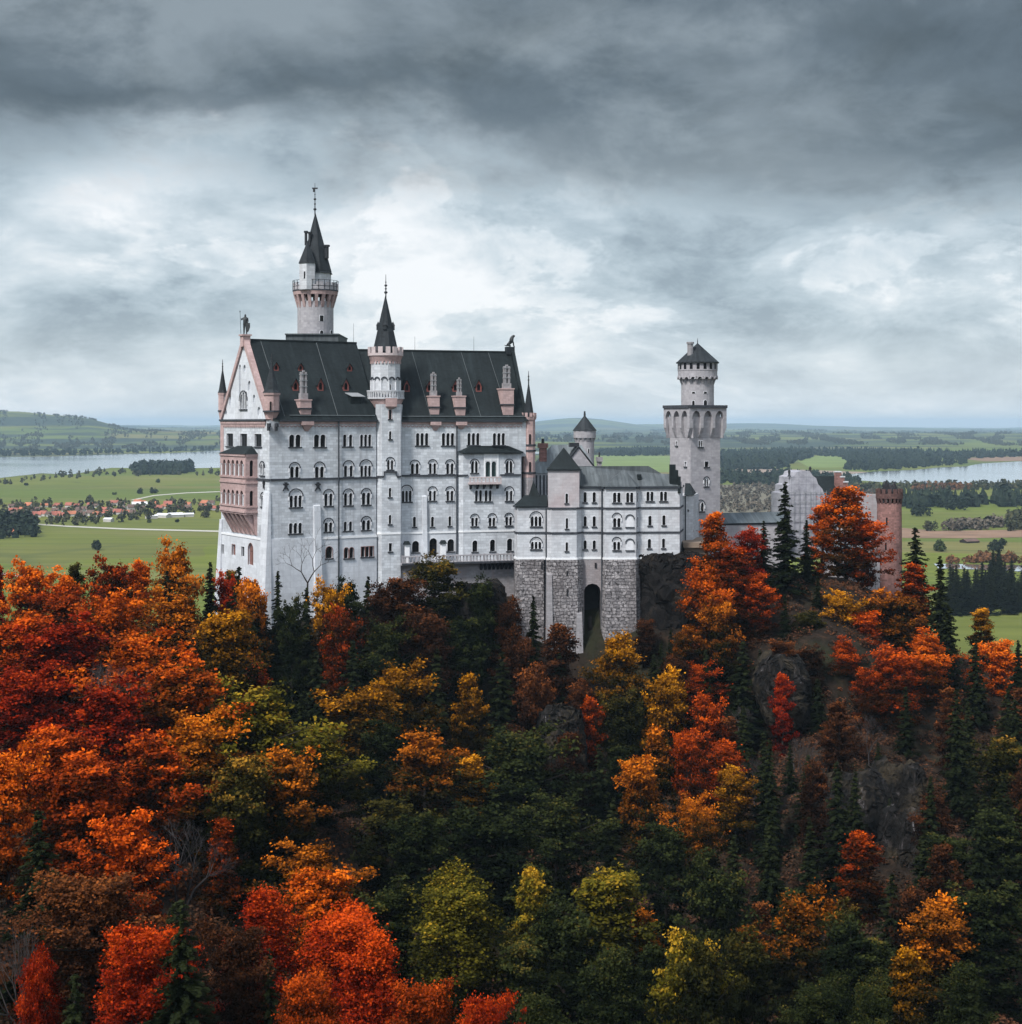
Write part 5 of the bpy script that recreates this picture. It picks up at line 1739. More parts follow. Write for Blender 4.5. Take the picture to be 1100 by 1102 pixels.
# annex and ledge between wing and square tower
annex = thing('annex', 'small low annex with dark roof in the gap between side wing and square tower', 'annex', wp(742, 560, 366))
block(annex, [wp(734.5, HY, 364).xy, wp(746, HY, 366).xy, wp(752, HY, 378).xy, wp(735, HY, 378).xy], 92, zat(533, 366), M['wing_lime'], {0: [PW(cx=740.5, y0=548, y1=551, wpx=2, flat=True, sill=False)]})
mb = MB()
q0, q1 = wp(736.5, 533, 363.5), wp(746.3, 533, 365.5)
mb.face([q0, q1, wp(742.6, 520, 377), wp(737.5, 520, 377)])
mb.face([q1, wp(751, 533, 378), wp(742.6, 520, 377)])
mb.build('roof', M['slate'], annex)
mb = MB()
p = wp(737.5, 560, 364)
mb.tube([(p.x, 363.7, zat(534, 364)), (p.x, 363.7, 96)], .16, 6)
mb.build('downpipe', M['zinc'], annex)
ledge = MB()
a = wp(733.5, 583, 361)
ledge.box(a.x, wp(764, HY, 361).x, 357, 374, zat(588, 361), zat(582.5, 361))
ledge.box(a.x + .4, wp(763, HY, 361).x - .4, 358, 374, zat(600, 361), zat(588, 361) - .02)
prop(ledge.build('terrace_ledge', M['marsh'], None, (a.x, 361, zat(588, 361))), 'flat mossy terrace ledge at the foot of the annex', 'ledge')

# ------------------------------------------------------------------ square tower
P0 = wp(743.3, HY, 380).xy
ang = math.radians(28.5)
dR = Vector((math.cos(ang), math.sin(ang)))
dL = Vector((-dR.y, dR.x))
SQ = 9.0
sqt = thing('square_tower', 'tall square stone tower with arched gallery and a round turret on top', 'tower', (P0.x + 2, P0.y + 7, 84))
cL, cR = P0 + dL * SQ, P0 + dR * SQ
cB = P0 + dL * SQ + dR * SQ
zg0, zg1, zg2 = zat(468, 382), zat(451, 382), zat(438, 382)
tw = {1: [PW(cx=754, y0=474.5, y1=481, wpx=4.4, n=2, flat=True), PW(cx=760.6, y0=496.5, y1=502.5, wpx=4.4, flat=True), PW(cx=760.2, y0=515, y1=523.5, wpx=4.2, n=2, hood=512.5), PW(cx=753.8, y0=541, y1=550.5, wpx=7.6, n=2, hood=537.5)],
      0: [PW(cx=728.5, y0=475, y1=479.5, wpx=1.6, flat=True, shut='trim'), PW(cx=738, y0=497, y1=502, wpx=2, flat=True, shut='trim')]}
block(sqt, [cL, P0, cR, cB], 84, zg2, M['tower_lime'], tw)
OV = 1.15
G0 = P0 - dR * OV - dL * OV
GS = SQ + 2 * OV
gL, gR, gB = G0 + dL * GS, G0 + dR * GS, G0 + dL * GS + dR * GS
mb = MB()
for a, b in ((gL, G0), (G0, gR), (gR, gB), (gB, gL)):
    fr = Fr(a, b)
    n = 4 if False else 3
    pw_ = 0.75
    aw = (GS - pw_ * 4) / 3
    out = [(0, zg0 + 1.7)]
    for i in range(3):
        u0_ = pw_ + i * (aw + pw_)
        out.append((u0_, zg0 + 1.7))
        r = aw / 2
        zc = zat(452.5, 380)
        out += [(u0_ + r - r * math.cos(t), zc + r * 1.75 * math.sin(t)) for t in (math.pi * j / 8 for j in range(9))]
        out.append((u0_ + aw, zg0 + 1.7))
    out += [(GS, zg0 + 1.7), (GS, zg2), (0, zg2)]
    mb.panel(fr, out, [])
    for i in range(4):
        u0_ = i * (aw + pw_)
        w0 = max(0.02, u0_)
        w1 = min(GS - .02, u0_ + pw_)
        mb.hexa([fr.P(w0 + (OV if i == 0 else 0), OV - .03, zg0 - .8), fr.P(w1 - (OV if i == 3 else 0) + (.6 if i == 0 else 0), OV - .03, zg0 - .8), fr.P(w1, OV, zg0 - .8), fr.P(w0 + .1, OV, zg0 - .8),
                 fr.P(w0, 0.01, zg0 + 1.75), fr.P(w1, 0.01, zg0 + 1.75), fr.P(w1, OV, zg0 + 1.75), fr.P(w0, OV, zg0 + 1.75)])
        mb.fbox(fr, w0, w1, 0.012, OV, zg0 + 1.75, zg1)
    # raking back of each niche, then the vault between the piers
    for i in range(3):
        w0, w1 = i * (aw + pw_) + pw_ - .02, (i + 1) * (aw + pw_) + .02
        a0, a1 = (max(w0, OV) if i == 0 else w0), (min(w1, GS - OV) if i == 2 else w1)
        mb.hexa([fr.P(a0, OV - .05, zg0 - .6), fr.P(a1, OV - .05, zg0 - .6), fr.P(a1, OV + .02, zg0 - .6), fr.P(a0, OV + .02, zg0 - .6),
                 fr.P(w0, .62, zg1 + .6), fr.P(w1, .62, zg1 + .6), fr.P(w1, OV + .02, zg1 + .6), fr.P(w0, OV + .02, zg1 + .6)])
    for i in range(3):
        u0_ = pw_ + i * (aw + pw_)
        r = aw / 2
        zc = zat(452.5, 380)
        pr = [(u0_ + r - r * math.cos(t), zc + r * 1.75 * math.sin(t)) for t in (math.pi * j / 8 for j in range(9))]
        for (ua_, za_), (ub_, zb_) in zip(pr, pr[1:]):
            mb.face([fr.P(ua_, 0, za_), fr.P(ub_, 0, zb_), fr.P(ub_, OV, zb_), fr.P(ua_, OV, za_)])
mb.face([(p.x, p.y, zg2) for p in (gL, G0, gR, gB)])
gal = mb.build('gallery', M['tower_lime'], sqt)
mb = MB()
e2 = .3
course(mb, [gL, G0, gR, gB, gL], zat(436, 382), (zg2 - zat(436, 382)) * -1 + .25, .3, back=.5)
mb.build('parapet_cap', M['band'], gal)
mb = MB()
qq = 388 / F
rcx, rcy = wp(750.8, HY, 388).x, 388.0
mb.cyl(rcx, rcy, 17.6 * qq, 17.6 * qq, zg2 - .5, zat(408, 388), 28)
rtur = mb.build('round_turret', M['tower_lime'], sqt)
for px, y0, y1, wpx, fl in ((746.5, 421.5, 423.5, 3.2, True), (759.2, 421.5, 423.5, 3.2, True), (746.4, 431, 436, 2.8, False), (759.2, 430.5, 436, 3.6, False)):
    fr = cylfr(rcx, rcy, 17.6 * qq, px)
    add_window(rtur, fr, px, y0, y1, wpx, cut=False, flat=fl, sill=False)
mb = MB()
zc0, zc1, zc2 = zat(414, 388), zat(404.5, 388), zat(390, 388)
mb.corbels(rcx, rcy, 17.4 * qq, 21.0 * qq, 18, zc0, zc1, .4)
mb.cyl(rcx, rcy, 21.2 * qq, 21.2 * qq, zc1 - .3, zc2, 28)
for i in range(18):
    a = (i + .5) * 2 * math.pi / 18
    o = Vector((math.cos(a), math.sin(a)))
    t = Vector((-o.y, o.x))
    c = Vector((rcx, rcy)) + o * 21.15 * qq
    fr = Fr(c - t * .8, c + t * .8)
    band(mb, fr, -.12, .25, .8, zc1 - .9, .52, .9, n=6)
mb.cyl(rcx, rcy, 21.6 * qq, 21.6 * qq, zat(398.5, 388) - .12, zat(398.5, 388) + .12, 28)
crn = mb.build('crown', M['tower_lime'], sqt)
for i in range(18):
    a = i * 2 * math.pi / 18 + .08
    if math.sin(a) > .2:
        continue
    o = Vector((math.cos(a), math.sin(a)))
    t = Vector((-o.y, o.x))
    c = Vector((rcx, rcy)) + o * 21.2 * qq * 1.0
    fr = Fr(c, c + t)
    mb = MB()
    mb.fbox(fr, -.36, .36, -.06, .02, zat(397.6, 388), zat(391.4, 388))
    mb.build('embrasure', M['glass'], crn)
mb = MB()
zrf = zat(390, 388)
mb.cone(rcx, rcy, 23.0 * qq, zrf, zat(369, 388), 12, .26)
mb.cyl(rcx, rcy, 23.2 * qq, 23.2 * qq, zrf - .25, zrf + .02, 24)
sr = mb.build('roof', M['slate_blue'], sqt)
finial(sr, rcx, rcy, zat(370, 388), zat(364, 388))
mb = MB()
p = wp(743, HY, 386)
mb.cyl(p.x, p.y, .75, .75, zat(384, 386), zat(370, 386), 8)
mb.cyl(p.x, p.y, .95, .95, zat(370, 386), zat(368, 386), 8)
mb.build('chimney', M['grey_stone'], sr)

# ------------------------------------------------------------------ knights' house and small round tower behind the court
hall = thing('court_house', 'pale grey roofed hall with cross gable behind the side wing', 'hall', wp(608, 540, 386))
HF = Fr(wp(573, HY, 383).xy, wp(643, HY, 385).xy)
hz = lambda py: zat(py, 386)
mb = MB()
for a in (0, HF.len):
    pass
mb.panel(HF, [(0, 92), (HF.len, 92), (HF.len, hz(509)), (0, hz(509))], [])
mb.face([HF.P(HF.len, 0, 92), HF.P(HF.len, 11, 92), HF.P(HF.len, 11, hz(509)), HF.P(HF.len, 0, hz(509))])
mb.face([HF.P(0, 0, 92), HF.P(0, 11, 92), HF.P(0, 11, hz(509)), HF.P(0, 0, hz(509))])
mb.build('wall', M['wing_lime'], hall)
mb = MB()
for px in (577.5, 581.5, 585.5, 589):
    u = HF.u(px)
    mb.fbox(HF, u - .16, u + .16, -.3, .02, hz(532), hz(511))
mb.build('pilasters', M['trim_dark'], hall)
mb = MB()
ez = hz(509)
r0, r1 = HF.u(594, 5.5), HF.u(626, 5.5)
rz = hz(479)
mb.face([HF.P(-.3, -.4, ez), HF.P(HF.len + .3, -.4, ez), HF.P(r1, 5.5, rz), HF.P(r0, 5.5, rz)])
mb.face([HF.P(-.3, -.4, ez), HF.P(r0, 5.5, rz), HF.P(-.3, 11.4, ez)])
mb.face([HF.P(HF.len + .3, 11.4, ez), HF.P(-.3, 11.4, ez), HF.P(r0, 5.5, rz), HF.P(r1, 5.5, rz)])
mb.face([HF.P(HF.len + .3, -.4, ez), HF.P(HF.len + .3, 11.4, ez), HF.P(r1, 5.5, rz)])
mb.build('roof', M['pale_roof'], hall)
mb = MB()
ga, gb, gc = HF.u(606, -.8), HF.u(640, -.8), HF.u(623, -.8)
mb.panel(HF, [(ga, hz(520)), (gb, hz(520)), (gb, hz(504)), (gc, hz(482)), (ga, hz(504))], [], v=-.8)
gh_ = mb.build('cross_gable', M['tower_lime'], hall)
mb = MB()
P = HF.P
for s, u_ in ((-1, ga - .4), (1, gb + .4)):
    mb.hexa([P(u_, -1.1, hz(504.6)), P(u_, 6, hz(504.6)), P(u_, 6, hz(504.6) + .3), P(u_, -1.1, hz(504.6) + .3), P(gc, -1.1, hz(481.2)), P(gc, 6, hz(481.2)), P(gc, 6, hz(481.2) + .3), P(gc, -1.1, hz(481.2) + .3)])
mb.build('roof', M['slate_blue'], gh_)
mb = MB()
mb.fbox(HF, gc - 1.9, gc + .5, 1.5, 3.5, hz(481), hz(476.5))
mb.build('ridge_vent', M['iron'], hall)
for px, w_, y0, y1, mt in ((584.3, 9, 500, 477, 'brick'), (645, 5, 505, 492, 'grey_stone')):
    u = HF.u(px, 3)
    hw = w_ * 386 / F / 2
    mb = MB()
    mb.fbox(HF, u - hw * .8, u + hw * .8, 2, 4, hz(y0 + 12), hz(y1 + 5))
    mb.fbox(HF, u - hw * 1.1, u + hw * 1.1, 1.6, 4.4, hz(y1 + 5), hz(y1))
    ch = mb.build('chimney', M[mt], hall)
    mb = MB()
    c = HF.P(u, 3, 0)
    mb.cyl(c[0], c[1], hw * .38, hw * .3, hz(y1), hz(y1 - 5), 8)
    mb.build('chimney_pot', M['iron'], ch)
srt = thing('small_round_tower', 'small distant round tower with dark conical roof behind the court hall', 'tower', wp(629, 540, 398))
tx, ty, qq = wp(629.3, HY, 398).x, 398.0, 398 / F
mb = MB()
mb.cyl(tx, ty, 10.2 * qq, 10.2 * qq, 92, zat(472, 398), 22)
shf = mb.build('shaft', M['tower_lime'], srt)
for px, y0, y1 in ((633.5, 483, 487.5), (631, 494, 499)):
    fr = cylfr(tx, ty, 10.2 * qq, px)
    add_window(shf, fr, px, y0, y1, 1.6, cut=False, flat=True, sill=False)
mb = MB()
mb.corbels(tx, ty, 10 * qq, 12 * qq, 14, zat(475.5, 398), zat(471, 398), .45)
mb.cyl(tx, ty, 12.1 * qq, 12.1 * qq, zat(471.2, 398), zat(463.2, 398), 22)
mb.build('crown', M['tower_lime'], srt)
mb = MB()
mb.cone(tx, ty, 13 * qq, zat(463.4, 398), zat(446.5, 398), 12)
mb.cyl(tx, ty, .3, .2, zat(448, 398), zat(442.5, 398), 6)
mb.build('roof', M['slate_blue'], srt)

# ------------------------------------------------------------------ gallery wall and gatehouse on the right
gw_ = thing('connecting_wing', 'long low connecting wing with blue grey roof behind the orange trees', 'castle wing', wp(810, 575, 394))
CF = Fr(wp(772, HY, 392).xy, wp(848, HY, 398).xy)
mb = MB()
mb.fbox(CF, 0, CF.len, 0, 7, 88, zat(562.5, 395))
mb.build('wall', M['wing_rose'], gw_)
mb = MB()
mb.face([CF.P(-.3, -.5, zat(562.6, 395)), CF.P(CF.len + .3, -.5, zat(562.6, 395)), CF.P(CF.len + .3, 3.5, zat(551.5, 398)), CF.P(-.3, 3.5, zat(551.5, 398))])
mb.face([CF.P(-.3, 7.5, zat(562.6, 395)), CF.P(CF.len + .3, 7.5, zat(562.6, 395)), CF.P(CF.len + .3, 3.5, zat(551.5, 398)), CF.P(-.3, 3.5, zat(551.5, 398))])
mb.build('roof', M['blue_roof'], gw_)
mb = MB()
mb.fbox(CF, 0, CF.len, -.2, -.01, zat(564.5, 395), zat(562.8, 395))
mb.build('gutter', M['zinc'], gw_)

gate = thing('gatehouse', 'red brick gatehouse with stepped gable and dark roof, half hidden by orange trees', 'gatehouse', wp(905, 600, 408))
GF = Fr(wp(884, HY, 404).xy, wp(948, HY, 408).xy)
gz = lambda py: zat(py, 405)
mb = MB()
mb.panel(GF, [(0, 78), (GF.len, 78), (GF.len, gz(533)), (0, gz(533))], [])
mb.face([GF.P(GF.len, 0, 78), GF.P(GF.len, 12, 78), GF.P(GF.len, 12, gz(533)), GF.P(GF.len, 0, gz(533))])
mb.build('wall', M['wing_rose'], gate)
mb = MB()
ra, rb = GF.u(872, 5), GF.u(902, 5)
mb.face([GF.P(GF.u(886, -.3), -.3, gz(533)), GF.P(GF.u(910, -.3), -.3, gz(533)), GF.P(rb, 5, gz(513)), GF.P(ra, 5, gz(513))])
mb.face([GF.P(GF.u(886, -.3), 11, gz(533)), GF.P(GF.u(910, -.3), 11, gz(533)), GF.P(rb, 5, gz(513)), GF.P(ra, 5, gz(513))])
mb.build('roof', M['slate'], gate)
mb = MB()
for i, (pa, pb, yt) in enumerate(((899, 904.5, 508.5), (903.5, 908, 514), (907, 911.5, 519.5), (910.5, 916, 525.5), (915, 922, 531))):
    mb.fbox(GF, GF.u(pa, 2), GF.u(pb, 2), 1.5 - .03 * i, 2.6 + .03 * i, gz(545), gz(yt))
    mb.fbox(GF, GF.u(pa, 2) - .15, GF.u(pb, 2) + .15, 1.35 - .03 * i, 2.75 + .03 * i, gz(yt), gz(yt) + .3, 1)
mb.build('stepped_gable', [M['brick'], M['trim']], gate)
# scaffolded part
scaf = thing('sheeted_gable', 'gable wrapped in white scaffold sheeting beside the dark pointed spruce', 'scaffolded gable', wp(866, 590, 402))
TF = Fr(wp(842.5, HY, 401).xy, wp(889, HY, 403).xy)
outl = [(842.5, 600), (842.6, 531), (846.4, 530), (846.8, 522.5), (850.6, 521), (851.2, 513.5), (855.5, 512), (857, 508.2), (863, 506.6), (871.5, 507), (874.8, 512), (878.5, 514.5), (880.5, 521), (885, 526), (889, 536), (889, 600)]
oz = [TF.at(a, b) for a, b in outl]
mb = MB()
mb.panel(TF, oz, [])
mb.panel(TF, oz, [], v=9)
for (ua, za), (ub, zb_) in zip(oz, oz[1:]):
    S = 4
    for k in range(S):
        mb.face([TF.P(ua, 9 * k / S, za), TF.P(ub, 9 * k / S, zb_), TF.P(ub, 9 * (k + 1) / S, zb_), TF.P(ua, 9 * (k + 1) / S, za)])
mb.build('sheeting', M['sheet'], scaf)
for fx, fy0, fy1 in ((850.6, 513, 505.5), (873.2, 508, 502.5)):
    mb = MB()
    q_ = Vector(TF.P(TF.u(fx), .8, 0))
    mb.cone(q_.x, q_.y, .55, zat(fy0, 402), zat((fy0 + fy1) / 2, 402), 6)
    mb.cyl(q_.x, q_.y, .28, .38, zat((fy0 + fy1) / 2 + 1.5, 402), zat(fy1 + 1.4, 402), 6)
    mb.ball((q_.x, q_.y, zat(fy1 + .8, 402)), .32)
    mb.build('gable_finial', M['bronze'], scaf)
mb = MB()
u = TF.u(842)
for i in range(9):
    uu = TF.len * i / 8
    mb.tube([TF.P(uu, -.35, 86), TF.P(uu, -.35, TF.at(866, 528)[1])], .06, 4)
for py in range(530, 600, 10):
    mb.tube([TF.P(-.2, -.35, zat(py, 402)), TF.P(TF.len + .2, -.35, zat(py, 402))], .05, 4)
mb.build('scaffold_poles', M['pale_metal'], scaf)
lows = thing('low_scaffolded_building', 'low pale building with scaffold sheets at the foot of the red round tower', 'building', wp(925, 640, 400))
LF2 = Fr(wp(908, HY, 397).xy, wp(947, HY, 399).xy)
lz = lambda py: zat(py, 398)
block(lows, [LF2.P(0, 0, 0)[:2], LF2.P(LF2.len, 0, 0)[:2], LF2.P(LF2.len, 7, 0)[:2], LF2.P(0, 7, 0)[:2]], 76, lz(597), M['wing_rose'], {0: [PW(cx=918, y0=602, y1=612, wpx=3), PW(cx=927, y0=602, y1=612, wpx=3), PW(cx=936, y0=602, y1=612, wpx=3)]})
mb = MB()
for a, b, c, d in ((909, 934, 598, 606), (909, 928, 612, 630)):
    ua, ub = LF2.u(a, -1), LF2.u(b, -1)
    mb.fbox(LF2, ua, ub, -1.0, -.9, lz(d), lz(c))
mb.build('sheeting', M['sheet'], lows)
mb = MB()
for i in range(6):
    uu = LF2.len * i / 6
    mb.tube([LF2.P(uu, -1.1, 78), LF2.P(uu, -1.1, lz(597))], .06, 4)
for py in (604, 611, 618, 626):
    mb.tube([LF2.P(0, -1.1, lz(py)), LF2.P(LF2.len, -1.1, lz(py))], .06, 4)
mb.build('scaffold_poles', M['pale_metal'], lows)
mb = MB()
mb.face([LF2.P(-.3, -.4, lz(597)), LF2.P(LF2.len, -.4, lz(597)), LF2.P(LF2.len, 7, lz(588)), LF2.P(-.3, 7, lz(588))])
mb.build('roof', M['pale_roof'], lows)

red = thing('red_round_tower', 'red brick round tower with battlements and black tarpaulin on top', 'tower', wp(957, 640, 400))
tx, ty, qq = wp(957.2, HY, 401).x, 401.0, 401 / F
mb = MB()
mb.cyl(tx, ty, 13.8 * qq, 12.9 * qq, 76, zat(541, 401), 26)
sh_ = mb.build('shaft', M['brick'], red)
for px, y0, y1 in ((954.5, 557, 565), (953.5, 584, 592)):
    fr = cylfr(tx, ty, 13.2 * qq, px)
    add_window(sh_, fr, px, y0, y1, 1.8, cut=False, flat=True, sill=False, rim='brick')
mb = MB()
mb.corbels(tx, ty, 12.8 * qq, 14.2 * qq, 18, zat(542, 401), zat(536, 401), .5)
mb.cyl(tx, ty, 14.3 * qq, 14.3 * qq, zat(536.2, 401), zat(531, 401), 26)
mb.merlons(tx, ty, 14.3 * qq, 14, zat(531, 401), zat(526, 401), .5, .6)
mb.build('battlement', M['brick_dark'], red)
mb = MB()
zt_ = zat(528, 401)
mb.cyl(tx, ty, 9.5 * qq, 9.0 * qq, zat(533, 401), zt_, 7)
for ox, oy, r_, pk, rot_ in ((-.75, -.3, 1.5, 516.3, .5), (1.15, .2, 1.35, 518.2, .9), (.3, .9, 1.5, 519.5, .2), (.5, -1.0, 1.2, 521, .7)):
    mb.cone(tx + ox, ty + oy, r_, zt_ - .2, zat(pk, 401), 5, rot_, off=(ox * .15, 0))
mb.build('tarpaulin', M['tarp'], red)

# ------------------------------------------------------------------ the castle hill
TY = [60, 100, 130, 170, 210, 250, 290, 325, 340, 360, 390, 420, 470, 540, 620]
TP = [-300, 0, 150, 300, 450, 600, 750, 900, 1050, 1400]
CANOPY = {100: [1150, 1150, 1200, 1250, 1280, 1300, 1300, 1300, 1280, 1250], 130: [960, 985, 1015, 1050, 1085, 1110, 1120, 1120, 1110, 1080],
          170: [780, 835, 875, 935, 975, 1010, 1030, 1025, 1010, 980], 210: [690, 715, 765, 835, 895, 940, 960, 955, 930, 900],
          250: [640, 655, 685, 760, 830, 880, 900, 885, 855, 820], 290: [620, 625, 640, 700, 760, 810, 815, 790, 765, 750],
          325: [640, 632, 618, 668, 690, 735, 745, 712, 705, 720]}
GROUND = {340: [-64, -55, -48, -44, -46, -61, -55, -48, -62, -80], 360: [-84, -74, -58, -41, -41, -42, -36, -39, -61, -90],
          390: [-104, -98, -84, -52, -38, -36, -33, -39, -60, -100], 420: [-118, -114, -108, -92, -64, -50, -48, -46, -66, -112],
          470: [-126, -126, -124, -118, -108, -98, -94, -92, -104, -124], 540: [-131] * 10, 620: [-136] * 10}
TREE_H = 18.0
TZ = np.zeros((len(TY), len(TP)))
for i, y in enumerate(TY):
    for j, p in enumerate(TP):
        if y == 60:
            TZ[i, j] = H - 78 - 6
        elif y in CANOPY:
            TZ[i, j] = H - (CANOPY[y][j] - HY) * y / F - TREE_H
        else:
            TZ[i, j] = H + GROUND[y][j]
_r = np.random.default_rng(5)
_ph = _r.uniform(0, 6.28, (12, 3))
_fr = _r.uniform(-1, 1, (12, 2)) * np.array([[.05], [.05], [.08], [.08], [.12], [.12], [.2], [.2], [.3], [.3], [.5], [.5]])
_am = np.array([1.2, 1.2, .9, .9, .6, .6, .45, .45, .3, .3, .2, .2])


def hill_z(X, Y):
    X, Y = np.asarray(X, float), np.asarray(Y, float)
    Yc = np.clip(Y, TY[0], TY[-1])
    px = np.clip(CX + F * X / np.maximum(Yc, 1), TP[0], TP[-1])
    i = np.clip(np.searchsorted(TY, Yc, 'right') - 1, 0, len(TY) - 2)
    j = np.clip(np.searchsorted(TP, px, 'right') - 1, 0, len(TP) - 2)
    ty, tp = np.array(TY, float), np.array(TP, float)
    a = (Yc - ty[i]) / (ty[i + 1] - ty[i])
    b = (px - tp[j]) / (tp[j + 1] - tp[j])
    b = b * b * (3 - 2 * b)
    z = TZ[i, j] * (1 - a) * (1 - b) + TZ[i + 1, j] * a * (1 - b) + TZ[i, j + 1] * (1 - a) * b + TZ[i + 1, j + 1] * a * b
    # brown open slope with crags on the right
    z = z + 7.5 * np.exp(-(((px - 880) / 85) ** 2 + ((Yc - 298) / 26) ** 2))
    n = sum(_am[k] * np.sin(_fr[k, 0] * X + _fr[k, 1] * Y + _ph[k, 0]) for k in range(12))
    fade = np.clip((Y - 325) / 20, 0, 1) * np.clip((430 - Y) / 20, 0, 1)
    return z + n * (1 - .8 * fade)


def grid_mesh(name, V, nu, nv, mat, smooth=True):
    me = bpy.data.meshes.new(name)
    idx = np.arange(nu * nv).reshape(nv, nu)
    fa = np.stack([idx[:-1, :-1], idx[:-1, 1:], idx[1:, 1:], idx[1:, :-1]], -1).reshape(-1, 4)
    me.from_pydata(V.tolist(), [], fa.tolist())
    me.materials.append(mat)
    if smooth:
        me.polygons.foreach_set('use_smooth', [True] * len(fa))
    o = bpy.data.objects.new(name, me)
    COL.objects.link(o)
    return o


xs, ys = np.arange(-300, 300.1, 4.0), np.arange(60, 640.1, 4.0)
gx, gy = np.meshgrid(xs, ys)
gz_ = hill_z(gx, gy)
gz_ = np.where((np.abs(gx) > 296) | (gy > 632) | (gy < 62), -4.0, gz_)
hill = grid_mesh('hillside', np.stack([gx.ravel(), gy.ravel(), gz_.ravel()], 1), len(xs), len(ys), M['hill'])
prop(hill, 'dark steep forest floor of the castle hill', 'hillside', kind='structure')

CRAG_PTS = []


def vnoise3(x, z, seed):
    r = np.random.default_rng(seed * 13)
    v = 0
    for k in range(14):
        f = .5 * 1.32 ** k
        a = r.uniform(0, 6.28)
        v += abs(math.sin(f * (x * math.cos(a) + z * .6 * math.sin(a)) + r.uniform(0, 6.28))) / 1.22 ** k - .5 / 1.22 ** k
    return v


# crags: displaced slabs of rock with their own depth
def crag(name, pts, depth, mat, seed, label, amp=1.2, lean=0.25, cat='rock'):
    """pts: outline rows [(px_left, px_right, py)], at distance Y; builds a rough rock face standing out of the slope"""
    rng = np.random.default_rng(seed)
    Y = depth
    nu, nv = 64, 64
    V = []
    rows = np.array(pts, float)
    t = np.linspace(0, 1, nv)
    py = np.interp(t, np.linspace(0, 1, len(rows)), rows[:, 2])
    pl = np.interp(py, rows[:, 2], rows[:, 0])
    pr = np.interp(py, rows[:, 2], rows[:, 1])
    ph = rng.uniform(0, 6.28, (8, 2))
    for k in range(nv):
        for i in range(nu):
            s = i / (nu - 1)
            px = pl[k] + (pr[k] - pl[k]) * s
            p = wp(px, py[k], Y)
            bulge = math.sin(math.pi * s) ** .5 if 0 < s < 1 else 0
            bulge = bulge * .6 + .4 * (abs(s - .5) < .5)
            n = sum(amp / (q + 1) * math.sin((q + 1) * 0.35 * p.x + ph[q, 0]) * math.sin((q + 1) * .28 * p.z + ph[q, 1]) for q in range(8))
            n += amp * .9 * vnoise3(p.x, p.z, seed) + rng.normal() * amp * .10
            V.append((p.x + rng.normal() * .15, p.y + 6 - 6 * bulge + (1 - k / (nv - 1)) * 14 * lean - n * bulge, p.z + rng.normal() * .15))
    CRAG_PTS.extend(V[::41])
    o = grid_mesh(name, np.array(V), nu, nv, mat, smooth=False)
    me = o.data
    sol = o.modifiers.new('thick', 'SOLIDIFY')
    sol.thickness = 3.0
    sol.offset = -1
    return prop(o, label, cat)


crag('cliff', [(690, 742, 608), (690, 760, 613), (692, 775, 640), (694, 780, 690), (697, 790, 745)], 352, M['rock_dark'], 3, 'dark cliff face beneath the right end of the side wing', 1.3, .15, 'cliff')
crag('rock_outcrop', [(836, 856, 722), (830, 862, 738), (836, 862, 760), (842, 858, 776)], 318, M['rock'], 4, 'pale limestone crag among red bushes below the dark tall spruce', 1.0, .3)
crag('rock_outcrop', [(912, 944, 852), (898, 954, 876), (894, 958, 930), (906, 952, 972)], 272, M['rock'], 5, 'large grey limestone crag behind the red orange tree on the right slope', 1.2, .3)
crag('rock_outcrop', [(978, 1000, 895), (972, 1012, 925), (980, 1016, 975)], 262, M['rock'], 6, 'narrow pale limestone crag right of the large grey crag', .8, .3)
crag('rock_outcrop', [(597, 612, 775), (594, 616, 805), (600, 618, 850), (606, 618, 880)], 300, M['rock'], 7, 'narrow grey rock rib on the wooded slope below the stone arch', .8, .3)
crag('rock_outcrop', [(505, 530, 640), (502, 532, 665), (508, 528, 700)], 338, M['rock_dark'], 8, 'small dark rock under the palace terrace foundation wall', .7, .3)
crag('rock_outcrop', [(966, 988, 842), (962, 990, 865), (968, 984, 890)], 285, M['rock'], 9, 'small pale crag above the narrow crag on the right slope', .7, .3)

# ------------------------------------------------------------------ the valley
def vnoise(X, Y, s, seed):
    r = np.random.default_rng(seed)
    v = 0
    for k in range(10):
        a = r.uniform(0, 6.28)
        f = s * (1.6 ** (k % 5)) * r.uniform(.7, 1.3)
        v = v + np.sin(f * (X * math.cos(a) + Y * math.sin(a)) + r.uniform(0, 6.28)) / (1.5 ** (k % 5))
    return v / 4.2


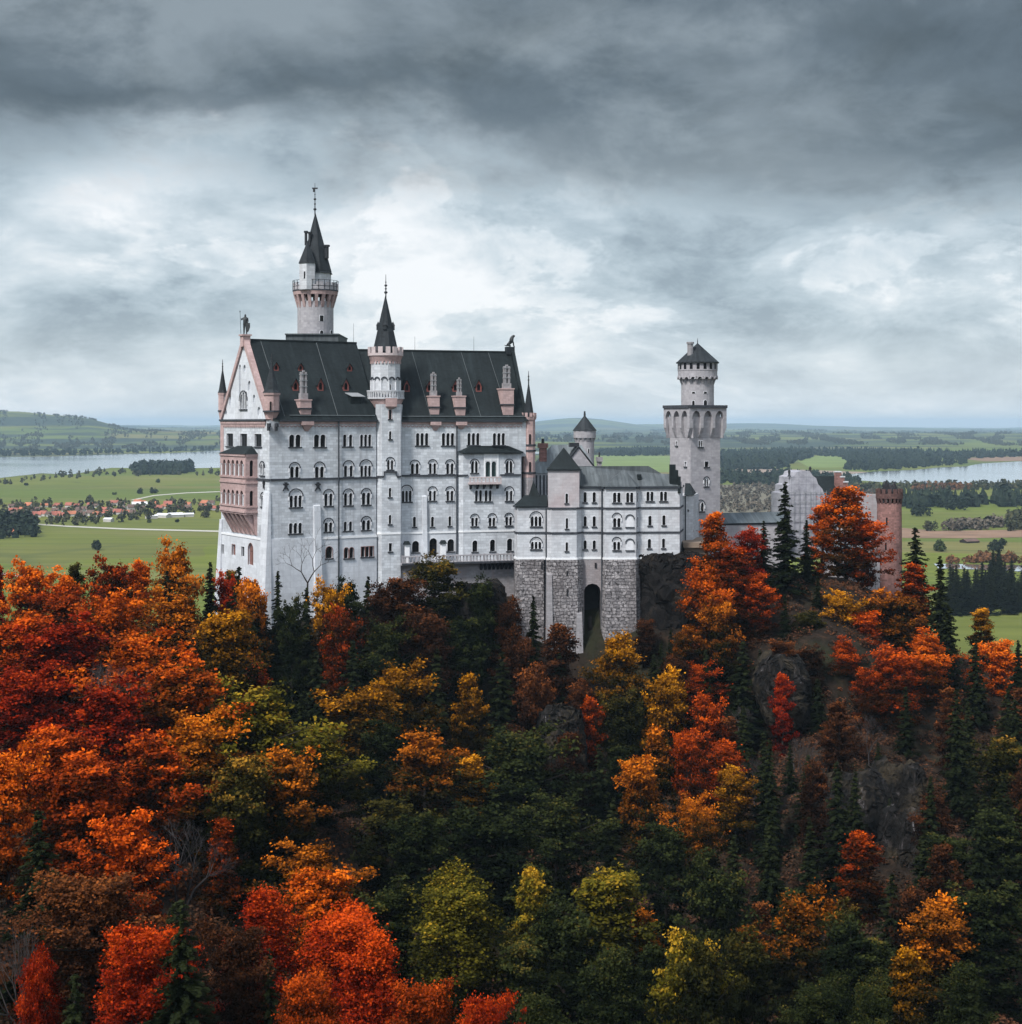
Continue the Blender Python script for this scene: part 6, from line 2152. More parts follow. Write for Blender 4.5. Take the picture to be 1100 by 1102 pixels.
def far_z(X, Y):
    """rolling moraine hills beyond the lakes"""
    X, Y = np.asarray(X, float), np.asarray(Y, float)
    px = CX + F * X / Y
    left = 1 / (1 + np.exp((px - 330) / 70))
    d0 = 7600 * left + 6800 * (1 - left)
    t = np.clip((Y - d0) / 3500, 0, 1)
    t = t * t * (3 - 2 * t)
    roll = 34 + 46 * vnoise(X, Y, .0009, 3) + 16 * vnoise(X, Y, .003, 4)
    z = t * np.maximum(roll, 2) * (.72 + .75 * left)
    hill = np.exp(-(((px - 5) / 95) ** 2) - ((Y - 11200) / 1500) ** 2) * 150 + np.exp(-(((px - 95) / 40) ** 2) - ((Y - 11000) / 1100) ** 2) * 52
    hill = hill + np.exp(-(((px - 160) / 70) ** 2) - ((Y - 12500) / 1500) ** 2) * 40
    ridge = np.exp(-(((px - 620) / 75) ** 2) - ((Y - 26000) / 2500) ** 2) * 190 + np.exp(-(((px - 760) / 160) ** 2) - ((Y - 30000) / 3000) ** 2) * 95
    right = np.exp(-(((px - 830) / 110) ** 2) - ((Y - 12500) / 1500) ** 2) * 38 + np.exp(-(((px - 1090) / 130) ** 2) - ((Y - 12000) / 1600) ** 2) * 48
    return np.where(Y < 6300, 0, z + (hill + ridge + right) * t)


def ground_z(X, Y):
    return far_z(X, Y)


NA = 150
dist = np.concatenate([[60, 300, 900], np.geomspace(1500, 6300, 10), np.geomspace(6500, 44000, 150)])
ang = np.linspace(-.52, .52, NA)
DA, AN = np.meshgrid(dist, ang, indexing='ij')
GX, GY = DA * np.tan(AN), DA
GZ = np.where(GY < 6300, 0, far_z(GX, GY))
ground = grid_mesh('valley_ground', np.stack([GX.ravel(), GY.ravel(), GZ.ravel()], 1), NA, len(dist), M['field'])
prop(ground, 'green valley floor of meadows rising to rolling hills', 'ground', kind='structure')
side = MB()
for x0, x1, y0, y1 in ((-46000, 46000, -1500, 59.9), (-46000, -35, 60, 60.5)):
    pass
side.face([(-3000, -1500, -.5), (3000, -1500, -.5), (3000, 3200, -.5), (-3000, 3200, -.5)])
prop(side.build('near_ground', M['field']), 'meadow ground under and behind the viewer', 'ground', kind='structure')


def flat(name, pts, z, mat, label, cat, kind='structure'):
    mb = MB()
    P_ = [gp(a, b) for a, b in pts]
    mb.face([(p.x, p.y, z) for p in P_])
    return prop(mb.build(name, mat), label, cat, kind=kind)


flat('lake', [(-420, 521), (-60, 517), (0, 514.5), (45, 509.5), (75, 511), (120, 503.5), (175, 504.5), (235, 503.5), (420, 495), (560, 489), (662, 485.5), (662, 479.3), (560, 480.5), (420, 482.0), (300, 483.6), (235, 485), (175, 488), (120, 489.2), (60, 491.2), (0, 491.8), (-420, 493)], .5, M['water'], 'wide pale lake on the left below the far hills', 'lake')
flat('lake', [(902, 512), (915, 516.5), (950, 519), (1005, 522), (1060, 520.5), (1100, 519.5), (1300, 517), (1300, 495), (1100, 496.5), (1055, 499), (1040, 502), (1010, 503.2), (985, 505.8), (940, 507.5)], .5, M['water'], 'smaller bright lake on the right beyond the tree rows', 'lake')
flat('river', [(1005, 607), (1060, 608), (1180, 610), (1180, 616), (1100, 615.5), (1060, 613.5), (1010, 612)], .4, M['water'], 'narrow pale river strip behind the spruce wood on the right', 'river')
flat('track', [(-20, 614.5), (10, 617.5), (30, 620.5), (30, 622), (8, 619.6), (-20, 616.5)], .3, M['track'], 'pale farm track at the left edge of the meadow', 'path')
flat('track', [(30, 563.2), (70, 565.8), (130, 568.6), (250, 571.6), (420, 574), (420, 575.3), (250, 573), (130, 570.0), (70, 567.0), (30, 564.2)], .3, M['track'], 'long pale gravel track across the meadow in front of the village', 'path')
flat('track', [(140, 538.3), (165, 533), (200, 530.2), (260, 528), (260, 528.7), (200, 531.0), (166, 533.8), (144, 538.6)], .3, M['track'], 'thin pale track on the meadow behind the village', 'path')
flat('field', [(968, 568), (1010, 571.5), (1080, 570.5), (1180, 569), (1180, 577), (1040, 579.5), (968, 579)], .25, M['plough'], 'brown ploughed field strip on the right', 'field')
flat('field', [(858, 496), (880, 490.5), (905, 491.5), (916, 497), (906, 503), (872, 503.5)], .25, M['meadow'], 'bright green meadow pocket in the dark far wood', 'field')
flat('field', [(790, 503), (850, 505), (905, 507), (960, 509.0), (905, 512), (840, 511), (780, 509)], .25, M['marsh'], 'brownish reed marsh left of the right lake', 'field')
flat('field', [(768, 522), (830, 521), (905, 526), (962, 530), (968, 540), (960, 553), (765, 556)], .25, M['scrubland'], 'grey brown scrub ground behind the connecting wing', 'field')
flat('field', [(600, 492), (650, 489.5), (725, 491), (725, 508), (660, 510), (596, 505)], .25, M['meadow'], 'bright green meadow between the round and square towers', 'field')
flat('field', [(1030, 493.5), (1060, 492), (1130, 491), (1200, 492), (1200, 494.8), (1060, 496.5)], .35, M['plough'], 'reddish bare shore behind the right lake', 'field')


# -- small far trees and woods
def far_tree_geo(V_, F_, x, y, z, h, r, rng, conifer, q=1.0):
    k = len(V_)
    n = 6
    if conifer:
        lv = [(0.05, .70), (0.28, 1.0), (0.30, .68), (.55, .66), (.57, .40), (.8, .30), (1.0, 0.0)]
        for t, qq in lv:
            for i in range(n):
                a = i * 2 * math.pi / n + rng.uniform(-.3, .3)
                rr = r * qq * rng.uniform(.6, 1.25)
                V_.append((x + rr * math.cos(a), y + rr * math.sin(a), z + h * t * rng.uniform(.94, 1.06)))
        for l in range(len(lv) - 1):
            for i in range(n):
                F_.append((k + l * n + i, k + l * n + (i + 1) % n, k + (l + 1) * n + (i + 1) % n, k + (l + 1) * n + i))
        return
    m = int(26 * q)
    d = rng.normal(size=(m, 3))
    d /= np.linalg.norm(d, axis=1, keepdims=True)
    c = d * (rng.uniform(.15, 1, m) ** .4)[:, None] * np.array([r, r, h * .46]) * np.array([1, 1, 1])
    c[:, :2] *= (1.12 - .35 * (c[:, 2:3] / (h * .46) + .25))
    nm = d * .6 + rng.normal(size=(m, 3)) * .5 + np.array([0, 0, .4])
    nm /= np.linalg.norm(nm, axis=1, keepdims=True)
    s = min(r, h * .4) * (.62 if q <= 1 else .62 / math.sqrt(q))
    t = np.cross(nm, rng.normal(size=(m, 3)))
    t /= np.linalg.norm(t, axis=1, keepdims=True)
    b = np.cross(nm, t)
    o = np.array([x, y, z + h * .52])
    su = (s * rng.uniform(.6, 1.2, m))[:, None]
    for j, vv in enumerate(np.stack([o + c - t * su, o + c - b * su * .8, o + c + t * su, o + c + b * su * .8], 1)):
        V_.extend(map(tuple, vv))
        F_.append((k + 4 * j, k + 4 * j + 1, k + 4 * j + 2, k + 4 * j + 3))


def far_leaf(name, lo, hi):
    m, n = newmat(name)
    pos = n.add('ShaderNodeNewGeometry').outputs['Position']
    c = n.ramp(n.math('ADD', n.math('MULTIPLY', n.noise(pos, .12, 3), .7), n.math('MULTIPLY', n.noise(pos, .9, 3), .3)), [(.35, lo), (.65, hi)])
    finish(n, c, .9, .05)
    return m


FL = {'dark': far_leaf('far dark wood', (.010, .018, .013), (.030, .040, .024)), 'mix': far_leaf('far mixed wood', (.022, .030, .018), (.075, .070, .034)),
      'rust': far_leaf('far rusty trees', (.07, .038, .022), (.20, .09, .035)), 'scrub': far_leaf('far grey brown scrub', (.06, .052, .042), (.14, .115, .085)), 'grn': far_leaf('far green bushes', (.022, .036, .016), (.06, .075, .028))}


def wood(name, poly, n, h, mat, label, seed, conifer=.7, name_cat='wood', clump=0.0):
    """a far-off wood that reads as one mass"""
    rng = np.random.default_rng(seed)
    V_, F_ = [], []
    pts = [gp(a, b) for a, b in poly]
    x0, x1 = min(p[0] for p in poly), max(p[0] for p in poly)
    y0, y1 = min(p[1] for p in poly), max(p[1] for p in poly)
    c = 0
    while c < n:
        a, b = rng.uniform(x0, x1), rng.uniform(y0, y1)
        if clump and vnoise(np.float64(a * 10), np.float64(b * 55), .016, seed) < clump:
            c += 1
            continue
        ins = False
        for i in range(len(poly)):
            (xa, ya), (xb, yb) = poly[i], poly[i - 1]
            if (ya > b) != (yb > b) and a < (xb - xa) * (b - ya) / (yb - ya) + xa:
                ins = not ins
        c += 1
        if not ins:
            continue
        p = gp(a, b)
        hh = h * rng.uniform(.7, 1.25)
        far_tree_geo(V_, F_, p.x, p.y, float(ground_z(p.x, p.y)) - .5, hh, hh * rng.uniform(.26, .42), rng, rng.random() < conifer)
    me = bpy.data.meshes.new(name)
    me.from_pydata(V_, [], F_)
    me.materials.append(FL[mat])
    o = bpy.data.objects.new(name, me)
    COL.objects.link(o)
    return prop(o, label, name_cat, kind='stuff')


wood('wood', [(140, 506), (150, 503.5), (205, 503), (208, 508.5), (190, 511), (150, 511)], 420, 24, 'dark', 'dark wooded spit on the near shore of the left lake', 11, .6)
wood('shore_trees', [(-10, 520), (60, 511), (120, 505.5), (140, 506.5), (150, 511), (235, 508), (235, 512), (150, 514), (60, 516), (-10, 525)], 260, 13, 'mix', 'loose line of trees along the near shore of the left lake', 12, .2)
wood('shore_wood', [(-60, 491.3), (60, 490.8), (120, 488.8), (175, 487.5), (235, 484.6), (235, 482.5), (120, 485.5), (-60, 488)], 700, 20, 'dark', 'dark wood along the far shore of the left lake', 13, .5)
wood('shore_wood', [(230, 484.5), (420, 481.5), (560, 480), (700, 478.5), (700, 476), (420, 478), (230, 481)], 500, 26, 'dark', 'far shore wood behind the castle towers', 14, .5)
wood('village_trees', [(-10, 541), (60, 542), (130, 541), (235, 540), (235, 552), (200, 554), (150, 560), (120, 563), (60, 567), (-10, 566)], 330, 11, 'mix', 'garden trees among the village houses', 15, .15)
wood('wood', [(-10, 561), (30, 562), (41, 570), (38, 578), (-10, 581)], 120, 17, 'dark', 'dark clump of trees in front of the village at the left edge', 16, .1)
wood('wood', [(640, 487), (690, 484.5), (725, 485.5), (725, 490), (690, 491), (648, 491)], 420, 22, 'dark', 'blue dark wood seen between round and square towers', 17, .6)
wood('wood', [(585, 488), (640, 486), (650, 490), (600, 493)], 150, 18, 'mix', 'small far wood beside the small round tower', 18, .4)
wood('wood', [(775, 489), (850, 486), (950, 487), (1040, 489), (1100, 488.5), (1120, 491), (1040, 494), (985, 497), (915, 500), (905, 492), (880, 491), (856, 498), (845, 505), (775, 506)], 3000, 27, 'dark', 'broad dark far wood stretching behind the right lake', 19, .75)
wood('wood', [(915, 500), (985, 498), (1040, 495), (1040, 500), (985, 504.5), (930, 507), (905, 505)], 520, 20, 'dark', 'dark wooded spit on the far shore of the right lake', 20, .6)
wood('wood', [(775, 513), (800, 511.5), (850, 512), (900, 516), (925, 520), (925, 526), (870, 524), (775, 521)], 520, 20, 'dark', 'wood between the marsh and the right lake', 21, .6)
wood('scrub', [(770, 523), (830, 522), (900, 527), (960, 530), (960, 552), (770, 552)], 620, 9, 'scrub', 'grey brown scrub behind the connecting wing', 22, .05)
wood('tree_belt', [(905, 527), (985, 525), (1110, 523), (1110, 526.5), (1000, 529), (910, 532)], 420, 15, 'mix', 'belt of mixed trees on the near shore of the right lake', 23, .4)
wood('tree_belt', [(985, 527.5), (1045, 526), (1045, 527.6), (985, 529.2)], 90, 15, 'rust', 'row of rusty autumn trees on the near shore of the right lake', 24, 0)
wood('tree_belt', [(968, 541), (1030, 541), (1110, 541), (1110, 545.5), (1030, 546), (968, 548)], 150, 25, 'dark', 'belt of dark conifers across the right meadow', 25, .8)
wood('hedge', [(1015, 569.5), (1040, 566), (1075, 563.5), (1082, 567), (1060, 570.5), (1017, 572.5)], 150, 12, 'scrub', 'brown hedge thicket beside the ploughed field', 26, 0)
wood('hedge', [(1083, 560), (1110, 555), (1110, 572), (1085, 572)], 70, 16, 'mix', 'dark thicket at the right edge beside the ploughed field', 27, .1)
wood('far_copses', [(700, 466), (1120, 464), (1120, 481), (700, 482)], 16000, 17, 'mix', 'scattered copses on the far right hills', 28, .35, clump=.10)
wood('far_copses', [(-60, 462), (240, 464), (240, 481), (-60, 487)], 13000, 14, 'mix', 'scattered copses on the hills behind the left lake', 29, .3, clump=.05)
wood('far_copses', [(560, 468), (730, 466), (730, 480), (560, 480)], 5000, 17, 'mix', 'far copses between the round and square towers', 32, .35, clump=.15)
wood('river_bushes', [(1020, 604.5), (1110, 603.5), (1110, 606.5), (1020, 607)], 60, 8, 'rust', 'low rusty bushes along the narrow river', 30, 0)

# -- the village
rngv = np.random.default_rng(77)


def house(px, py, w_, roof, label, seed, h_=None, flat_=False):
    p = gp(px, py)
    Y = p.y
    W_ = w_ * Y / F
    D_ = W_ * rngv.uniform(.6, .85)
    a = rngv.uniform(-.6, .6)
    hh = (h_ or rngv.uniform(2.8, 4.2))
    rr = D_ * (.18 if flat_ else rngv.uniform(.42, .55))
    c, s = math.cos(a), math.sin(a)
    T = lambda x, y, z: (p.x + x * c - y * s, p.y + x * s + y * c, z)
    x, y = W_ / 2, D_ / 2
    mb = MB()
    mb.hexa([T(-x, -y, -.3), T(x, -y, -.3), T(x, y, -.3), T(-x, y, -.3), T(-x, -y, hh), T(x, -y, hh), T(x, y, hh), T(-x, y, hh)])
    mb.face([T(-x, -y, hh), T(-x, y, hh), T(-x, 0, hh + rr)])
    mb.face([T(x, -y, hh), T(x, y, hh), T(x, 0, hh + rr)])
    e = .5
    for sg in (-1, 1):
        mb.hexa([T(-x - e, sg * (y + e), hh - .3), T(x + e, sg * (y + e), hh - .3), T(x + e, 0, hh + rr), T(-x - e, 0, hh + rr), T(-x - e, sg * (y + e), hh), T(x + e, sg * (y + e), hh), T(x + e, 0, hh + rr + .35), T(-x - e, 0, hh + rr + .35)], 1)
    o = mb.build('village_house', [M['house_wall'], M[roof]], None, (p.x, p.y, 0))
    return prop(o, label, 'house', 'houses of the valley village')


ORD = ['first', 'second', 'third', 'fourth', 'fifth', 'sixth', 'seventh', 'eighth', 'ninth', 'tenth', 'eleventh', 'twelfth', 'thirteenth', 'fourteenth', 'fifteenth', 'sixteenth', 'seventeenth', 'eighteenth', 'nineteenth', 'twentieth']
hs = []
for row, (y0, y1) in enumerate(((543, 545), (547.5, 549.5), (552, 554.5))):
    n = (19, 19, 19)[row]
    for i in range(n):
        px = 4 + (232 - (0 if row < 2 else 90)) * (i + rngv.uniform(.15, .85)) / n
        if row == 2 and px > 150:
            px = px * .62
        hs.append((row, px, rngv.uniform(y0, y1) + (2.5 if px < 120 else 0), rngv.uniform(6, 9.5), ['roof_red', 'roof_brown', 'roof_red', 'roof_orange', 'roof_brown'][rngv.integers(5)]))
for px, py in ((6, 571), (17, 567.5), (28, 572.5), (12, 576)):
    hs.append((3, px, py, 12, 'roof_orange'))
cnt = {}
for row, px, py, w_, rf in sorted(hs, key=lambda t: t[1]):
    key = (row, rf)
    cnt[key] = cnt.get(key, 0) + 1
    nm = {'roof_red': 'red', 'roof_brown': 'brown', 'roof_orange': 'orange'}[rf]
    where = ('far row of the valley village', 'middle row of the valley village', 'near row of the valley village', 'tree clump at the left edge')[row]
    house(px, py, w_, rf, f"{nm}-roofed house in the {where}, {ORD[min(cnt[key], 20) - 1]} from left", 0)
for i, (px, py, w_) in enumerate(((163, 558, 12), (176, 557, 14), (189, 556.5, 15), (203, 556, 10), (232, 548.5, 14), (117, 561.5, 9), (150, 544.5, 16))):
    house(px, py, w_, 'roof_pale', f"long white flat-roofed shed in the village, {ORD[(2, 3, 4, 5, 6, 0, 1)[i]]} shed from left", 0, 3.6, True)['category'] = 'shed'
# the barn and lone bushes on the meadows
b_ = house(1043.5, 584, 17, 'roof_brown', 'long dark barn alone on the right meadow', 0, 2.0, True)
b_.data.materials[0] = M['wood_dark']
b_['category'] = 'barn'
b_['group'] = ''
del b_['group']
b_.name = 'barn'


def bush(px, py, h, mat, label, name='field_bush', conifer=False, wide=.45, cat='bush'):
    p = gp(px, py)
    rng = np.random.default_rng(int(px * 7 + py))
    V_, F_ = [], []
    for k in range(1 if conifer else 5):
        far_tree_geo(V_, F_, p.x + rng.normal() * h * .2, p.y + rng.normal() * h * .2, -.3, h * rng.uniform(.6, 1.0), h * wide * rng.uniform(.5, .85), rng, conifer, 4.0)
    V_ = (np.array(V_) - np.array([p.x, p.y, 0])).tolist()
    me = bpy.data.meshes.new(name)
    me.from_pydata(V_, [], F_)
    me.materials.append(FL[mat])
    o = bpy.data.objects.new(name, me)
    o.location = (p.x, p.y, 0)
    COL.objects.link(o)
    return prop(o, label, cat)


bush(104.5, 592, 12, 'dark', 'lone dark round tree in the green meadow left of the palace', 'field_tree', cat='tree')
for px, py, h, mat, lab in ((150, 531.5, 13, 'dark', 'left of two dark round trees behind the village'), (164, 531, 13, 'dark', 'right of two dark round trees behind the village'), (123, 532.5, 7, 'grn', 'small green bush left of the two dark round trees'),
                            (160, 562.5, 6, 'grn', 'left small bush on the meadow edge before the white sheds'), (190, 562, 6, 'dark', 'right small bush on the meadow edge before the white sheds'), (28, 522.5, 8, 'dark', 'small dark bush near the lake at the left edge'),
                            (170, 519.5, 11, 'grn', 'small green copse below the wooded spit'), (222, 557, 12, 'mix', 'mottled bushy tree at the right end of the village')):
    bush(px, py, h, mat, lab)
for px, py, h, mat, lab in ((1012.5, 593, 13, 'grn', 'green bush on the right meadow below the barn'), (1071, 593, 14, 'dark', 'dark round tree on the right meadow'), (1079, 587, 9, 'dark', 'small dark bush above the dark round tree on the right meadow'),
                            (990, 555.5, 22, 'dark', 'dark tree pair left of the right meadow hut'), (1002, 571.5, 15, 'mix', 'mottled bush at the left end of the brown hedge'),
                            (1028, 549, 24, 'dark', 'tall dark tree in front of the conifer belt, right meadow'), (1085, 541, 34, 'dark', 'tallest dark tree on the right shore'), (1058, 603.5, 13, 'rust', 'rust orange bush beside the narrow river, left one'), (1088, 604.5, 12, 'rust', 'rust orange bush beside the narrow river, right one')):
    bush(px, py, h, mat, lab)

# closed box of valley air: far hills fade to blue
air = bpy.data.materials.new('pale air')
air.use_nodes = True
an = N(air.node_tree)
an.n.clear()
pv = an.add('ShaderNodeVolumePrincipled', {'Color': (0.60, 0.82, 1.0, 1), 'Density': 3.5e-5, 'Anisotropy': 0.0})
an.add('ShaderNodeOutputMaterial').location = (200, 0)
an.l.new(pv.outputs[0], [n for n in an.n if n.type == 'OUTPUT_MATERIAL'][0].inputs['Volume'])
hz_ = MB()
hz_.box(-48000, 48000, -2500, 46000, -5.5, 262)
prop(hz_.build('haze', air), 'pale blue air over the whole valley', 'haze', kind='stuff')

# ------------------------------------------------------------------ the forest
def mesh_quads(name, V, tint, mats, faces=None):
    me = bpy.data.meshes.new(name)
    n = len(V)
    me.vertices.add(n)
    me.vertices.foreach_set('co', np.ascontiguousarray(V, dtype=np.float32).ravel())
    q = n // 4
    me.loops.add(n)
    me.loops.foreach_set('vertex_index', np.arange(n, dtype=np.int32))
    me.polygons.add(q)
    me.polygons.foreach_set('loop_start', np.arange(0, n, 4, dtype=np.int32))
    me.polygons.foreach_set('loop_total', np.full(q, 4, dtype=np.int32))
    at = me.attributes.new('tint', 'FLOAT', 'POINT')
    at.data.foreach_set('value', np.repeat(tint, 4).astype(np.float32))
    me.materials.append(mats)
    me.update(calc_edges=True)
    return me


def leaf_quads(P_, Nrm, size, rng):
    """kite shaped leaf sprays at P_ with normals Nrm"""
    n = len(P_)
    r = rng.normal(size=(n, 3))
    t = np.cross(Nrm, r)
    t /= np.linalg.norm(t, axis=1, keepdims=True) + 1e-9
    b = np.cross(Nrm, t)
    s = (size * rng.uniform(.6, 1.4, n))[:, None]
    asp = rng.uniform(.45, .9, n)[:, None]
    bend = Nrm * s * rng.uniform(-.35, .1, n)[:, None]
    v0 = P_ - t * s
    v1 = P_ - b * s * asp + bend * .4
    v2 = P_ + t * s * rng.uniform(.7, 1.2, n)[:, None] + bend
    v3 = P_ + b * s * asp + bend * .4
    return np.stack([v0, v1, v2, v3], 1).reshape(-1, 3)


def crown(seed, h=15.0, r=5.2, n_b=70, sub=8, per=24, leaf=.30, shape='round', low=.16):
    """broadleaf crown: limbs fanning out in layers, each carrying several clumps of leaf sprays"""
    rng = np.random.default_rng(seed)
    PP, NN, TT, BC = [], [], [], []
    lob = rng.uniform(0, 6.28, 6)
    for k in range(n_b):
        z = low + (.97 - low) * ((k + rng.random()) / n_b) ** .9
        az = k * 2.39996 + rng.uniform(-.5, .5)
        if shape == 'round':
            prof = math.sin(math.pi * min(max((z - low * .5) / (1.08 - low * .5), 0), 1)) ** .65
        elif shape == 'cone':
            prof = (1.04 - z) ** .8 * 1.15 * (1 if z > low + .1 else .85)
        else:
            prof = math.sin(math.pi * min(max((z - low * .4) / (1.05 - low * .4), 0), 1)) ** .55 * (1.12 - .5 * z)
        wob = 1 + .30 * math.sin(2 * az + lob[0]) + .2 * math.sin(3 * az + lob[1] + 5 * z) + .12 * math.sin(4 * az + lob[2] - 7 * z)
        Lb = max(r * prof * wob * rng.uniform(.5, 1.12), .8)
        el = math.radians(8 + 62 * max(0, z - .2) + rng.uniform(-14, 16))
        d = np.array([math.cos(az) * math.cos(el), math.sin(az) * math.cos(el), math.sin(el)])
        tg = np.array([-math.sin(az), math.cos(az), 0])
        base = np.array([0, 0, (z - .06) * h])
        tip = base + d * Lb
        BC.append(base + d * Lb * .8)
        bt = rng.uniform(0, 1)
        for j in range(sub):
            s = .30 + .72 * ((j + rng.random()) / sub) ** .8
            wd = Lb * .46 * math.sin(math.pi * min(s ** .9, 1)) + .25
            c = base + d * Lb * s + tg * rng.uniform(-wd, wd) - np.array([0, 0, Lb * rng.uniform(.0, .22) * s * s])
            n = int(per * rng.uniform(.5, 1.4))
            cr = rng.uniform(.34, .82) * (r / 5.2)
            q = rng.normal(size=(n, 3)) * np.array([cr, cr, cr * .62]) * .72
            nm = np.array([0, 0, .62]) + d * .35 + rng.normal(size=(n, 3)) * .62
            nm /= np.linalg.norm(nm, axis=1, keepdims=True)
            PP.append(c + q)
            NN.append(nm)
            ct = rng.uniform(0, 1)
            TT.append(np.clip(bt * .34 + ct * .30 + rng.uniform(0, 1, n) * .26 + .12 * (s - .3) + .08 * np.clip(q[:, 2] / cr, -1, 1), 0, 1))  # branch tips and clump tops lighter, as painted highlights
    PP, NN, TT = np.concatenate(PP), np.concatenate(NN), np.concatenate(TT)
    return leaf_quads(PP, NN, leaf, rng), TT, BC


def limbs(seed, h, BC, r0=.32, top=.82):
    rng = np.random.default_rng(seed)
    mb = MB()
    px, py = rng.normal(size=2) * .35
    tr = lambda t: Vector((px * math.sin(t * 2.2), py * math.sin(t * 1.7), t * h))
    mb.tube([(0, 0, -3)] + [tr(t) for t in np.linspace(0, top, 7)], [r0 * 1.4] + [r0 * (1 - .85 * t) for t in np.linspace(0, 1, 7)], 7)
    for c in BC[::2]:
        zt = max(.12, min(top - .02, c[2] / h - rng.uniform(.06, .18)))
        a, b = tr(zt), Vector(c)
        m = a.lerp(b, .5) + Vector((0, 0, -.25))
        mb.tube([a, m, b], [.10, .06, .02], 4)
    return mb


PROTO = {}


def proto_tree(key, kind, seed, **kw):
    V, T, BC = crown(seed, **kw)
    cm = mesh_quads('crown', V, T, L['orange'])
    tb = limbs(seed + 50, kw.get('h', 15.0), BC)
    o = tb.build('trunk', M['bark'])
    tm = o.data
    bpy.data.objects.remove(o)
    PROTO[key] = (cm, tm, kw.get('h', 15.0), kw.get('r', 5.2) * 2)


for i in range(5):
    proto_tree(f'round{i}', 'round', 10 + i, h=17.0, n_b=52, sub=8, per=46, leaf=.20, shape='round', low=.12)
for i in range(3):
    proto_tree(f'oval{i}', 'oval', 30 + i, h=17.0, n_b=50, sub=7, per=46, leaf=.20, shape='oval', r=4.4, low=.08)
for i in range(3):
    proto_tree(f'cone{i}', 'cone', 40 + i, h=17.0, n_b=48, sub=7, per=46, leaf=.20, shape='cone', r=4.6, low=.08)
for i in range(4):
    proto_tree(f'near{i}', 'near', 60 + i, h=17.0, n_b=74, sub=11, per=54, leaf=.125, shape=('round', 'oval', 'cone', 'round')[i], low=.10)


def spruce(seed, h=20.0, r=3.6, lev=34, leaf=.30, thin=1.0, dense=1.0):
    rng = np.random.default_rng(seed)
    P_, Nn, T_ = [], [], []
    for k in range(lev):
        t = .07 + .93 * (k / lev) ** .92
        z = t * h
        L_ = r * (1 - t) ** .85 * rng.uniform(.7, 1.2) + .15
        nb = int(9 - 4 * t)
        a0 = rng.uniform(0, 6.28)
        for j in range(nb):
            if rng.random() > .86 * thin:
                continue
            a = a0 + j * 2 * math.pi / nb + rng.uniform(-.25, .25)
            l = L_ * rng.uniform(.45, 1.18)
            zj = rng.normal() * h / lev * .9
            bt = rng.random()
            n = max(4, int(l * 9 * dense))
            s = np.linspace(.08, 1, n)
            droop = -l * .34 * s ** 1.3 + l * .16 * s ** 3
            for side in (-1, 0, 1):
                lat = side * .34 * l * .45 * (1 - s * .75) * rng.uniform(.6, 1.3, n)
                x = (l * s) * math.cos(a) - lat * math.sin(a)
                y = (l * s) * math.sin(a) + lat * math.cos(a)
                P_.append(np.stack([x, y, z + zj + droop - abs(side) * .12 * l * s + rng.normal(size=n) * .05], 1))
                nn = np.stack([math.cos(a) * .35 + rng.normal(size=n) * .3, math.sin(a) * .35 + rng.normal(size=n) * .3, np.full(n, .9)], 1)
                Nn.append(nn / np.linalg.norm(nn, axis=1, keepdims=True))
                T_.append(np.clip(.25 * bt + .5 * s + rng.uniform(0, .25, n), 0, 1))
    P_, Nn, T_ = np.concatenate(P_), np.concatenate(Nn), np.concatenate(T_)
    return leaf_quads(P_, Nn, leaf, rng), T_


for i, (r, th) in enumerate(((3.4, 1.0), (3.0, .92), (4.0, 1.0), (2.3, .85))):
    V, T = spruce(100 + i, r=r, thin=th, leaf=.27 if i != 2 else .24, lev=50)
    cm = mesh_quads('crown', V, T, L['spruce'])
    mb = MB()
    mb.tube([(0, 0, -3), (0, 0, 0), (0, 0, 19.8)], [.4, .32, .03], 6)
    o = mb.build('trunk', M['bark'])
    tm = o.data
    bpy.data.objects.remove(o)
    PROTO[f'spruce{i}'] = (cm, tm, 20.0, r * 2)


def bare(seed, h=12.0, spread=.55, depth=5, rad=.2, twig=True):
    """leafless tree: forking limbs down to twigs"""
    rng = random.Random(seed)
    mb = MB()

    def grow(p, d, l, r, k):
        q = p + d * l * .5 + Vector((rng.gauss(0, .06), rng.gauss(0, .06), .03)) * l
        e = q + (d + Vector((0, 0, .12))).normalized() * l * .5
        mb.tube([p, q, e], [r, r * .85, r * .68], 5 if k > 2 else 3)
        if k == 0:
            return
        for i in range(rng.choice((2, 3, 3)) if k > 1 else 3):
            a = rng.uniform(0, 6.28)
            s = spread * rng.uniform(.6, 1.3)
            x = d.cross(Vector((.3, .8, .1))).normalized()
            y = d.cross(x)
            nd = (d + (x * math.cos(a) + y * math.sin(a)) * s).normalized()
            grow(e, nd, l * rng.uniform(.62, .85), r * .62, k - 1)
    grow(Vector((0, 0, -1)), Vector((.05, 0, 1)).normalized(), h * .32, rad, depth)
    return mb


for i in range(2):
    o = bare(7 + i, depth=6, rad=.22).build('branches', M['bark_grey'])
    PROTO[f'bare{i}'] = (o.data, None, 13.0, 9.0)
    bpy.data.objects.remove(o)

for i, r in enumerate((3.4, 4.0)):
    V, T = spruce(120 + i, r=r, leaf=.135, lev=62, dense=2.2)
    cm = mesh_quads('crown', V, T, L['spruce'])
    PROTO[f'nearspruce{i}'] = (cm, PROTO['spruce0'][1], 20.0, r * 2)

TREES = []


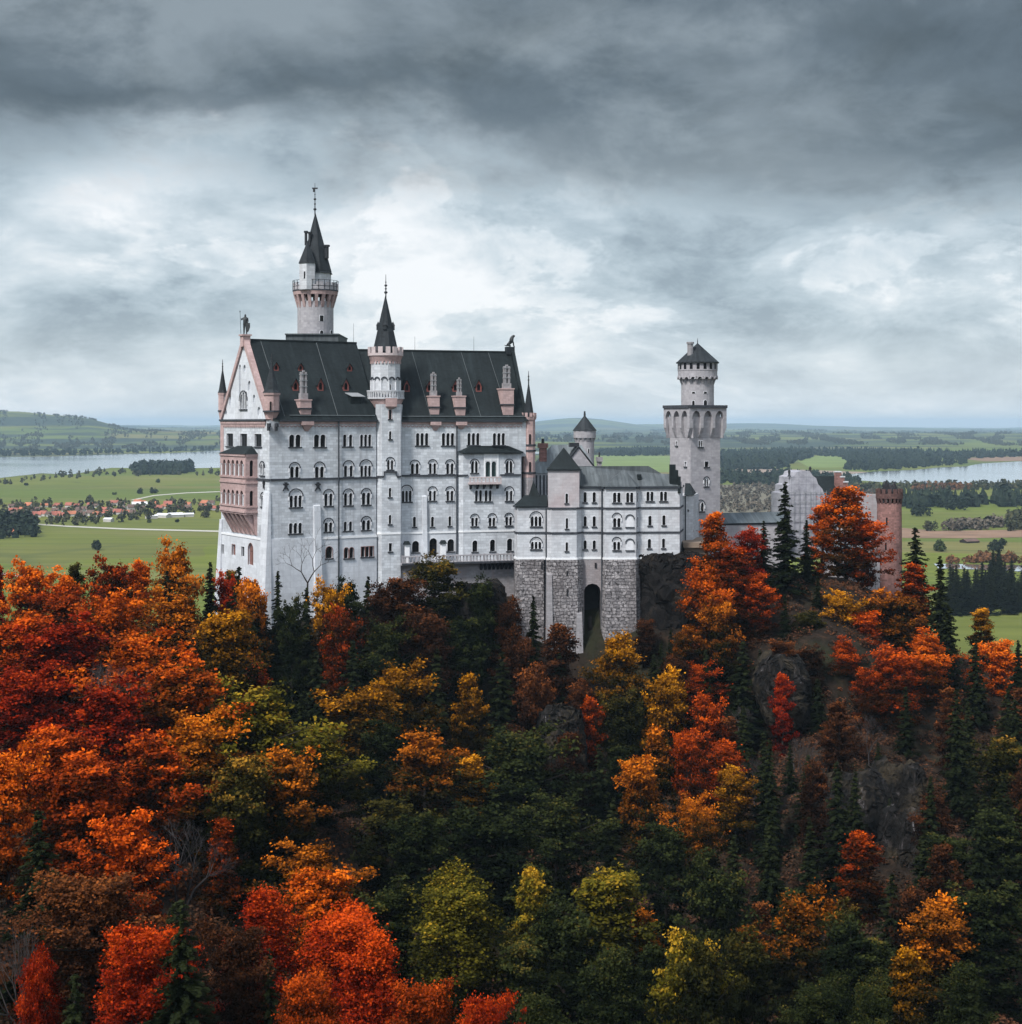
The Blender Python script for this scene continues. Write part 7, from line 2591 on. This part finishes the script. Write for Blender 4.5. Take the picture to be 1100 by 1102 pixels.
def canopy_Y(px, py, hgt):
    """where on the slope a tree of this height shows its top at (px, py)"""
    Ys = np.arange(96, 330, 2.0)
    z = hill_z((px - CX) / F * Ys, Ys) + hgt
    pr = HY - (z - H) * F / Ys
    k = np.where(pr <= py)[0]
    return float(Ys[k[0]]) if len(k) else float(Ys[np.argmin(np.abs(pr - py))])


def tree(px, py, wpx, kind, col, Y=None, hgt=None):
    TREES.append(dict(px=px, py=py, w=wpx, kind=kind, col=col, Y=Y, h=hgt))


R_, O_, C_, S_, B_, E_ = 'round', 'oval', 'cone', 'spruce', 'bare', 'near'
for t in [
    # left skyline
    (35, 614, 72, R_, 'orange', 290), (66, 640, 100, R_, 'burnt', 268), (122, 611, 70, R_, 'burnt', 300), (152, 602, 50, O_, 'orange', 315), (190, 590, 62, R_, 'turn', 322), (226, 606, 34, S_, 'spruce', 326), (257, 609, 36, S_, 'spruce', 326), (243, 622, 40, R_, 'red', 330),
    (299, 616, 26, 'spruce3', 'spruce', 334), (120, 645, 90, R_, 'orange', 262), (98, 656, 60, R_, 'olive', 264), (190, 642, 92, R_, 'turn', 285), (238, 662, 105, R_, 'gold', 268), (20, 668, 110, R_, 'burnt', 245), (66, 676, 120, R_, 'red', 238), (150, 688, 120, R_, 'orange', 234),
    (190, 722, 120, R_, 'orange', 222), (108, 704, 80, B_, 'bare', 225), (118, 742, 120, R_, 'red', 212), (28, 724, 110, R_, 'red', 214), (213, 772, 110, R_, 'turn', 208), (272, 742, 140, R_, 'lime', 226), (8, 812, 90, R_, 'orange', 178), (90, 818, 130, R_, 'burnt', 182), (310, 816, 95, R_, 'turn', 208),
    (160, 800, 110, R_, 'burnt', 192), (240, 878, 70, C_, 'burnt', 190), (195, 872, 100, B_, 'bare', 180), (100, 944, 170, E_, 'brown', 146), (195, 968, 150, 'spruce2', 'spruce', 132), (330, 912, 100, R_, 'turn', 186), (352, 942, 110, R_, 'orange', 172), (285, 950, 120, R_, 'red', 162),
    (368, 982, 140, E_, 'red', 150), (290, 1022, 70, S_, 'spruce', 140), (42, 872, 120, 'spruce2', 'spruce', 152), (402, 1002, 120, E_, 'red', 146), (80, 1048, 80, S_, 'spruce', 118), (40, 1035, 60, R_, 'red', 122), (330, 1050, 110, E_, 'burnt', 134), (140, 880, 100, R_, 'burnt', 172), (262, 820, 100, R_, 'olive', 200),
    (180, 615, 40, S_, 'spruce', 318), (212, 640, 44, S_, 'spruce', 310), (275, 640, 44, S_, 'spruce', 322), (315, 650, 40, R_, 'green', 322), (60, 790, 110, R_, 'burnt', 196), (30, 960, 60, B_, 'bare', 128), (255, 1000, 110, E_, 'brown', 140), (150, 1000, 130, E_, 'red', 134),
    (268, 628, 56, R_, 'turn', 324), (284, 640, 40, S_, 'spruce', 328), (330, 634, 40, S_, 'spruce', 328), (410, 634, 50, R_, 'brown', 330), (375, 628, 44, R_, 'green', 334),
    # centre
    (430, 720, 92, R_, 'gold', 288), (385, 748, 110, R_, 'gold', 275), (505, 724, 54, O_, 'gold', 300), (345, 792, 90, R_, 'lime', 240), (455, 792, 95, R_, 'turn', 255), (560, 790, 130, R_, 'green', 285), (420, 864, 105, R_, 'olive', 226), (505, 872, 115, R_, 'green', 232), (602, 700, 50, S_, 'spruce', 330), (625, 735, 44, R_, 'brown', 326), (690, 742, 50, S_, 'spruce', 322), (668, 752, 60, R_, 'olive', 314), (712, 690, 44, S_, 'spruce', 338), (728, 712, 50, R_, 'brown', 330), (560, 690, 50, R_, 'brown', 324), (490, 952, 160, E_, 'lime', 176), (572, 930, 66, O_, 'lime', 205),
    (650, 942, 125, R_, 'lime', 205), (612, 985, 100, R_, 'green', 185), (738, 1010, 84, R_, 'lime', 172), (716, 892, 84, R_, 'green', 240), (664, 688, 76, R_, 'gold', 327), (718, 728, 64, R_, 'gold', 315), (635, 746, 42, O_, 'burnt', 312), (705, 776, 64, C_, 'turn', 292), (602, 668, 70, O_, 'brown', 332), (574, 642, 34, S_, 'spruce', 338),
    (645, 802, 46, S_, 'spruce', 290), (354, 634, 52, R_, 'gold', 328), (365, 662, 60, R_, 'burnt', 318), (396, 622, 40, S_, 'spruce', 330), (432, 625, 76, R_, 'brown', 334), (472, 606, 80, R_, 'olive', 341), (520, 630, 50, R_, 'green', 336), (548, 650, 44, R_, 'brown', 336), (455, 660, 80, R_, 'brown', 322), (500, 670, 70, R_, 'green', 326),
    (415, 672, 70, R_, 'green', 318), (380, 690, 60, S_, 'spruce', 306), (540, 700, 70, S_, 'spruce', 318), (575, 720, 60, R_, 'brown', 310), (610, 790, 50, R_, 'brown', 296), (470, 700, 60, S_, 'spruce', 308), (340, 700, 60, S_, 'spruce', 290), (325, 745, 60, S_, 'spruce', 264), (415, 780, 70, R_, 'green', 262),
    (540, 880, 90, R_, 'green', 238), (600, 860, 90, R_, 'green', 255), (660, 860, 80, S_, 'spruce', 258), (450, 880, 80, R_, 'green', 218), (420, 960, 90, R_, 'green', 186), (560, 1010, 90, R_, 'green', 176), (660, 1020, 120, E_, 'green', 164), (460, 1060, 110, E_, 'burnt', 140), (580, 1070, 110, R_, 'green', 146), (520, 1075, 80, E_, 'red', 134),
    (690, 820, 70, R_, 'turn', 274), (745, 860, 60, R_, 'turn', 262),
    (704, 704, 52, S_, 'spruce', 334), (736, 694, 46, R_, 'brown', 338), (752, 716, 52, R_, 'burnt', 330), (722, 676, 40, S_, 'spruce', 342), (694, 668, 36, R_, 'brown', 343), (748, 660, 44, S_, 'spruce', 343), (840, 690, 50, R_, 'brown', 330), (880, 730, 54, S_, 'spruce', 320), (905, 770, 50, R_, 'brown', 306), (850, 800, 56, S_, 'spruce', 290), (800, 760, 56, S_, 'spruce', 304), (945, 800, 60, S_, 'spruce', 294),
    # right
    (768, 547, 58, O_, 'orange', 350), (790, 585, 60, O_, 'burnt', 346), (806, 572, 50, R_, 'red', 356), (760, 610, 60, R_, 'orange', 340), (775, 650, 56, R_, 'turn', 334), (812, 620, 60, R_, 'burnt', 345), (845, 520, 76, S_, 'spruce', 356), (868, 560, 60, S_, 'spruce', 362), (822, 560, 44, S_, 'spruce', 366), (911, 527, 76, R_, 'orange', 378), (884, 541, 44, O_, 'orange', 384),
    (930, 560, 60, R_, 'burnt', 376), (985, 567, 60, S_, 'spruce', 378), (1012, 600, 80, S_, 'spruce', 366), (1020, 650, 90, 'spruce2', 'spruce', 345), (984, 606, 56, O_, 'burnt', 372), (960, 642, 92, R_, 'turn', 352), (905, 642, 66, R_, 'gold', 350), (1000, 684, 64, R_, 'orange', 336), (1056, 652, 42, O_, 'gold', 375), (1076, 692, 64, R_, 'orange', 350), (1096, 690, 50, S_, 'spruce', 335),
    (932, 722, 40, R_, 'burnt', 325), (818, 700, 50, S_, 'spruce', 330), (868, 700, 50, R_, 'brown', 332), (895, 845, 46, S_, 'spruce', 278), (958, 860, 50, S_, 'spruce', 272), (842, 722, 34, O_, 'red', 312), (762, 756, 50, R_, 'burnt', 306), (790, 832, 60, R_, 'gold', 278), (822, 790, 84, S_, 'spruce', 282), (870, 812, 60, S_, 'spruce', 276), (925, 892, 84, O_, 'burnt', 246), (862, 968, 95, R_, 'turn', 206), (1010, 976, 95, R_, 'turn', 202), (976, 1016, 66, O_, 'gold', 184), (755, 1020, 80, R_, 'olive', 168), (806, 1010, 84, R_, 'olive', 180),
    (912, 1000, 90, R_, 'green', 190), (1062, 962, 110, R_, 'green', 206), (1000, 850, 60, S_, 'spruce', 268), (1042, 756, 70, S_, 'spruce', 300), (1082, 800, 90, R_, 'olive', 270), (1006, 856, 60, R_, 'brown', 258), (880, 620, 70, S_, 'spruce', 352), (845, 640, 70, S_, 'spruce', 342), (800, 690, 60, S_, 'spruce', 326), (1050, 690, 60, S_, 'spruce', 335), (960, 700, 80, R_, 'burnt', 330),
    (975, 740, 70, S_, 'spruce', 316), (930, 660, 60, R_, 'burnt', 346), (1085, 740, 60, S_, 'spruce', 308), (1045, 830, 90, S_, 'spruce', 272), (1075, 880, 90, R_, 'green', 240), (1020, 900, 80, R_, 'green', 240), (790, 900, 80, S_, 'spruce', 250), (830, 880, 70, S_, 'spruce', 254), (770, 940, 80, R_, 'green', 218), (960, 940, 70, S_, 'spruce', 226), (735, 680, 30, R_, 'turn', 336), (740, 790, 50, R_, 'burnt', 292), (760, 880, 50, R_, 'turn', 258),
    (1040, 1030, 100, E_, 'green', 172), (880, 1060, 100, R_, 'green', 160), (940, 1060, 80, R_, 'green', 158), (760, 700, 40, S_, 'spruce', 330), (910, 690, 44, R_, 'burnt', 336), (870, 660, 50, R_, 'olive', 346), (770, 580, 40, R_, 'orange', 352),
]:
    tree(*t)

for px, py, Y in ((800, 752, 306), (856, 790, 296), (905, 782, 298), (870, 835, 282), (812, 812, 288), (935, 765, 302)):
    tree(px, py, 34, B_, 'bare', Y, 11)
rf = np.random.default_rng(2024)


def pick(px, py):
    """mix of trees on each part of the slope, read from the photograph"""
    if px < 330 + max(0, py - 820) * .4 and py > 870:
        tab = [('burnt', .26), ('red', .1), ('brown', .2), ('spruce', .18), ('turn', .16), ('orange', .1)]
    elif px < 330 - max(0, (py - 820)) * -.45 and not (px > 280 and 640 < py < 740):
        tab = [('burnt', .27), ('orange', .17), ('red', .08), ('turn', .22), ('olive', .10), ('spruce', .1), ('brown', .06)]
    elif px < 560 and py < 720:
        tab = [('green', .3), ('brown', .22), ('spruce', .28), ('olive', .14), ('burnt', .06)]
    elif 520 < px < 760 and py > 760:
        tab = [('green', .6), ('olive', .2), ('turn', .06), ('spruce', .14)]
    elif px < 740 and py < 830:
        tab = [('gold', .22), ('turn', .2), ('olive', .2), ('green', .2), ('spruce', .1), ('brown', .08)]
    elif px < 760:
        tab = [('green', .5), ('olive', .28), ('turn', .1), ('spruce', .12)]
    elif py < 720:
        tab = [('spruce', .42), ('burnt', .2), ('orange', .14), ('turn', .14), ('brown', .1)]
    elif py < 900:
        tab = [('spruce', .64), ('brown', .22), ('green', .06), ('burnt', .08)]
    else:
        tab = [('green', .36), ('olive', .16), ('spruce', .32), ('turn', .1), ('brown', .06)]
    x = rf.random() * sum(p for _, p in tab)
    for c, p in tab:
        x -= p
        if x <= 0:
            return c
    return tab[0][0]


# fill the slope between them, farthest first
fill = []
tries = 0
have = [((t['px'] - CX) / F * t['Y'], t['Y']) for t in TREES]
while tries < 9000 and len(fill) < 330:
    tries += 1
    Y = float(rf.uniform(104, 345))
    px = float(rf.uniform(-50, 1150))
    X = (px - CX) / F * Y
    z = float(hill_z(X, Y))
    h = float(rf.uniform(13.5, 23))
    py = HY - (z + h - H) * F / Y
    if py > 1130 or py < 600:
        continue
    if 250 < px < 575 and Y > 330 or 540 < px < 705 and Y > 326:
        continue
    if 790 < px < 990 and 256 < Y < 330 and rf.random() < .6:      # open brown slope
        continue
    md = 7.6 if Y > 180 else 7.0
    if any((X - a) ** 2 + (Y - b) ** 2 < md * md for a, b in have):
        continue
    have.append((X, Y))
    c = pick(px, py)
    if c == 'spruce':
        kd, wd = S_, float(rf.uniform(6.5, 9.5))
        h *= 1.12
    else:
        kd, wd = rf.choice([R_, O_, O_, C_, C_]), float(rf.uniform(7.5, 11.5))
    fill.append(dict(px=px, py=HY - (z + h - H) * F / Y, w=wd * F / Y, kind=str(kd), col=c, Y=Y, h=h))
ALL = TREES + fill
for t in ALL:
    X = (t['px'] - CX) / F * t['Y']
    t['X'] = X
    g = float(hill_z(X, t['Y']))
    top = H - (t['py'] - HY) * t['Y'] / F
    h = t['h'] or (top - g)
    lo, hi = (11, 32) if t['kind'].startswith('spruce') else (11, 27)
    if t['kind'] not in (B_,) and not t['kind'].startswith('spruce'):
        h = max(h, 1.25 * t['w'] * t['Y'] / F)
    h2 = min(max(h, lo), hi)
    t['h'] = h2
    t['z'] = top - h2

# no filler stands in front of the crown top of a tree read from the photograph
def covers(f, t):
    if f['col'] in ('spruce', 'brown') and f['px'] > 770 and t['col'] in ('spruce', 'brown', 'green', 'bare', 'olive'):
        return False
    return f['Y'] < t['Y'] - 2 and abs(f['px'] - t['px']) < .36 * (f['w'] + t['w']) and f['py'] < t['py'] + .42 * t['h'] * F / t['Y'] and f['py'] + f['h'] * F / f['Y'] > t['py']


ALL = TREES + [f for f in fill if not any(covers(f, t) for t in TREES)]
# leave out trees that the nearer ones hide completely
ALL.sort(key=lambda t: t['Y'])
mask = np.zeros((276, 276), bool)
yy, xx = np.mgrid[0:276, 0:276] * 4.0 + 2
keep = []
for t in ALL:
    hp = t['h'] * F / t['Y']
    con = t['kind'].startswith('spruce')
    cyp = t['py'] + hp * .5
    e = ((xx - t['px']) / (t['w'] * .5)) ** 2 + ((yy - cyp) / (hp * .5)) ** 2 < 1
    if con:
        e = (yy > t['py']) & (yy < t['py'] + hp) & (np.abs(xx - t['px']) < t['w'] * .5 * (yy - t['py']) / hp)
    vis = (e & ~mask).sum()
    if vis >= max(6, .06 * e.sum()) or t in TREES and vis >= 4:
        keep.append(t)
        if t['kind'] != B_:
            core = ((xx - t['px']) / (t['w'] * .42)) ** 2 + ((yy - cyp) / (hp * .46)) ** 2 < 1 if not con else e
            mask |= core

COLN = {'red': 'crimson', 'burnt': 'rust orange', 'orange': 'bright orange', 'gold': 'golden', 'turn': 'half-turned', 'olive': 'olive green', 'lime': 'yellow green', 'green': 'dark green', 'brown': 'russet brown', 'spruce': 'dark', 'bare': 'leafless grey'}


def zone(t):
    px, py = t['px'], t['py']
    row = 'skyline' if py < 660 else 'upper slope' if py < 750 else 'middle slope' if py < 860 else 'lower slope' if py < 975 else 'bottom edge'
    colz = 'at far left' if px < 110 else 'left of the palace' if px < 230 else 'below the palace gable' if px < 330 else 'below the palace west wing' if px < 435 else 'below the palace terrace' if px < 555 else 'below the stone arch' if px < 695 else 'below the square tower' if px < 800 else 'below the sheeted gable' if px < 900 else 'below the red round tower' if px < 1010 else 'at far right'
    return row, colz


groups = {}
for t in keep:
    r_, c_ = zone(t)
    sp_k = 'spruce' if t['kind'].startswith('spruce') else 'tree'
    groups.setdefault((COLN[t['col']], sp_k, r_, c_), []).append(t)
for (cn, sk, r_, c_), ts in groups.items():
    ts.sort(key=lambda t: t['px'])
    for i, t in enumerate(ts):
        base = f"{cn} {sk} on the {r_} {c_}" if r_ != 'bottom edge' else f"{cn} {sk} along the bottom edge {c_}"
        if r_ == 'skyline':
            base = f"{cn} {sk} high on the hill {c_}"
        if len(ts) == 1:
            t['label'] = base
        elif len(ts) == 2:
            t['label'] = base + (', left one' if i == 0 else ', right one')
        else:
            t['label'] = base + f", {ORD[i]} from left"

rt_ = np.random.default_rng(9)
for t in keep:
    kd = t['kind']
    con = kd.startswith('spruce')
    if kd == S_:
        kd = f"spruce{rt_.integers(0, 3)}"
    elif kd == R_:
        kd = f"round{rt_.integers(0, 5)}" if t['Y'] > 165 else f"near{rt_.integers(0, 4)}"
    elif kd == O_:
        kd = f"oval{rt_.integers(0, 3)}" if t['Y'] > 165 else 'near1'
    elif kd == C_:
        kd = f"cone{rt_.integers(0, 3)}"
    elif kd == E_:
        kd = f"near{rt_.integers(0, 4)}"
    elif kd == B_:
        kd = f"bare{rt_.integers(0, 2)}"
    if con and t['Y'] < 200:
        kd = f"nearspruce{rt_.integers(0, 2)}"
    cm, tm, ph, pw_ = PROTO[kd]
    sz = t['h'] / ph
    sxy = t['w'] * t['Y'] / F / pw_
    sxy = min(max(sxy, sz * (1.0 if con else .55)), sz * 1.3)
    nm = 'spruce_tree' if con else 'bare_tree' if t['kind'] == B_ else 'broadleaf_tree'
    r = thing(nm, t['label'], 'spruce' if con else 'bare tree' if t['kind'] == B_ else 'broadleaf tree', (t['X'], t['Y'], t['z']), 'spruces on the castle hill' if con else 'autumn trees on the castle hill')
    r.scale = (sxy, sxy, sz)
    r.rotation_euler = (0, 0, float(rt_.uniform(0, 6.28)))
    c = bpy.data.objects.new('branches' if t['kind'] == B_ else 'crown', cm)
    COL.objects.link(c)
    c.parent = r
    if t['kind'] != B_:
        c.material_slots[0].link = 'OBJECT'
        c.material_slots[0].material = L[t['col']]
    if tm is not None:
        k = bpy.data.objects.new('trunk', tm)
        COL.objects.link(k)
        k.parent = r
print('TREES', len(keep), 'of', len(ALL))

# the bare tree against the palace wall
b_ = thing('bare_tree', 'leafless dark tree standing against the white palace wall', 'bare tree', (wp(332, HY, 332).x, 332, zat(640, 332)))
mb = MB()
rb_ = random.Random(12)


def fork(p, d, l, r, k):
    q = p + d * l * .5 + Vector((rb_.gauss(0, .1), rb_.gauss(0, .1), 0)) * l * .5
    e = q + d * l * .5
    mb.tube([p, q, e], [r, r * .85, r * .7], 5)
    if k == 0:
        return
    for s in ((-1, 1) if k > 1 else (-1, 0.2, 1)):
        a = s * rb_.uniform(.35, .75)
        nd = Vector((d.x * math.cos(a) + d.z * math.sin(a), d.y + rb_.uniform(-.3, .3), d.z * math.cos(a) - d.x * math.sin(a))).normalized()
        nd = (nd + Vector((0, 0, .25))).normalized()
        fork(e, nd, l * rb_.uniform(.62, .9), r * .62, k - 1)


fork(Vector(b_.location) + Vector((0, 0, -2)), Vector((.03, 0, 1)).normalized(), 4.5, .27, 6)
mb.build('branches', M['bark'], b_)

# undergrowth: bushes and saplings over the open ground
rng = np.random.default_rng(31)
PP, NN, TT = [], [], []
n_c = 10500
Ys = rng.uniform(100, 400, n_c * 2)
pxs = rng.uniform(-120, 1240, n_c * 2)
Xs = (pxs - CX) / F * Ys
ok = ~(((pxs > 225) & (pxs < 740) & (Ys > 333)) | ((pxs > 545) & (pxs < 700) & (Ys > 343)) | ((pxs > 730) & (pxs < 990) & (Ys > 372)))
dens_ = ((pxs > 780) & (pxs < 990) & (Ys > 255) & (Ys < 335)) | (rng.random(n_c * 2) < .5)
Xs, Ys, pxs = Xs[ok & dens_], Ys[ok & dens_], pxs[ok & dens_]
Zs = hill_z(Xs, Ys)
pick_ = rng.random(len(CRAG_PTS)) < .7
CP = np.array(CRAG_PTS)[pick_]
Xs, Ys, Zs = np.concatenate([Xs, CP[:, 0]]), np.concatenate([Ys, CP[:, 1]]), np.concatenate([Zs, CP[:, 2]])
for x, y, z in zip(Xs, Ys, Zs):
    br = rng.uniform(.5, 1.9)
    n = int(40 * br)
    d = rng.normal(size=(n, 3))
    d /= np.linalg.norm(d, axis=1, keepdims=True)
    q = d * (rng.uniform(.2, 1, n) ** .5)[:, None] * np.array([br, br, br * .8])
    PP.append(np.array([x, y, z + br * .4]) + q)
    nm = d * .5 + np.array([0, -.1, .8]) + rng.normal(size=(n, 3)) * .4
    NN.append(nm / np.linalg.norm(nm, axis=1, keepdims=True))
    TT.append(np.clip(rng.uniform(0, .75) + rng.uniform(-.1, .2, n), 0, 1))
PP, NN, TT = np.concatenate(PP), np.concatenate(NN), np.concatenate(TT)
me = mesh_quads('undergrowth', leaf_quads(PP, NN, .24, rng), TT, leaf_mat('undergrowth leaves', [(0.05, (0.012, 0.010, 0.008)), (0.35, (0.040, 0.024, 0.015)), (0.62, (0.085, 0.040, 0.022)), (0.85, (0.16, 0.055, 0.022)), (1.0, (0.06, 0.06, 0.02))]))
o = bpy.data.objects.new('undergrowth', me)
COL.objects.link(o)
prop(o, 'brown and russet undergrowth covering the castle hill', 'undergrowth', kind='stuff')

# woodland running on to both sides beyond the view
rw = np.random.default_rng(404)
VV, TT = [], []
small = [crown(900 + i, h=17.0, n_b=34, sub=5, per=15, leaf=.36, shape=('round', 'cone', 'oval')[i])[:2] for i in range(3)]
cnt_w = 0
while cnt_w < 290:
    Y = float(rw.uniform(110, 400))
    px = float(rw.choice([rw.uniform(-420, -60), rw.uniform(1150, 1600)]))
    X = (px - CX) / F * Y
    if abs(X) > 285:
        continue
    v, t_ = small[cnt_w % 3]
    s = rw.uniform(.85, 1.25)
    a = rw.uniform(0, 6.28)
    c_, s_ = math.cos(a), math.sin(a)
    VV.append(np.stack([(v[:, 0] * c_ - v[:, 1] * s_) * s + X, (v[:, 0] * s_ + v[:, 1] * c_) * s + Y, v[:, 2] * s + float(hill_z(X, Y)) - 1.0], 1))
    TT.append(t_ * .6 + rw.uniform(0, .4))
    cnt_w += 1
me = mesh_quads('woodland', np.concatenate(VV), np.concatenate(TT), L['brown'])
o = bpy.data.objects.new('woodland', me)
COL.objects.link(o)
prop(o, 'mixed woodland continuing along the hillside on both sides', 'woodland', kind='stuff')

# the spruce wood in the valley on the right: single trees
rs = np.random.default_rng(55)
spots = []
while len(spots) < 44:
    px, py = rs.uniform(1022, 1112), rs.uniform(630, 663)
    if py < 628 + (1040 - px) * .4:
        continue
    if all((px - a) ** 2 + ((py - b) * 1.6) ** 2 > 22 for a, b in spots):
        spots.append((px, py))
spots.sort()
for i, (px, py) in enumerate(spots):
    p = gp(px, py)
    cm, tm, ph, pw_ = PROTO[f'spruce{i % 3}']
    hh = rs.choice([13, 18, 24, 31]) * rs.uniform(.9, 1.1)
    row = 'back' if py < 640 else 'middle' if py < 651 else 'front'
    r = thing('spruce_tree', '', 'spruce', (p.x, p.y, 0), 'spruces of the valley wood')
    r['row'] = row
    r.scale = (hh / ph * 1.7,) * 2 + (hh / ph,)
    r.rotation_euler = (0, 0, i * 1.7)
    c = bpy.data.objects.new('crown', cm)
    COL.objects.link(c)
    c.parent = r
    spots[i] = r
cn_ = {}
for r in spots:
    row = r['row']
    cn_[row] = cn_.get(row, 0) + 1
    r['label'] = f"dark spruce in the {row} row of the valley wood at right, {ORD[min(cn_[row], 20) - 1]} from left"
    del r['row']
